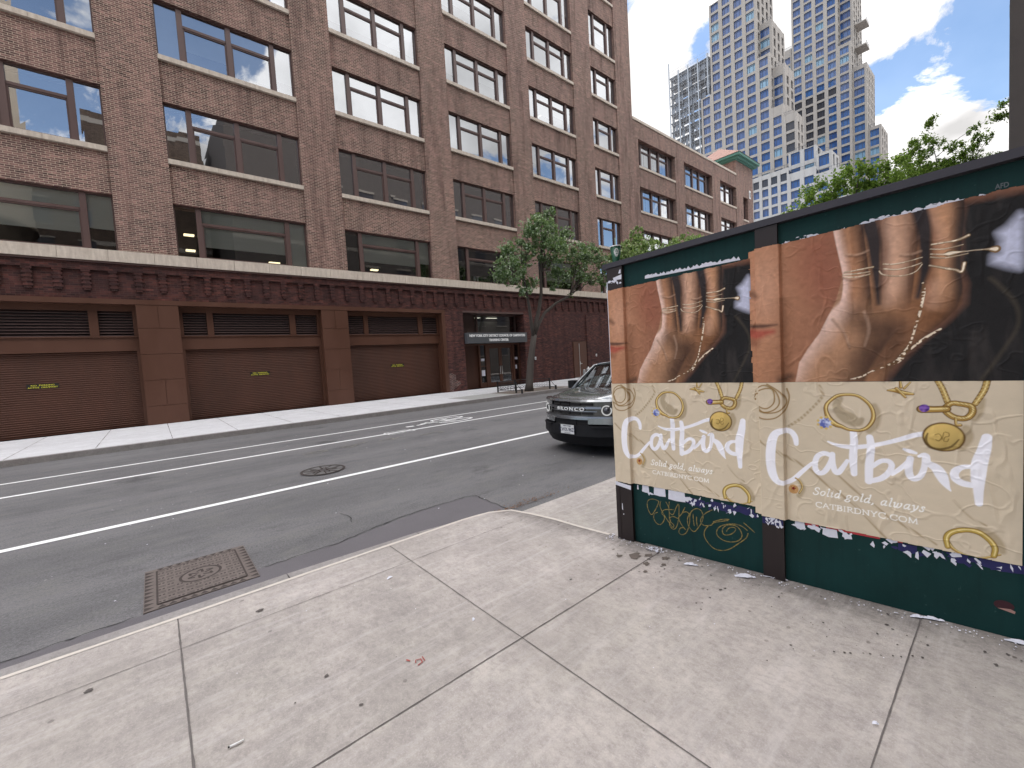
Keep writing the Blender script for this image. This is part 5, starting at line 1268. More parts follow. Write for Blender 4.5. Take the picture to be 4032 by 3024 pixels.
def hribbon(mb, pts, w, off, mi=0):
    P_ = pts
    # smooth with Catmull-Rom
    Q = []
    for i in range(len(P_)-1):
        p0, p1, p2, p3 = P_[max(i-1,0)], P_[i], P_[i+1], P_[min(i+2,len(P_)-1)]
        for t in (0,0.25,0.5,0.75):
            Q.append(tuple(0.5*((2*p1[k])+(-p0[k]+p2[k])*t+(2*p0[k]-5*p1[k]+4*p2[k]-p3[k])*t*t+(-p0[k]+3*p1[k]-3*p2[k]+p3[k])*t**3) for k in (0,1)))
    Q.append(P_[-1])
    for a, b in zip(Q[:-1], Q[1:]):
        l = math.hypot(b[0]-a[0], b[1]-a[1]) or 1; nx, nz_ = -(b[1]-a[1])/l*w/2, (b[0]-a[0])/l*w/2
        mb.quad(H(a[0]+nx,off,a[1]+nz_),H(b[0]+nx,off,b[1]+nz_),H(b[0]-nx,off,b[1]-nz_),H(a[0]-nx,off,a[1]-nz_), mi)
for i, g_ in enumerate(G_): hribbon(mb, g_, 0.0065, 0.0012+i*0.0001)
m = N('gold_pen'); a = m.noise(60,4,0.7); m.set(m.mix(m.ramp(a,[(0.4,0.0),(0.62,1.0)]), (0.30,0.22,0.06), (0.08,0.08,0.04)), 0.5, 0.2); M_['gold_pen'] = m.m
tag(mb.build('pen_scribble', M_['gold_pen']), 'loopy gold pen graffiti scribbled on the green board under the left poster', 'graffiti')

# ---------------------------------------------------------------- posters
PS={'script':[[(0.247,-0.405,0.026),(0.241,-0.36,0.034),(0.217,-0.325,0.034),(0.175,-0.32,0.038),(0.135,-0.343,0.047),(0.115,-0.396,0.055),(0.106,-0.473,0.057),(0.106,-0.55,0.055),(0.117,-0.617,0.051),(0.143,-0.66,0.039),(0.183,-0.667,0.031),(0.225,-0.644,0.029),(0.274,-0.587,0.026),(0.322,-0.532,0.021),(0.342,-0.513,0.015)],[(0.426,-0.46,0.028),(0.395,-0.451,0.03),(0.362,-0.471,0.03),(0.347,-0.512,0.031),(0.348,-0.557,0.031),(0.364,-0.579,0.031),(0.386,-0.576,0.03),(0.409,-0.545,0.03),(0.429,-0.495,0.028),(0.436,-0.455,0.028)],[(0.436,-0.451,0.028),(0.437,-0.51,0.03),(0.447,-0.556,0.032),(0.463,-0.565,0.032),(0.484,-0.535,0.028),(0.509,-0.485,0.021)],[(0.54,-0.31,0.034),(0.543,-0.359,0.038),(0.539,-0.421,0.039),(0.537,-0.482,0.039),(0.541,-0.562,0.031)],[(0.415,-0.374,0.009),(0.452,-0.39,0.018),(0.495,-0.398,0.025),(0.554,-0.396,0.027),(0.612,-0.383,0.025),(0.679,-0.362,0.024),(0.744,-0.335,0.026),(0.807,-0.305,0.027),(0.852,-0.294,0.029)],[(0.615,-0.331,0.033),(0.621,-0.382,0.037),(0.617,-0.443,0.038),(0.611,-0.511,0.04),(0.609,-0.598,0.037)],[(0.625,-0.592,0.03),(0.667,-0.571,0.031),(0.7,-0.529,0.029),(0.712,-0.487,0.028),(0.695,-0.464,0.027),(0.662,-0.471,0.026),(0.628,-0.505,0.023)],[(0.714,-0.538,0.022),(0.743,-0.509,0.024),(0.775,-0.469,0.024),(0.791,-0.445,0.025)],[(0.791,-0.438,0.031),(0.784,-0.489,0.034),(0.788,-0.535,0.034),(0.806,-0.554,0.031),(0.831,-0.536,0.029),(0.847,-0.488,0.027),(0.852,-0.431,0.027)],[(0.765,-0.388,0.014),(0.788,-0.397,0.022),(0.814,-0.406,0.015)],[(0.827,-0.423,0.015),(0.847,-0.412,0.023),(0.862,-0.419,0.018),(0.865,-0.454,0.018)],[(0.867,-0.461,0.033),(0.896,-0.482,0.044),(0.913,-0.514,0.05),(0.925,-0.547,0.041),(0.939,-0.58,0.02),(0.951,-0.6,0.006)],[(1.032,-0.457,0.022),(0.995,-0.463,0.026),(0.968,-0.49,0.034),(0.968,-0.527,0.034),(0.995,-0.55,0.034),(1.027,-0.555,0.031)],[(1.082,-0.294,0.038),(1.074,-0.353,0.049),(1.063,-0.427,0.049),(1.056,-0.501,0.047),(1.053,-0.575,0.039),(1.055,-0.651,0.029)],[(1.067,-0.328,0.016),(1.045,-0.403,0.022),(1.036,-0.45,0.022),(1.041,-0.53,0.033)]],'wires':[[(0.202,-0.042,0.007),(0.215,-0.099,0.007),(0.192,-0.182,0.007),(0.141,-0.234,0.007),(0.075,-0.245,0.007),(0.031,-0.222,0.007),(0.01,-0.163,0.007)],[(0.028,-0.042,0.007),(0.081,-0.017,0.007),(0.145,-0.059,0.007),(0.165,-0.133,0.007),(0.128,-0.184,0.007),(0.062,-0.195,0.007),(0.018,-0.119,0.007),(0.028,-0.042,0.007)],[(0.095,-0.009,0.007),(0.173,-0.067,0.007),(0.2,-0.132,0.007),(0.157,-0.191,0.007),(0.076,-0.203,0.007),(0.017,-0.171,0.007)],[(0.015,-0.102,0.007),(0.05,-0.051,0.007),(0.124,-0.042,0.007),(0.136,-0.125,0.007),(0.092,-0.173,0.007),(0.04,-0.157,0.007),(0.026,-0.111,0.007)]],'ring':[(0.424,-0.123,0.018),(0.462,-0.088,0.018),(0.51,-0.078,0.016),(0.563,-0.086,0.016),(0.609,-0.126,0.017),(0.631,-0.174,0.018),(0.631,-0.225,0.02),(0.607,-0.271,0.018),(0.573,-0.292,0.017),(0.52,-0.292,0.016),(0.484,-0.275,0.021),(0.454,-0.262,0.028),(0.423,-0.228,0.028),(0.408,-0.182,0.021),(0.41,-0.147,0.02),(0.424,-0.123,0.018)],'ringsh':[(0.474,-0.103,0.041),(0.461,-0.149,0.041),(0.485,-0.195,0.062),(0.521,-0.224,0.074),(0.556,-0.244,0.053),(0.579,-0.228,0.027)],'gem':[(0.401,-0.257,0.067)],'gem2':[(0.849,-0.15,0.042)],'bar':[(0.838,-0.156,0.03),(0.887,-0.156,0.026),(0.935,-0.152,0.026)],'toggle':[(0.93,-0.146,0.021),(0.954,-0.121,0.02),(0.991,-0.124,0.02),(1.027,-0.136,0.021),(1.029,-0.172,0.021),(1.004,-0.2,0.021),(0.963,-0.195,0.022),(0.935,-0.169,0.021),(0.93,-0.146,0.021)],'chains':[[(0.902,0.0,0.023),(0.921,-0.047,0.024),(0.94,-0.115,0.024)],[(1.082,-0.002,0.024),(1.071,-0.053,0.024),(1.04,-0.122,0.022)]],'bail':[(0.97,-0.201,0.011),(0.972,-0.235,0.011),(0.986,-0.237,0.015)],'locket':[(0.923,-0.306,0.161)],'locketrim':[(0.862,-0.29,0.006),(0.854,-0.333,0.015),(0.872,-0.366,0.015),(0.911,-0.375,0.013),(0.954,-0.355,0.01),(0.982,-0.315,0.006)],'mono':[[(0.891,-0.295,0.004),(0.906,-0.29,0.004),(0.916,-0.307,0.004),(0.906,-0.328,0.004),(0.894,-0.322,0.004)],[(0.93,-0.278,0.004),(0.944,-0.284,0.004),(0.944,-0.301,0.004),(0.93,-0.306,0.004),(0.925,-0.327,0.004),(0.939,-0.329,0.004),(0.944,-0.315,0.004)],[(0.925,-0.282,0.004),(0.918,-0.32,0.004)]],'charm':[[(0.751,0.002,0.009),(0.754,-0.034,0.014)],[(0.793,-0.006,0.007),(0.767,-0.041,0.01)],[(0.698,-0.052,0.009),(0.73,-0.052,0.021),(0.767,-0.066,0.021),(0.803,-0.072,0.012)],[(0.735,-0.041,0.015),(0.772,-0.09,0.011)]],'heart':[(0.227,-0.708,0.061)],'heartloop':[(0.239,-0.633,0.008),(0.26,-0.647,0.009),(0.276,-0.686,0.009),(0.258,-0.73,0.009)],'bracelet':[(0.939,-0.914,0.02),(0.934,-0.866,0.024),(0.953,-0.83,0.025),(1.0,-0.805,0.025),(1.05,-0.804,0.025),(1.09,-0.835,0.024),(1.112,-0.876,0.023),(1.108,-0.921,0.021)],'bracelet2':[(0.939,-0.886,0.018),(0.963,-0.922,0.014),(1.01,-0.944,0.012),(1.064,-0.943,0.01),(1.13,-0.908,0.008)],'shadows':[[(0.637,-0.144,0.032),(0.648,-0.188,0.039),(0.641,-0.254,0.039),(0.613,-0.293,0.033)],[(1.009,-0.253,0.034),(1.014,-0.299,0.045),(0.991,-0.355,0.04)],[(1.059,-0.788,0.028),(1.103,-0.812,0.033),(1.129,-0.852,0.033),(1.138,-0.889,0.027)],[(0.26,-0.647,0.023),(0.279,-0.693,0.03),(0.258,-0.747,0.03)],[(1.036,-0.198,0.028),(1.054,-0.164,0.033),(1.067,-0.099,0.022)]],'emb':[[(0.02,-0.369,0.018),(0.072,-0.417,0.019),(0.137,-0.453,0.02),(0.186,-0.49,0.022),(0.248,-0.524,0.02),(0.315,-0.565,0.019),(0.367,-0.615,0.019),(0.43,-0.669,0.019),(0.491,-0.714,0.018),(0.545,-0.759,0.018),(0.597,-0.818,0.018),(0.653,-0.889,0.017),(0.686,-0.927,0.013)],[(0.456,-0.578,0.014),(0.516,-0.639,0.017),(0.563,-0.678,0.018),(0.632,-0.742,0.016),(0.698,-0.796,0.017),(0.773,-0.839,0.016),(0.835,-0.876,0.015),(0.895,-0.911,0.012)],[(0.375,-0.026,0.018),(0.394,-0.081,0.018),(0.361,-0.136,0.017),(0.321,-0.185,0.017),(0.267,-0.244,0.019),(0.211,-0.288,0.017)],[(0.963,-0.651,0.01),(1.0,-0.699,0.011),(1.037,-0.739,0.011),(1.081,-0.763,0.01)]],'line1':[(0.329,-0.724,0.038),(0.853,-0.737,0.032)],'line2':[(0.345,-0.803,0.037),(0.826,-0.813,0.031)],'base':[(-0.017,0.009),(-0.04,-0.915),(1.21,-0.948),(1.204,-0.003)]}
PU={'hand':[(0.226,0.014),(0.276,0.126),(0.324,0.212),(0.384,0.302),(0.436,0.42),(0.468,0.493),(0.493,0.594),(0.503,0.652),(0.486,0.744),(0.478,0.85),(0.458,0.918),(0.491,0.921),(0.573,0.922),(0.651,0.917),(0.748,0.933),(0.829,0.935),(0.989,0.932),(0.976,0.801),(0.98,0.697),(0.971,0.608),(0.998,0.505),(0.994,0.408),(0.934,0.329),(0.831,0.223),(0.753,0.122),(0.587,0.01)],'gaps':[[(0.629,0.901,0.069),(0.645,0.812,0.063),(0.65,0.711,0.05),(0.655,0.625,0.038),(0.659,0.524,0.025),(0.664,0.451,0.015)],[(0.838,0.922,0.063),(0.853,0.831,0.058),(0.857,0.723,0.046),(0.857,0.629,0.041),(0.847,0.563,0.029),(0.827,0.464,0.018)]],'fingershade':[[(0.584,0.884,0.038),(0.594,0.78,0.045),(0.61,0.633,0.045),(0.615,0.531,0.038)],[(0.793,0.894,0.035),(0.803,0.776,0.041),(0.797,0.641,0.042),(0.787,0.539,0.036)],[(0.953,0.897,0.044),(0.971,0.789,0.049),(0.971,0.673,0.05),(0.976,0.541,0.05)],[(0.562,0.391,0.098),(0.646,0.309,0.127),(0.728,0.266,0.135),(0.645,0.127,0.159)]],'hilite':[[(0.479,0.902,0.033),(0.501,0.771,0.037),(0.518,0.664,0.03),(0.511,0.546,0.04),(0.48,0.468,0.041),(0.435,0.375,0.041),(0.384,0.271,0.042),(0.33,0.18,0.036)],[(0.705,0.882,0.043),(0.72,0.781,0.037),(0.709,0.685,0.031),(0.714,0.544,0.031),(0.702,0.446,0.025)],[(0.868,0.907,0.034),(0.906,0.805,0.028),(0.915,0.737,0.025)],[(0.896,0.522,0.04),(0.886,0.422,0.04)],[(0.522,0.47,0.033),(0.472,0.325,0.041),(0.421,0.214,0.042)]],'hair':[(0.994,0.931),(1.204,0.936),(1.209,0.002),(0.587,0.01),(0.753,0.122),(0.831,0.223),(0.934,0.329),(0.994,0.408),(0.998,0.505),(0.971,0.608),(0.98,0.697),(0.976,0.801)],'cloth':[(1.115,0.742),(1.152,0.769),(1.188,0.821),(1.204,0.804),(1.206,0.569),(1.19,0.545),(1.149,0.564),(1.097,0.596),(1.099,0.633),(1.124,0.641),(1.128,0.702)],'lipd':[(0.008,0.381,0.024),(0.061,0.376,0.027),(0.112,0.375,0.02),(0.163,0.378,0.009)],'lip':[(0.011,0.334,0.064),(0.044,0.323,0.064),(0.097,0.331,0.039),(0.14,0.335,0.023)],'liplow':[(0.009,0.274,0.056),(0.036,0.264,0.048)],'nostril':[(0.013,0.597,0.048),(0.043,0.575,0.032)],'bands':[[(0.509,0.653,0.007),(0.565,0.656,0.007),(0.641,0.662,0.009)],[(0.506,0.64,0.008),(0.57,0.636,0.008),(0.627,0.637,0.006)],[(0.509,0.624,0.008),(0.576,0.617,0.008),(0.627,0.623,0.008)],[(0.685,0.669,0.007),(0.725,0.661,0.007),(0.782,0.663,0.006),(0.845,0.675,0.005)],[(0.687,0.642,0.007),(0.746,0.628,0.007),(0.807,0.635,0.006),(0.842,0.646,0.005)],[(0.668,0.633,0.005),(0.682,0.612,0.006),(0.73,0.594,0.006),(0.782,0.59,0.006),(0.822,0.605,0.005),(0.845,0.638,0.005)],[(0.882,0.735,0.008),(0.929,0.735,0.009),(0.976,0.736,0.011),(1.018,0.752,0.013)],[(0.877,0.712,0.005),(0.929,0.701,0.005),(0.998,0.709,0.004)],[(0.879,0.685,0.007),(0.925,0.674,0.007),(0.953,0.673,0.028),(0.998,0.673,0.005),(1.077,0.668,0.006),(1.111,0.662,0.031)],[(0.879,0.669,0.009),(0.934,0.654,0.006),(1.016,0.66,0.004)],[(0.874,0.625,0.009),(0.906,0.612,0.01),(0.939,0.597,0.012),(0.971,0.585,0.01),(0.994,0.571,0.012),(1.003,0.614,0.014)]],'sparkle':[[(0.848,0.536,0.006),(0.851,0.495,0.009),(0.846,0.441,0.007),(0.834,0.374,0.007),(0.821,0.32,0.006),(0.806,0.252,0.006),(0.79,0.198,0.007),(0.767,0.15,0.015),(0.743,0.115,0.014),(0.705,0.095,0.006),(0.644,0.068,0.005),(0.587,0.032,0.005),(0.534,0.014,0.005)],[(0.767,0.15,0.009),(0.806,0.19,0.007),(0.856,0.238,0.008),(0.915,0.281,0.006)]],'hairlines':[[(1.095,0.521,0.013),(1.129,0.472,0.013),(1.162,0.417,0.012),(1.187,0.345,0.01),(1.183,0.259,0.008),(1.13,0.137,0.008),(1.066,0.01,0.009)]],'darkc':[(0.177,0.014,0.038),(0.226,0.038,0.023)],'reds':[(0.393,0.908),(0.455,0.908),(0.477,0.776),(0.5,0.653),(0.487,0.565),(0.437,0.512),(0.362,0.522),(0.273,0.693),(0.29,0.909)]}
PL={'wrist':[(0.67,0.444,0.344,0.0),(0.59,0.351,0.344,0.8),(0.513,0.246,0.368,1),(0.432,0.113,0.407,1),(0.366,-0.059,0.446,1)],'f3':[(0.916,0.999,0.176,1),(0.934,0.876,0.149,1),(0.941,0.757,0.116,1),(0.934,0.654,0.117,1),(0.927,0.563,0.135,1),(0.92,0.471,0.158,0.9),(0.891,0.354,0.149,0)],'f2':[(0.753,1.007,0.206,1),(0.75,0.871,0.184,1),(0.752,0.746,0.161,1),(0.746,0.623,0.15,1),(0.737,0.526,0.151,0.9),(0.713,0.388,0.172,0)],'f1':[(0.522,0.987,0.149,1),(0.538,0.837,0.139,1),(0.556,0.701,0.129,1),(0.564,0.612,0.126,1),(0.563,0.502,0.143,0.9),(0.55,0.377,0.183,0)]}

def seg_cover(X, Z, pts, aa=0.003, dens=1):
    """coverage of a brush stroke: pts (x, z, width)"""
    m = np.zeros_like(X)
    P_ = []
    n = len(pts)
    for i in range(n-1):
        p0, p1, p2, p3 = [np.array(pts[j], float) for j in (max(i-1,0), i, i+1, min(i+2,n-1))]
        for t in (0,0.25,0.5,0.75):
            q = 0.5*((2*p1)+(-p0+p2)*t+(2*p0-5*p1+4*p2-p3)*t*t+(-p0+3*p1-3*p2+p3)*t**3); q[2] = max(q[2], 0.001); P_.append(q)
    P_.append(np.array(pts[-1], float))
    for a, b in zip(P_[:-1], P_[1:]):
        r_ = max(a[2], b[2])/2+aa*2
        x0, x1 = min(a[0],b[0])-r_, max(a[0],b[0])+r_; z0, z1 = min(a[1],b[1])-r_, max(a[1],b[1])+r_
        i0, i1 = np.searchsorted(X[0], (x0,x1)); j0, j1 = np.searchsorted(Z[:,0], (z0,z1))
        if i1 <= i0 or j1 <= j0: continue
        xx = X[j0:j1,i0:i1]; zz2 = Z[j0:j1,i0:i1]; d_ = b[:2]-a[:2]; L2_ = max(1e-9, d_@d_)
        t = np.clip(((xx-a[0])*d_[0]+(zz2-a[1])*d_[1])/L2_, 0, 1)
        ds = np.hypot(xx-a[0]-t*d_[0], zz2-a[1]-t*d_[1]); w = (a[2]+(b[2]-a[2])*t)/2
        m[j0:j1,i0:i1] = np.maximum(m[j0:j1,i0:i1], np.clip((w-ds)/aa+0.5, 0, 1))
    return m
def poly_cover(X, Z, pts, aa=0.006):
    inside = np.zeros(X.shape, bool); dist_ = np.full(X.shape, 9.0)
    n = len(pts)
    for i in range(n):
        (x0, z0), (x1, z1) = pts[i][:2], pts[(i+1)%n][:2]
        if z0 != z1:
            c_ = ((z0 > Z) != (z1 > Z)) & (X < (x1-x0)*(Z-z0)/(z1-z0)+x0); inside ^= c_
        dx, dz = x1-x0, z1-z0; L2_ = max(1e-9, dx*dx+dz*dz); t = np.clip(((X-x0)*dx+(Z-z0)*dz)/L2_, 0, 1)
        dist_ = np.minimum(dist_, np.hypot(X-x0-t*dx, Z-z0-t*dz))
    return np.clip(0.5+np.where(inside, dist_, -dist_)/aa, 0, 1)
def limb(C, X, Z, pts, cL, cM, cR, hi=None, mask=None):
    best = np.full(X.shape, 9.0); T = np.zeros(X.shape); AL = np.zeros(X.shape); P_ = []
    n = len(pts)
    for i in range(n-1):
        p0, p1, p2, p3 = [np.array(pts[j], float) for j in (max(i-1,0), i, i+1, min(i+2,n-1))]
        for t in (0,0.25,0.5,0.75): P_.append(0.5*((2*p1)+(-p0+p2)*t+(2*p0-5*p1+4*p2-p3)*t*t+(-p0+3*p1-3*p2+p3)*t**3))
    P_.append(np.array(pts[-1], float))
    for a, b in zip(P_[:-1], P_[1:]):
        d_ = b[:2]-a[:2]; L_ = max(1e-6, math.hypot(*d_)); t = np.clip(((X-a[0])*d_[0]+(Z-a[1])*d_[1])/L_**2, 0, 1)
        w = (a[2]+(b[2]-a[2])*t)/2; ds = np.hypot(X-a[0]-t*d_[0], Z-a[1]-t*d_[1])/w
        side = ((X-a[0])*(-d_[1])+(Z-a[1])*d_[0])/L_/w       # + on the right when the limb runs downwards
        k = ds < best; best = np.where(k, ds, best); T = np.where(k, side, T); AL = np.where(k, a[3]+(b[3]-a[3])*t, AL)
    T = np.clip(T, -1, 1); m = np.clip((1-best)/0.10, 0, 1)*np.clip(AL, 0, 1)
    if mask is not None: m = m*mask
    cL, cM, cR = lin(cL), lin(cM), lin(cR); e = 0.5*(1+T); s1 = np.clip(e/0.42, 0, 1)[...,None]; s2 = np.clip((e-0.42)/0.58, 0, 1)[...,None]
    s1 = s1*s1*(3-2*s1); s2 = s2*s2*(3-2*s2)
    col = (cL*(1-s1)+cM*s1)*(1-s2)+cR*s2
    C[:] = C*(1-m[...,None])+col*m[...,None]
def vnoise(shape, cells, seed, octs=4, stretch=(1,1)):
    g = np.random.default_rng(seed); out = np.zeros(shape); amp = 1; tot = 0
    for o_ in range(octs):
        cy, cx = max(2,int(cells*2**o_*stretch[0]))+2, max(2,int(cells*2**o_*stretch[1]))+2
        G2 = g.random((cy, cx)); yy = np.linspace(0, cy-1.001, shape[0]); xx = np.linspace(0, cx-1.001, shape[1])
        yi = yy.astype(int); xi = xx.astype(int); fy = (yy-yi)[:,None]; fx = (xx-xi)[None,:]; fy = fy*fy*(3-2*fy); fx = fx*fx*(3-2*fx)
        out += amp*((G2[yi][:,xi]*(1-fy)+G2[yi+1][:,xi]*fy)*(1-fx)+(G2[yi][:,xi+1]*(1-fy)+G2[yi+1][:,xi+1]*fy)*fx); tot += amp; amp *= 0.5
    return out/tot
def lin(c): return np.array([((v/255+0.055)/1.055)**2.4 if v > 10 else v/255/12.92 for v in c])
def blend(C, m, col): C[:] = C*(1-m[...,None])+np.asarray(col)*m[...,None]
GL = {  # upright roman capitals, unit height, and italic lower case (x-height 0.62)
'C':(0.85,[[(0.80,0.80),(0.78,0.93),(0.60,1.0),(0.42,1.0),(0.14,0.84),(0.07,0.5),(0.16,0.15),(0.45,0.0),(0.65,0.0),(0.82,0.16)],[(0.80,1.0),(0.80,0.78)]]),
'A':(0.85,[[(0.06,0.02),(0.42,1.0)],[(0.42,1.0),(0.80,0.02)],[(0.20,0.36),(0.66,0.36)],[(0.0,0.0),(0.2,0.0)],[(0.66,0.0),(0.92,0.0)]]),
'T':(0.78,[[(0.39,1.0),(0.39,0.0)],[(0.03,1.0),(0.75,1.0)],[(0.03,1.0),(0.03,0.8)],[(0.75,1.0),(0.75,0.8)],[(0.26,0.0),(0.52,0.0)]]),
'B':(0.72,[[(0.16,1.0),(0.16,0.0)],[(0.04,1.0),(0.42,1.0),(0.58,0.9),(0.57,0.65),(0.4,0.54),(0.18,0.53)],[(0.4,0.53),(0.62,0.42),(0.64,0.14),(0.45,0.0),(0.04,0.0)]]),
'I':(0.36,[[(0.18,1.0),(0.18,0.0)],[(0.05,1.0),(0.31,1.0)],[(0.05,0.0),(0.31,0.0)]]),
'R':(0.78,[[(0.16,1.0),(0.16,0.0)],[(0.04,1.0),(0.42,1.0),(0.6,0.88),(0.58,0.62),(0.4,0.52),(0.18,0.5)],[(0.38,0.5),(0.76,0.0)],[(0.04,0.0),(0.3,0.0)],[(0.7,0.0),(0.82,0.0)]]),
'D':(0.88,[[(0.16,1.0),(0.16,0.0)],[(0.04,1.0),(0.45,1.0),(0.74,0.84),(0.82,0.5),(0.72,0.14),(0.42,0.0),(0.04,0.0)]]),
'N':(0.92,[[(0.16,1.0),(0.16,0.0)],[(0.12,1.0),(0.78,0.0)],[(0.78,1.0),(0.78,0.0)],[(0.02,1.0),(0.2,1.0)],[(0.04,0.0),(0.28,0.0)],[(0.66,1.0),(0.9,1.0)]]),
'Y':(0.80,[[(0.08,1.0),(0.40,0.48)],[(0.74,1.0),(0.40,0.48)],[(0.40,0.48),(0.40,0.0)],[(0.0,1.0),(0.22,1.0)],[(0.6,1.0),(0.84,1.0)],[(0.28,0.0),(0.54,0.0)]]),
'.':(0.28,[[(0.12,0.03),(0.15,0.05)]]),
'O':(0.96,[[(0.48,1.0),(0.2,0.9),(0.07,0.5),(0.2,0.1),(0.48,0.0),(0.76,0.1),(0.89,0.5),(0.76,0.9),(0.48,1.0)]]),
'M':(1.08,[[(0.16,1.0),(0.12,0.0)],[(0.16,1.0),(0.52,0.05)],[(0.52,0.05),(0.90,1.0)],[(0.90,1.0),(0.94,0.0)],[(0.02,0.0),(0.24,0.0)],[(0.80,0.0),(1.06,0.0)]]),
'S':(0.62,[[(0.55,0.82),(0.45,1.0),(0.25,0.98),(0.14,0.8),(0.25,0.6),(0.48,0.42),(0.54,0.2),(0.4,0.02),(0.18,0.02),(0.06,0.2)]]),
'o':(0.52,[[(0.28,0.62),(0.1,0.5),(0.06,0.25),(0.18,0.02),(0.34,0.05),(0.46,0.3),(0.42,0.55),(0.28,0.62)]]),
'l':(0.28,[[(0.06,1.02),(0.16,1.04),(0.12,0.15),(0.18,0.0),(0.26,0.06)]]),
'i':(0.28,[[(0.04,0.56),(0.14,0.62),(0.11,0.12),(0.17,0.0),(0.26,0.08)],[(0.15,0.84),(0.18,0.86)]]),
'd':(0.58,[[(0.42,0.55),(0.25,0.62),(0.08,0.4),(0.08,0.1),(0.2,0.0),(0.4,0.2)],[(0.38,1.02),(0.46,1.04),(0.42,0.12),(0.48,0.0),(0.56,0.08)]]),
'g':(0.54,[[(0.26,0.62),(0.1,0.5),(0.1,0.28),(0.24,0.2),(0.4,0.32),(0.40,0.55),(0.26,0.62)],[(0.40,0.56),(0.52,0.6)],[(0.18,0.2),(0.1,0.06),(0.36,-0.02),(0.42,-0.18),(0.22,-0.32),(0.0,-0.22),(0.08,-0.05),(0.2,0.0)]]),
',':(0.26,[[(0.12,0.06),(0.16,-0.02),(0.06,-0.18)]]),' ':(0.30,[]),
'a':(0.56,[[(0.42,0.55),(0.25,0.62),(0.08,0.4),(0.08,0.1),(0.2,0.0),(0.4,0.25)],[(0.44,0.62),(0.40,0.12),(0.46,0.0),(0.56,0.08)]]),
'w':(0.76,[[(0.02,0.54),(0.12,0.62),(0.12,0.15),(0.2,0.0),(0.34,0.2),(0.38,0.6)],[(0.38,0.6),(0.36,0.12),(0.46,0.0),(0.64,0.25),(0.66,0.6),(0.58,0.6)]]),
'y':(0.52,[[(0.02,0.54),(0.12,0.62),(0.18,0.3),(0.22,0.02)],[(0.44,0.62),(0.42,0.3),(0.22,-0.1),(0.02,-0.3)]]),
's':(0.42,[[(0.34,0.5),(0.26,0.62),(0.12,0.52),(0.18,0.36),(0.3,0.22),(0.26,0.02),(0.08,0.0),(0.02,0.14)]])}
def write(C, X, Z, txt, x0, z0, x1, z1, size, shear, wt):
    tot = sum(GL[c][0] for c in txt)+0.10*len(txt); k = math.hypot(x1-x0, z1-z0)/(tot*size)
    ux, uz = (x1-x0)/math.hypot(x1-x0,z1-z0), (z1-z0)/math.hypot(x1-x0,z1-z0); cur = 0
    m = np.zeros_like(X)
    for ch in txt:
        w, st_ = GL[ch]
        for s_ in st_:
            pts = []
            for j, (a, b) in enumerate(s_):
                a2 = (cur+a+shear*b)*size*k; b2 = b*size; vert = False
                pts.append((x0+ux*a2-uz*b2*0, z0+uz*a2+b2, wt*size))
            # thick down-strokes, thin horizontals
            if len(s_) == 2 and abs(s_[0][1]-s_[1][1]) < 0.05 and ch not in '.': pts = [(p[0],p[1],p[2]*0.55) for p in pts]
            m = np.maximum(m, seg_cover(X, Z, pts, 0.0026))
        cur += w+0.10
    return m
PWD = 1.205
def paper_relief(X, Z, seed):
    sh = X.shape
    a = vnoise(sh, 5, seed, 5, (0.7,1.6)); b = vnoise(sh, 9, seed+1, 4, (0.5,1.3)); r1 = 1-np.abs(vnoise(sh, 4, seed+2, 4, (0.45,1.8))*2-1); r2 = 1-np.abs(vnoise(sh, 7, seed+3, 3, (1.1,1.1))*2-1)
    return 0.0045*a+0.0016*b+0.0052*np.clip(r1-0.90,0,1)*8+0.0045*np.clip(r2-0.93,0,1)*8
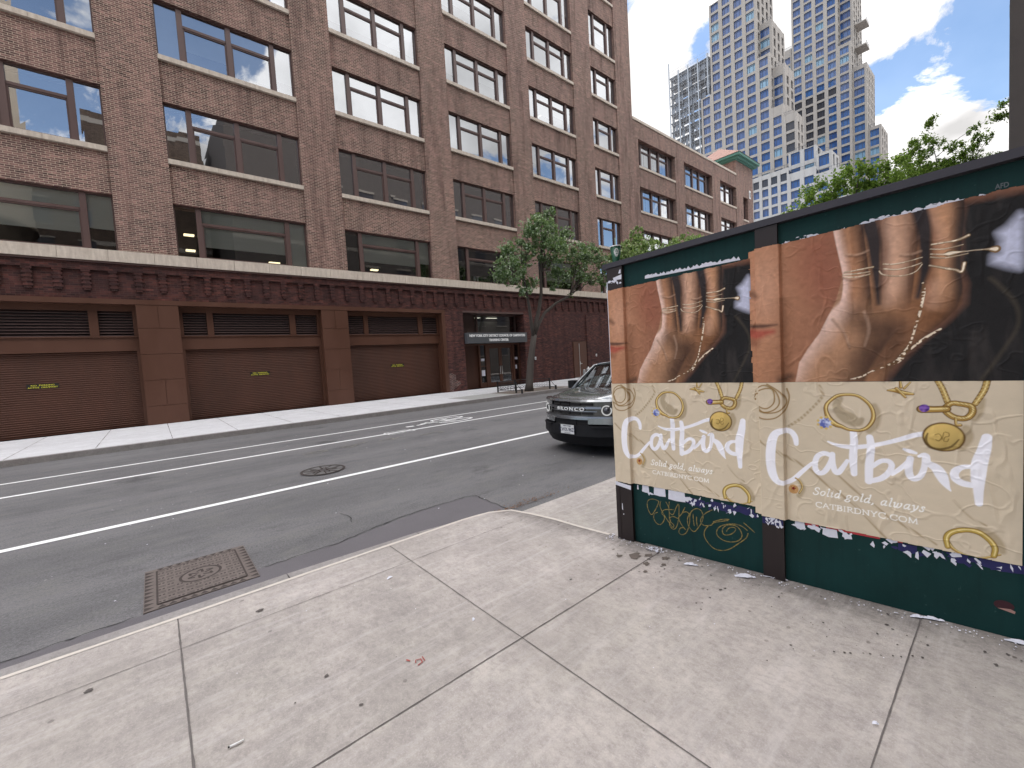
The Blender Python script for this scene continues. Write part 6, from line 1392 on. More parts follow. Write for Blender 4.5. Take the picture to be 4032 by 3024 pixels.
def paint_lower(X, Z):
    sh = X.shape; C = np.empty(sh+(3,)); C[:] = lin((212,196,172))
    n1 = vnoise(sh, 4, 41, 5); n2 = vnoise(sh, 30, 42, 4)
    C *= (0.90+0.16*n1+0.08*n2)[...,None]
    C[:] = C*(1-0.22*np.clip(n1-0.45,0,1)[...,None])+np.array(lin((196,178,166)))*0.22*np.clip(n1-0.45,0,1)[...,None]
    for s_ in PS['emb']:
        m = seg_cover(X, Z, s_, 0.008); beads = 0.5+0.5*np.sin((X+Z*0.9)*2*math.pi/0.032)
        blend(C, m*0.6*(0.25+0.75*beads), lin((140,112,66)))
    for s_ in PS['shadows']: blend(C, seg_cover(X, Z, s_, 0.014)*0.5, lin((138,115,72)))
    blend(C, seg_cover(X, Z, PS['ringsh'], 0.012)*0.55, lin((135,116,82)))
    for s_ in PS['wires']:
        blend(C, seg_cover(X+0.004, Z+0.004, s_, 0.004)*0.4, lin((120,96,55)))
        blend(C, seg_cover(X, Z, s_, 0.003)*0.9, lin((146,112,58)))
    W_ = lin((250,248,255))*1.0
    for i, s_ in enumerate(PS['script']):
        m = seg_cover(X, Z, s_, 0.004); streak = vnoise(sh, 18, 90+i, 3, (0.6,2.4)); blend(C, m*np.clip(0.90+0.2*streak,0,1), W_)
    def gold(pts, aa=0.003, dark=(96,66,22), mid=(176,140,74), hi=(246,226,160), wk=1.0):
        p = [(a,b,w*wk*1.15) for a,b,w in pts]
        blend(C, seg_cover(X, Z, p, aa), lin(dark)); blend(C, seg_cover(X, Z, [(a,b,w*0.72) for a,b,w in p], aa), lin(mid)); blend(C, seg_cover(X-0.002, Z-0.003, [(a,b,w*0.22) for a,b,w in p], aa)*0.9, lin(hi))
    gold(PS['ring'])
    for ch in PS['chains']:
        gold(ch); beads = (np.sin((Z)*2*math.pi/0.018) > 0.2)*1.0; blend(C, seg_cover(X, Z, ch, 0.004)*beads*0.6, lin((205,180,120)))
    for ch in PS['charm']: gold(ch, mid=(176,138,70))
    gold(PS['toggle'], wk=1.25, dark=(110,80,30)); gold(PS['bar'], wk=1.25); gold(PS['bail'])
    tw_ = seg_cover(X, Z, PS['toggle'], 0.004)*(np.sin((X+Z)*2*math.pi/0.012) > 0.3); blend(C, tw_*0.55, lin((120,86,30)))
    x0, z0, w = PS['locket'][0]
    d_ = np.hypot((X-x0)/(w*0.52), (Z-z0)/(w*0.50)); m = np.clip((1-d_)*14+0.5,0,1); blend(C, m, lin((104,76,34))); m = np.clip((0.90-d_)*14+0.5,0,1); blend(C, m, lin((204,174,104)))
    sh_ = np.clip(0.55+0.55*((X-x0)*-1.5+(Z-z0)*2.0)/w+0.0,0,1.2); C[:] = C*(1-m[...,None])+(C*(0.75+0.5*sh_[...,None]))*m[...,None]
    for s_ in PS['mono']: blend(C, seg_cover(X, Z, s_, 0.003)*0.8, lin((110,84,30)))
    blend(C, seg_cover(X, Z, PS['locketrim'], 0.004)*0.8, lin((84,62,24)))
    for key, c0, c1 in (('gem',(92,104,176),(220,226,250)),('gem2',(78,44,128),(150,110,200))):
        x0, z0, w = PS[key][0]; m = np.clip((1-np.hypot((X-x0)/(w*0.5),(Z-z0)/(w*0.5)))*8+0.5,0,1); fac = (np.sin(X*400)*np.sin(Z*430) > 0.1)*1.0
        blend(C, m, lin(c0)); blend(C, m*np.clip(vnoise(sh,70,33,2)*2.2-0.7,0,1), lin(c1))
    x0, z0, w = PS['gem'][0]
    for k in range(9):
        a = k*0.7; cx, cz = x0+0.036*math.cos(a), z0+0.036*math.sin(a); blend(C, np.clip((0.008-np.hypot(X-cx,Z-cz))/0.003+0.5,0,1), lin((214,184,110)))
    x0, z0, w = PS['heart'][0]; m = np.clip((1-np.hypot((X-x0)/(w*0.45),(Z-z0)/(w*0.5)))*8+0.5,0,1); blend(C, m, lin((196,150,96)))
    an = np.arctan2(Z-z0-0.006, X-x0); rr = np.hypot(X-x0, Z-z0-0.006); blend(C, np.clip((w*0.24*(0.7+0.3*np.cos(an*5))-rr)/0.003+0.5,0,1), lin((120,16,22)))
    gold(PS['heartloop'])
    gold(PS['bracelet2'], dark=(112,86,30)); gold(PS['bracelet'], dark=(128,98,34), mid=(188,158,76))
    (xa, za, sa), (xb, zb, _) = PS['line1']; m = write(C, X, Z, 'Solid gold, always', xa, za, xb, zb, 0.046, 0.20, 0.13); blend(C, m*1.0, lin((255,252,248)))
    (xa, za, sa), (xb, zb, _) = PS['line2']; m = write(C, X, Z, 'CATBIRDNYC.COM', xa, za-0.0, xb, zb, 0.031, 0.0, 0.15); blend(C, m*1.0, lin((255,252,248)))
    return C
def paint_upper(X, Z):
    sh = X.shape; C = np.empty(sh+(3,)); n1 = vnoise(sh, 4, 51, 5); n2 = vnoise(sh, 40, 52, 4); n3 = vnoise(sh, 10, 53, 4, (0.4,1.6))
    t = np.clip(X/0.45, 0, 1)[...,None]; u_ = np.clip(Z/0.9,0,1)[...,None]
    C[:] = lin((182,130,98))*(1-t)+lin((146,98,76))*t; C[:] = C*(0.92+0.14*u_)
    lightb = np.exp(-((X-0.10)/0.09)**2)*np.exp(-((Z-0.62)/0.25)**2); blend(C, lightb*0.55, lin((206,158,132)))
    blend(C, np.exp(-((X-0.20)/0.035)**2)*0.35*(Z < 0.55), lin((96,56,32)))
    blend(C, poly_cover(X, Z, PU['reds'], 0.16)*0.45, lin((146,82,66)))
    blend(C, seg_cover(X, Z, PU['nostril'], 0.03)*0.6, lin((74,42,34)))
    blend(C, seg_cover(X, Z, PU['lip'], 0.03)*0.7, lin((160,52,48))); blend(C, seg_cover(X, Z, PU['liplow'], 0.03)*0.45, lin((104,48,36)))
    blend(C, seg_cover(X, Z, PU['lipd'], 0.018)*0.8, lin((52,28,30)))
    blend(C, seg_cover(X, Z, PU['darkc'], 0.05)*0.8, lin((30,24,24)))
    # hand
    PU['hand'] = [(a, (b-0.08 if b < 0.03 else b)) for a, b in PU['hand']]
    hm = poly_cover(X, Z, PU['hand'], 0.008); base = np.empty_like(C); k = np.clip((X-0.25)/0.65,0,1)[...,None]
    base[:] = lin((182,138,108))*(1-k)+lin((124,82,54))*k
    mid = np.exp(-((X-0.55)/0.16)**2)[...,None]; base[:] = base*(1-0.25*mid)+lin((142,98,60))*0.25*mid
    C[:] = C*(1-hm[...,None])+base*hm[...,None]
    limb(C, X, Z, PL['wrist'], (236,202,188), (176,132,102), (86,60,44), mask=hm)
    limb(C, X, Z, PL['f3'], (140,94,68), (192,142,108), (64,44,36))
    limb(C, X, Z, PL['f2'], (104,70,54), (208,162,134), (84,56,42))
    limb(C, X, Z, PL['f1'], (236,200,186), (178,128,96), (72,50,40))
    for s_ in PU['fingershade'][3:]: blend(C, seg_cover(X, Z, s_, 0.09)*0.62*hm, lin((70,46,36)))
    for s_ in PU['hilite']: blend(C, seg_cover(X, Z, s_, 0.06)*0.18*hm, lin((232,196,180)))
    PU['hair'] = [((a+0.2 if a > 1.1 else a), (b-0.08 if b < 0.06 else b)) for a, b in PU['hair']]
    blend(C, poly_cover(X, Z, PU['hair'], 0.07), lin((26,25,27)))
    st_ = vnoise(sh, 14, 61, 4, (0.3,2.0)); hairm = poly_cover(X, Z, PU['hair'], 0.05); blend(C, hairm*np.clip(st_-0.5,0,1)*1.1, lin((66,60,58)))
    for s_ in PU['gaps']: blend(C, seg_cover(X, Z, s_, 0.022)*0.95, lin((38,37,42)))
    blend(C, poly_cover(X, Z, PU['cloth'], 0.045), lin((196,198,220)))
    for s_ in PU['hairlines']: blend(C, seg_cover(X, Z, s_, 0.02)*0.28, lin((110,98,80)))
    g = np.random.default_rng(7)
    for s_ in PU['bands']:
        blend(C, seg_cover(X, Z, [(a,b,w*1.2) for a,b,w in s_], 0.003), lin((120,92,60))); blend(C, seg_cover(X, Z-0.001, [(a,b,w*0.6) for a,b,w in s_], 0.003)*(0.55+0.45*(n2 > 0.5)), lin((246,228,204)))
    for s_ in PU['sparkle']:
        sp_ = (vnoise(sh, 110, 71, 1) > 0.52)*1.0; m = seg_cover(X, Z, [(a,b,w*1.5) for a,b,w in s_], 0.003); blend(C, m*0.75, lin((110,80,52))); blend(C, m*sp_*0.95, lin((238,220,196)))
    # skin texture, creases across the wrist and the finger joints
    for pts in ([(0.33,0.47,.012),(0.36,0.45,.012),(0.40,0.455,.010)],[(0.31,0.44,.010),(0.35,0.42,.010),(0.38,0.43,.008)],[(0.50,0.62,.012),(0.55,0.60,.014),(0.60,0.615,.010)],[(0.52,0.75,.010),(0.57,0.735,.012),(0.62,0.75,.010)],[(0.76,0.70,.012),(0.80,0.69,.012),(0.84,0.70,.010)],[(0.34,0.66,.010),(0.38,0.65,.012),(0.42,0.66,.008)],[(0.36,0.78,.010),(0.40,0.77,.012),(0.43,0.78,.008)],[(0.45,0.38,.014),(0.50,0.30,.014),(0.53,0.20,.010)],[(0.60,0.40,.016),(0.62,0.30,.016),(0.60,0.20,.010)]):
        blend(C, seg_cover(X, Z, pts, 0.012)*0.5*hm, lin((74,46,36))); blend(C, seg_cover(X, Z-0.010, pts, 0.010)*0.35*hm, lin((214,176,150)))
    C *= (0.86+0.28*vnoise(sh, 60, 55, 3))[...,None]
    C *= (1-0.22*np.clip(vnoise(sh, 8, 56, 4, (0.35,2.2))-0.52,0,1)*4*hm)[...,None]
    vein = 1-np.abs(vnoise(sh, 6, 81, 3, (0.7,1.4))*2-1); C *= (1+0.10*(np.clip(vein-0.93,0,1)*14))[...,None]*1.0
    C *= (0.90+0.14*n1+0.10*n2+0.06*n3)[...,None]
    return C
POST_A = (0.0, 0.150); POST_B = (0.045, 0.178)
def sheet(name, parent, s_org, z_org, scale, upper, post, seed, step=0.0031):
    nx = int(PWD/step); 
    if upper: z_lo, z_hi = 0.0006, 0.965
    else: z_lo, z_hi = -0.952, -0.0006
    nz_ = int((z_hi-z_lo)/step)
    xs = np.linspace(0, PWD, nx); zs = np.linspace(z_lo, z_hi, nz_); X, Z = np.meshgrid(xs, zs)
    C = paint_upper(X, Z) if upper else paint_lower(X, Z)
    rel = paper_relief(X, Z, seed)
    # torn outline: remap rows so the free edge is ragged and slopes like the pasted paper
    g = np.random.default_rng(seed); rag = (vnoise((4, nx), 26, seed+9, 3)[1]-0.5)
    if upper: lim = 0.884+0.066*xs/PWD+0.014*rag; sc_ = (lim[None,:]-z_lo)/(z_hi-z_lo); keep = Z <= lim[None,:]
    else: lim = -0.914-0.034*xs/PWD+0.006*rag; keep = Z >= lim[None,:]
    pm = ((X > post[0]) & (X < post[1]))*1.0
    # paper bridges the edges of the post
    from_ = np.clip((X-post[0]+0.006)/0.006, 0, 1)*np.clip((post[1]+0.012-X)/0.012, 0, 1)
    off = 0.0035+rel*(1-0.5*from_)+0.0365*from_+0.002*np.sin(X*9)*np.sin(Z*5)
    S_ = s_org+X*scale; Zw = 1.495+z_org+Z*scale
    V = np.stack([HA[0]+HU[0]*S_-HN[0]*off, HA[1]+HU[1]*S_-HN[1]*off, Zw], -1).reshape(-1,3)
    idx = np.arange(nx*nz_).reshape(nz_, nx); f = np.stack([idx[:-1,:-1], idx[1:,:-1], idx[1:,1:], idx[:-1,1:]], -1)
    kk = keep[:-1,:-1] & keep[1:,:-1] & keep[1:,1:] & keep[:-1,1:]; f = f[kk]
    used = np.unique(f); mp = np.zeros(nx*nz_, int); mp[used] = np.arange(len(used)); V = V[used]; f = mp[f]; Cc = C.reshape(-1,3)[used]
    me = np_mesh(name, V, f, M_['poster'], True)
    at = me.color_attributes.new('print', 'FLOAT_COLOR', 'POINT'); cc = np.ones((len(me.vertices),4), np.float32); cc[:,:3] = np.clip(Cc[:len(me.vertices)],0,1)*1.0; at.data.foreach_set('color', cc.ravel())
    o = link(name, me, parent); o.matrix_parent_inverse = Matrix.Translation((-parent.location.x,-parent.location.y,-parent.location.z)); return o
m = N('printed_paper'); at = m.n('ShaderNodeAttribute'); at.attribute_name = 'print'; nz_a = m.noise(300, 2, 0.6)
m.set(m.mix(m.math('MULTIPLY', nz_a, 0.06), at.outputs['Color'], (0.3,0.28,0.26)), 0.7, 0, 0.15); m.bump(m.noise(120, 4, 0.7), 0.25, 0.002); M_['poster'] = m.m
p1 = thing('advert_poster', 'smaller-looking left poster of a ringed hand over jewellery lettering, wrapped round the corner post', 'poster', (HA[0],HA[1],1.495))
sheet('photo_sheet', p1, -0.013, 0, 0.882, True, (-0.012,0.152), 201); sheet('lettering_sheet', p1, -0.018, 0, 0.92, False, (-0.012,0.152), 202)
p2 = thing('advert_poster', 'large right poster of a ringed hand over jewellery lettering, nearest to the viewer', 'poster', (HA[0]+0.13,HA[1]-1.05,1.495))
sheet('photo_sheet', p2, 1.041, 0, 1.0, True, (0.044,0.180), 301); sheet('lettering_sheet', p2, 1.043, 0, 1.0, False, (0.044,0.180), 302)

# torn remains of older posters
def shreds(mb, s0, s1, zf, h, n, seed, off0=0.0015, mi=0, wmin=0.01, wmax=0.06):
    rg = random.Random(seed)
    for i in range(n):
        s = rg.uniform(s0, s1); w = rg.uniform(wmin, wmax); z = zf(s)+rg.uniform(-h, h)*0.5; hh = rg.uniform(0.3, 1.0)*h*0.5
        k = rg.randint(4, 6); pts = []; skew = rg.uniform(-0.5,0.5)
        for j in range(k):
            a = 2*math.pi*j/k; r_ = rg.uniform(0.3, 1.2); pts.append((s+math.cos(a)*w*0.5*r_+skew*math.sin(a)*hh, z+math.sin(a)*hh*r_))
        po_ = 0.0375 if (s < 0.122 or 1.088 < s < 1.215) else 0.0
        off = off0+i*0.00004+po_
        mb.poly([H(a, off, b) for a, b in pts][::-1], mi)
M_['navy'] = simple('navy_print', (0.012,0.012,0.085), 0.7, 0, 0.3, 30)
M_['red'] = simple('red_print', (0.45,0.035,0.045), 0.7, 0, 0.1, 30)
M_['maroon'] = simple('maroon_sticker', (0.035,0.004,0.010), 0.5, 0, 0.2, 10)
M_['pink'] = simple('pink_print', (0.35,0.20,0.17), 0.7)
PM = [M_['paper'], M_['navy'], M_['red']]
def topline1(s): return 2.283+0.0545*s/1.04
mb = MB()
for k in range(11):
    s = 0.30+k*0.062; z = 2.345+0.010*k/10
    j_ = [rng.uniform(-0.009,0.009) for _ in range(6)]; mb.poly([H(s,0.0016+k*1e-5,z-0.02),H(s+0.070,0.0016+k*1e-5,z-0.02),H(s+0.064+j_[4],0.0016+k*1e-5,z+0.004+j_[0]),H(s+0.045,0.0016+k*1e-5,z-0.002+j_[5]),H(s+0.03,0.0016+k*1e-5,z+0.006+j_[1]),H(s+0.015,0.0016+k*1e-5,z-0.002+j_[2]),H(s+0.002,0.0016+k*1e-5,z+0.002+j_[3])])
tag(mb.build('torn_paper_strip', PM[0]), 'white torn paper strip left along the top of the left poster', 'torn paper')
mb = MB(); shreds(mb, 0.0, 0.12, lambda s: 2.335, 0.03, 12, 4, 0.0375-0.0365); 
mb.poly([H(0.045,0.0382,2.352),H(0.115,0.0382,2.350),H(0.118,0.0382,2.388),H(0.06,0.0382,2.376),H(0.04,0.0382,2.372)]); mb.poly([H(0.09,0.0383,2.40),H(0.112,0.0383,2.398),H(0.112,0.0383,2.432),H(0.10,0.0383,2.425)])
tag(mb.build('torn_paper_strip', PM[0]), 'white torn paper scraps on the top of the corner post', 'torn paper')
mb = MB(); z2 = lambda s: 2.386+0.062*(s-1.04)/1.2
shreds(mb, 1.24, 2.15, z2, 0.022, 34, 6, 0.0016, 0, 0.01, 0.05)
for k in range(9):
    s = 1.62+k*0.045; z = z2(s)+0.004
    j_ = [rng.uniform(-0.009,0.009) for _ in range(5)]; mb.poly([H(s,0.0017+k*1e-5,z-0.02),H(s+0.055,0.0017+k*1e-5,z-0.02),H(s+0.048+j_[3],0.0017+k*1e-5,z+0.004+j_[0]),H(s+0.03,0.0017+k*1e-5,z+j_[4]),H(s+0.018,0.0017+k*1e-5,z+0.006+j_[1]),H(s+0.004,0.0017+k*1e-5,z+0.002+j_[2])])
tag(mb.build('torn_paper_strip', PM[0]), 'ragged white torn paper strip along the top of the right poster', 'torn paper')
for a, b, z0, z1, lb in ((0.155,0.17,0.60,0.64,'narrow white paper tab under the left poster next to the corner post'),(0.20,0.262,0.585,0.645,'small square white paper tab under the left poster'),(0.30,0.40,0.575,0.645,'middle-sized white paper tab under the left poster'),(0.42,0.555,0.560,0.64,'widest white paper tab under the left poster beside the navy shreds')):
    mb = MB()
    mb.poly([H(a,0.0016,z0+0.006),H(a+(b-a)*0.5,0.0016,z0),H(b,0.0016,z0+0.003),H(b-0.004,0.0016,z1),H(a+0.004,0.0016,z1)][::-1]); tag(mb.build('torn_paper_tab', PM[0]), lb, 'torn paper')
mb = MB()
shreds(mb, 0.18, 0.6, lambda s: 0.60, 0.05, 10, 8)
tag(mb.build('torn_paper_strip', PM[0]), 'white torn paper crumbs hanging under the left half of the left poster', 'torn paper')
mb = MB()
for (a, b) in ((0.555,0.70),(0.74,0.90),(0.93,1.03)):
    mb.poly([H(a,0.0014,0.565),H((a+b)/2,0.0014,0.548),H(b,0.0014,0.556),H(b,0.0014,0.60),H(a,0.0014,0.612)][::-1], 1)
shreds(mb, 0.56, 1.06, lambda s: 0.588-0.02*(s-0.56), 0.06, 26, 9, 0.0018, 0, 0.006, 0.040); shreds(mb, 0.56, 1.06, lambda s: 0.575, 0.05, 26, 10, 0.0016, 1)
tag(mb.build('torn_poster_shreds', PM), 'navy and white shredded poster remains under the left poster, nearer the middle post', 'torn paper')
mb = MB(); mb.poly([H(1.09,0.0372,0.53),H(1.21,0.0372,0.525),H(1.212,0.0372,0.575),H(1.088,0.0372,0.59)][::-1], 1); shreds(mb, 1.095, 1.205, lambda s: 0.55, 0.06, 22, 12, 0.0016, 0, 0.006, 0.03)
tag(mb.build('torn_poster_shreds', PM), 'white scraps stuck on the middle post just under the posters', 'torn paper')
mb = MB()
for a, b, c0, c1 in ((1.27,1.33,0.528,0.573),(1.34,1.40,0.535,0.56),(1.42,1.50,0.505,0.56),(1.52,1.57,0.515,0.545)):
    mb.poly([H(a,0.0016,c0+0.012),H(a+(b-a)*0.4,0.0016,c0),H(b,0.0016,c0+0.004),H(b-0.006,0.0016,c1),H(a+0.004,0.0016,c1)][::-1])
shreds(mb, 1.26, 1.6, lambda s: 0.545, 0.04, 18, 14)
tag(mb.build('torn_paper_strip', PM[0]), 'white torn paper pieces under the left half of the right poster', 'torn paper')
for a, b, lb in ((1.33,1.40,'short red paper strip under the right poster near the middle post'),(1.44,1.70,'longest red paper strip under the right poster'),(1.73,1.80,'small red paper strip under the middle of the right poster'),(2.05,2.10,'small red paper piece under the gold bracelet at the right end')):
    mb = MB()
    mb.poly([H(a,0.0013,0.556),H(b,0.0013,0.552),H(b,0.0013,0.574),H(a,0.0013,0.577)][::-1])
    tag(mb.build('red_paper_strip', PM[2]), lb, 'torn paper')
mb = MB()
for a, b in ((1.78,1.86),(1.99,2.06),(2.10,2.26)):
    mb.poly([H(a,0.0014,0.508),H((a+b)/2,0.0014,0.497),H(b,0.0014,0.505),H(b,0.0014,0.55),H(a,0.0014,0.55)][::-1], 1)
shreds(mb, 1.66, 2.26, lambda s: 0.53-0.01*(s-1.6), 0.06, 26, 15, 0.0018, 0, 0.006, 0.05); shreds(mb, 1.7, 2.26, lambda s: 0.525, 0.06, 20, 16, 0.0016, 1)
tag(mb.build('torn_poster_shreds', PM), 'navy and white poster shreds under the right end of the right poster', 'torn paper')
mb = MB(); c0 = (2.188,0.318)
mb.poly([H(c0[0]+0.036*math.cos(a), 0.0015, c0[1]+0.026*math.sin(a)) for a in [i*math.pi/10 for i in range(20)]][::-1]); mb.poly([H(2.165,0.0017,0.298),H(2.225,0.0017,0.285),H(2.228,0.0017,0.298),H(2.21,0.0017,0.306)][::-1],1)
tag(mb.build('round_sticker', [M_['maroon'],M_['pink']]), 'dark maroon round sticker peeling low on the green board', 'sticker')
ta = text_mb('AFD', 0.034, 0, 1.3, 0, 0.001, 'LEFT'); mb = MB(); put_text(mb, ta, lambda x,y,z: H(2.150+x*0.55, 0.0015, 2.452+y))
tag(mb.build('chalk_letters', simple('chalk', (0.10,0.115,0.125), 0.9)), 'small pale scratched letters on the green board above the right poster', 'lettering')
# pasted edge of white paper down the street-side edge of the corner post
mb = MB()
for z0, z1, w in ((1.55,2.345,0.012),(1.02,1.5,0.016),(0.63,0.92,0.020)):
    mb.poly([H(-0.0215,-0.03,z0),H(-0.0215,0.036,z0),H(-0.0215,0.036,z1),H(-0.0215,-0.03,z1)])
    mb.poly([H(-0.0205,0.0372,z0),H(-0.0205+w,0.0372,z0+0.004),H(-0.0205+w*0.6,0.0372,z1),H(-0.0205,0.0372,z1)][::-1])
mb.poly([H(-0.0205,0.0430,0.625),H(0.12,0.0430,0.60),H(0.122,0.0430,0.636),H(-0.0205,0.0430,0.655)][::-1])
tag(mb.build('torn_paper_edge', PM[0]), 'narrow white paper edge pasted down the outer side of the corner post', 'torn paper')
mb = MB(); mb.poly([H(0.03,0.041,0.42),H(0.038,0.041,0.41),H(0.036,0.041,0.47),H(0.031,0.041,0.468)][::-1]); mb.poly([H(0.038,0.041,0.375),H(0.045,0.041,0.37),H(0.047,0.041,0.384),H(0.04,0.041,0.382)][::-1])
tag(mb.build('paint_chip', M_['paper']), 'two small white chips low on the corner post', 'paint chip')

# paper cup on the cap rail
cx, cy, cz = H(0.045, -0.02, 2.503)
cup = thing('paper_cup', 'green takeaway paper cup with white rim standing on the corner of the cap rail', 'cup', (cx,cy,cz))
mb = MB(); mb.lathe([(0.0,0.001),(0.028,0.001),(0.0285,0.004),(0.044,0.128),(0.042,0.128),(0.027,0.006),(0,0.006)], 32); mb.build('cup_body', simple('green_cup', (0.008,0.075,0.038), 0.45, 0, 0.08, 8), cup)
mb = MB(); mb.lathe([(0.0435,0.127),(0.047,0.129),(0.047,0.134),(0.043,0.136),(0.041,0.132)], 32); mb.lathe([(0.0295,0.0),(0.0305,0.004),(0.029,0.006)], 32); mb.build('rim', M_['white'], cup)
mb = MB(); V = []
rg = random.Random(2)
for i in range(7):
    for j in range(7):
        if abs(i-3)+abs(j-3) > 4 or (i, j) in ((3,2),(2,4),(4,4),(3,5),(5,2)): continue
        a0 = rad(222+(i-3)*9); z = 0.045+j*0.0095
        r0_ = lambda z: 0.0285+0.0155*(z-0.004)/0.124+0.0004
        mb.quad(*[(r0_(zz3)*math.cos(aa), r0_(zz3)*math.sin(aa), zz3) for aa, zz3 in ((a0,z),(a0+rad(7.5),z),(a0+rad(7.5),z+0.008),(a0,z+0.008))])
mb.build('round_emblem', M_['white'], cup)
mb = MB(); mb.tube([(0.004,0.004,0.03),(0.0,0.0,0.205)], 0.0032, 8); mb.build('straw', simple('straw_green', (0.25,0.42,0.34), 0.4), cup)

# ================================================================ LITTER AND SMALL THINGS
cg = thing('cigarette_end', 'white cigarette end lying on the sidewalk near the bottom edge', 'cigarette', (0.155,2.178,0.1555), None, rad(-5))
mb = MB(); mb.tube([(-0.030,0,0.0045),(0.022,0,0.0045)], 0.0042, 10); mb.build('paper_tube', M_['white'], cg)
mb = MB(); mb.tube([(-0.037,0,0.0045),(-0.0302,0,0.0045)], 0.004, 8); mb.build('burnt_tip', M_['sign_black'], cg)
mb = MB(); mb.tube([(-0.02,-0.01,0.004),(0.03,0.008,0.004)], 0.004, 8); o = mb.build('cigarette_end', M_['white']); o.location = (-0.69,3.88,0.006); tag(o, 'white cigarette end lying on the asphalt by the kerb', 'cigarette')
def scrap(x, y, L, Wd, ang, z, label, mat, seed, lift=0.012):
    L *= 1.3; Wd *= 1.25
    rg = random.Random(seed); n = 9; V = []; mb = MB()
    for i in range(n+1):
        t = i/n; w = Wd*(0.35+0.65*math.sin(math.pi*min(1,t*0.9+0.08)))*rg.uniform(0.75,1.15)
        lz = lift*abs(math.sin(t*3.1*rg.uniform(0.8,1.2)))
        V += [(L*(t-0.5), -w/2, 0.003+lz*0.4), (L*(t-0.5)+rg.uniform(-.003,.003), w/2, 0.003+lz)]
    mb.add(V, [(2*i,2*i+2,2*i+3,2*i+1) for i in range(n)]); o = mb.build('paper_scrap', mat); o.location = (x,y,z); o.rotation_euler = (0,0,ang)
    return tag(o, label, 'paper scrap', 'torn paper scraps at the foot of the boards')
scrap(2.93,1.555,0.075,0.024,rad(-62),0.152,'white curled paper scrap on the sidewalk, first from the corner post',M_['paper'],1)
scrap(3.02,1.21,0.10,0.035,rad(-55),0.152,'white pointed paper scrap on the sidewalk just left of the middle post',M_['paper'],2)
scrap(3.13,1.06,0.11,0.014,rad(-75),0.152,'long thin dirty paper strip against the foot of the middle post',M_['paper'],3)
scrap(3.20,0.36,0.05,0.018,rad(-60),0.152,'small pale scrap beside the joint near the right end of the boards',M_['paper'],4)
scrap(3.23,0.30,0.075,0.018,rad(-70),0.152,'folded white scrap at the foot of the boards above the right joint',M_['paper'],5)
scrap(3.26,-0.02,0.09,0.022,rad(-80),0.152,'white torn strip at the very right end of the boards',M_['paper'],6)
scrap(2.165,0.372,0.018,0.008,rad(-60),0.152,'tiny white scrap alone on the sidewalk at lower right',M_['paper'],7)
scrap(1.25,3.06,0.035,0.014,rad(10),0.152,'crumpled white scrap on the sidewalk near the kerb',M_['paper'],8)
scrap(1.40,2.17,0.016,0.012,rad(30),0.152,'tiny white crumb beside the centre sidewalk joint',M_['paper'],9)
for o in (o for o in bpy.data.objects if o.name.startswith('paper_scrap') and 'near the kerb' in o.get('label','')): pass
# heap of pale crumbs by the boards, specks and gum
rg = random.Random(21); mb = MB()
def speck(mb, x, y, r_, z, n=6, h=0.0):
    pts = []
    for j in range(n): a = 2*math.pi*j/n; q = r_*rg.uniform(0.5,1.1); pts.append((x+q*math.cos(a)*1.2, y+q*math.sin(a), z+h*rg.random()))
    mb.poly(pts)
def foot(s, off): p = H(s, off, 0); return p[0], p[1]
for i in range(150):
    s = rg.uniform(-0.1,2.3); o_ = abs(rg.gauss(0,0.045))+0.045; x, y = foot(s, o_); speck(mb, x, y, rg.uniform(0.002,0.007), 0.156+i*2e-5, 6, 0.006)
for i in range(60): x, y = foot(rg.gauss(0.33,0.035), rg.uniform(0.05,0.12)); speck(mb, x, y, rg.uniform(0.004,0.011), 0.158+i*2e-5, 6, 0.012)
for i in range(40): x, y = foot(rg.gauss(-0.12,0.05), rg.uniform(-0.02,0.08)); speck(mb, x, y, rg.uniform(0.003,0.009), (0.156 if y < 2.3 else 0.05)+i*2e-5, 6, 0.008)
tag(mb.build('paper_crumbs', M_['paper']), 'scattered pale paper crumbs along the foot of the green boards', 'litter', None, 'stuff')
mb = MB()
for i in range(70): speck(mb, rg.uniform(-1,7), rg.uniform(4.3,14), rg.uniform(0.004,0.016), 0.009+i*2e-5)
for i in range(28): speck(mb, rg.uniform(0,3), rg.uniform(0.2,3.4), rg.uniform(0.002,0.005), 0.1565+i*2e-5)
tag(mb.build('pale_specks', M_['paper']), 'tiny pale specks of litter scattered over the asphalt and sidewalk', 'litter', None, 'stuff')
mb = MB()
gum = [(-0.39,3.13,0.020),(0.57,2.33,0.015),(0.63,2.01,0.010),(0.43,3.31,0.022),(0.75,3.3,0.005),(0.40,2.25,0.005),(0.9,2.2,0.004)]
for x, y, r_ in gum: speck(mb, x, y, r_, 0.1548, 12)
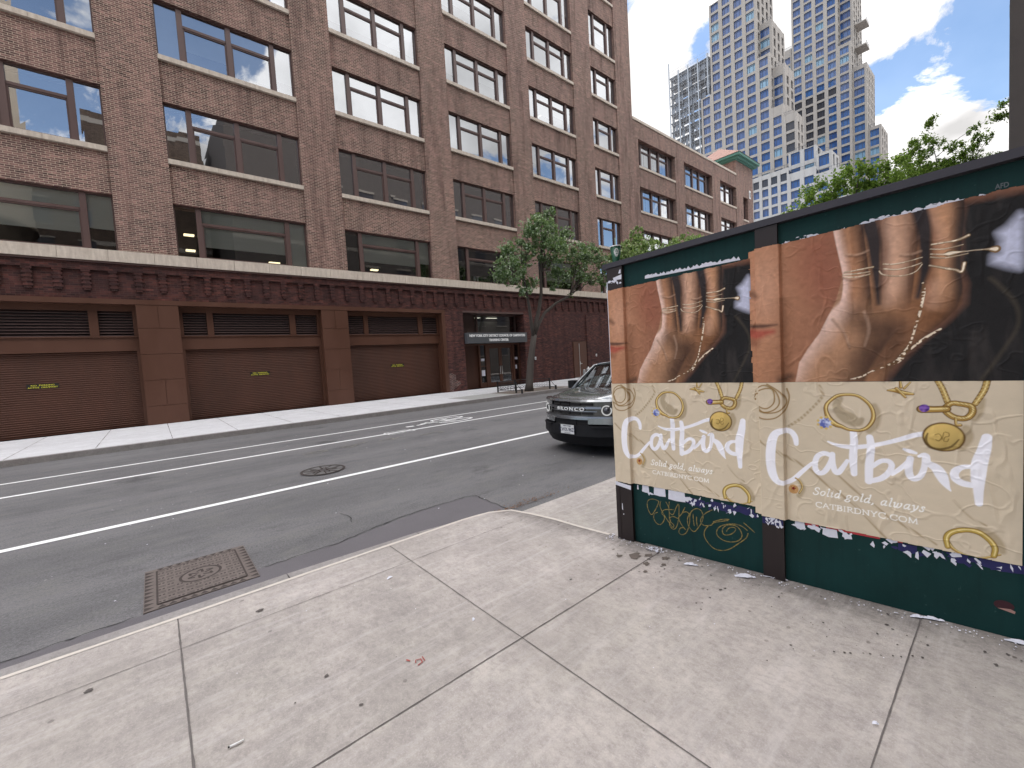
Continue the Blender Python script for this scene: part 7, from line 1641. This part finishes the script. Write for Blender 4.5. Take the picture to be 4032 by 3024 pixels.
for i in range(110):
    s = rg.uniform(-0.05,2.3); o_ = 0.06+abs(rg.gauss(0,0.36)); x, y = foot(s, o_)
    if x < 1.6: continue
    speck(mb, x, y, rg.choice([0.002,0.003,0.005,0.007,0.010])*rg.uniform(0.7,1.2), 0.1546+i*1e-6, 9)
for i in range(10): speck(mb, 2.55+i*0.028+rg.uniform(-.01,.01), 0.60-i*0.035+rg.uniform(-.02,.02), rg.uniform(0.004,0.008), 0.1549, 7)
tag(mb.build('gum_spots', simple('old_gum', (0.095,0.08,0.075), 0.8, 0, 0.3, 30)), 'dark old chewing gum spots trodden into the pale sidewalk', 'gum spots', None, 'stuff')
# wet looking stains close to the corner post
mb = MB()
for (x, y, r_) in ((2.78,1.93,0.05),(2.86,1.86,0.035),(2.73,1.80,0.03),(2.9,1.74,0.03),(2.70,2.02,0.025),(2.80,1.70,0.022),(2.62,1.74,0.018)): speck(mb, x, y, r_, 0.1543, 14)
tag(mb.build('floor_stain', simple('grease_stain', (0.14,0.115,0.10), 0.7, 0, 0.2, 20)), 'brown greasy stains on the sidewalk by the corner post', 'stain', None, 'stuff')
mb = MB(); ribbon(mb, [(0.955,2.055),(0.985,2.06),(0.99,2.09),(0.965,2.10),(0.955,2.08)], 0.007, 0.1549, 0, 10, 0.1); ribbon(mb, [(0.94,2.115),(0.93,2.14)], 0.009, 0.1549, 0, 10, 0.1); ribbon(mb, [(1.0,2.06),(1.005,2.10)], 0.006, 0.1549, 0, 10, 0.1)
tag(mb.build('red_scribble', simple('red_ink', (0.32,0.07,0.06), 0.7)), 'tiny red scribble on the middle sidewalk slab', 'graffiti')
mb = MB(); rg = random.Random(4)
for i in range(220): speck(mb, rg.gauss(3.25,0.35), 3.78+abs(rg.gauss(0,0.06)), rg.uniform(0.004,0.013), 0.012+i*1e-5, 5, 0.01)
tag(mb.build('gutter_leaves', simple('dry_leaves', (0.16,0.085,0.05), 0.9, 0, 0.5, 40)), 'brown dry leaf crumbs collected in the gutter by the driveway', 'litter', None, 'stuff')
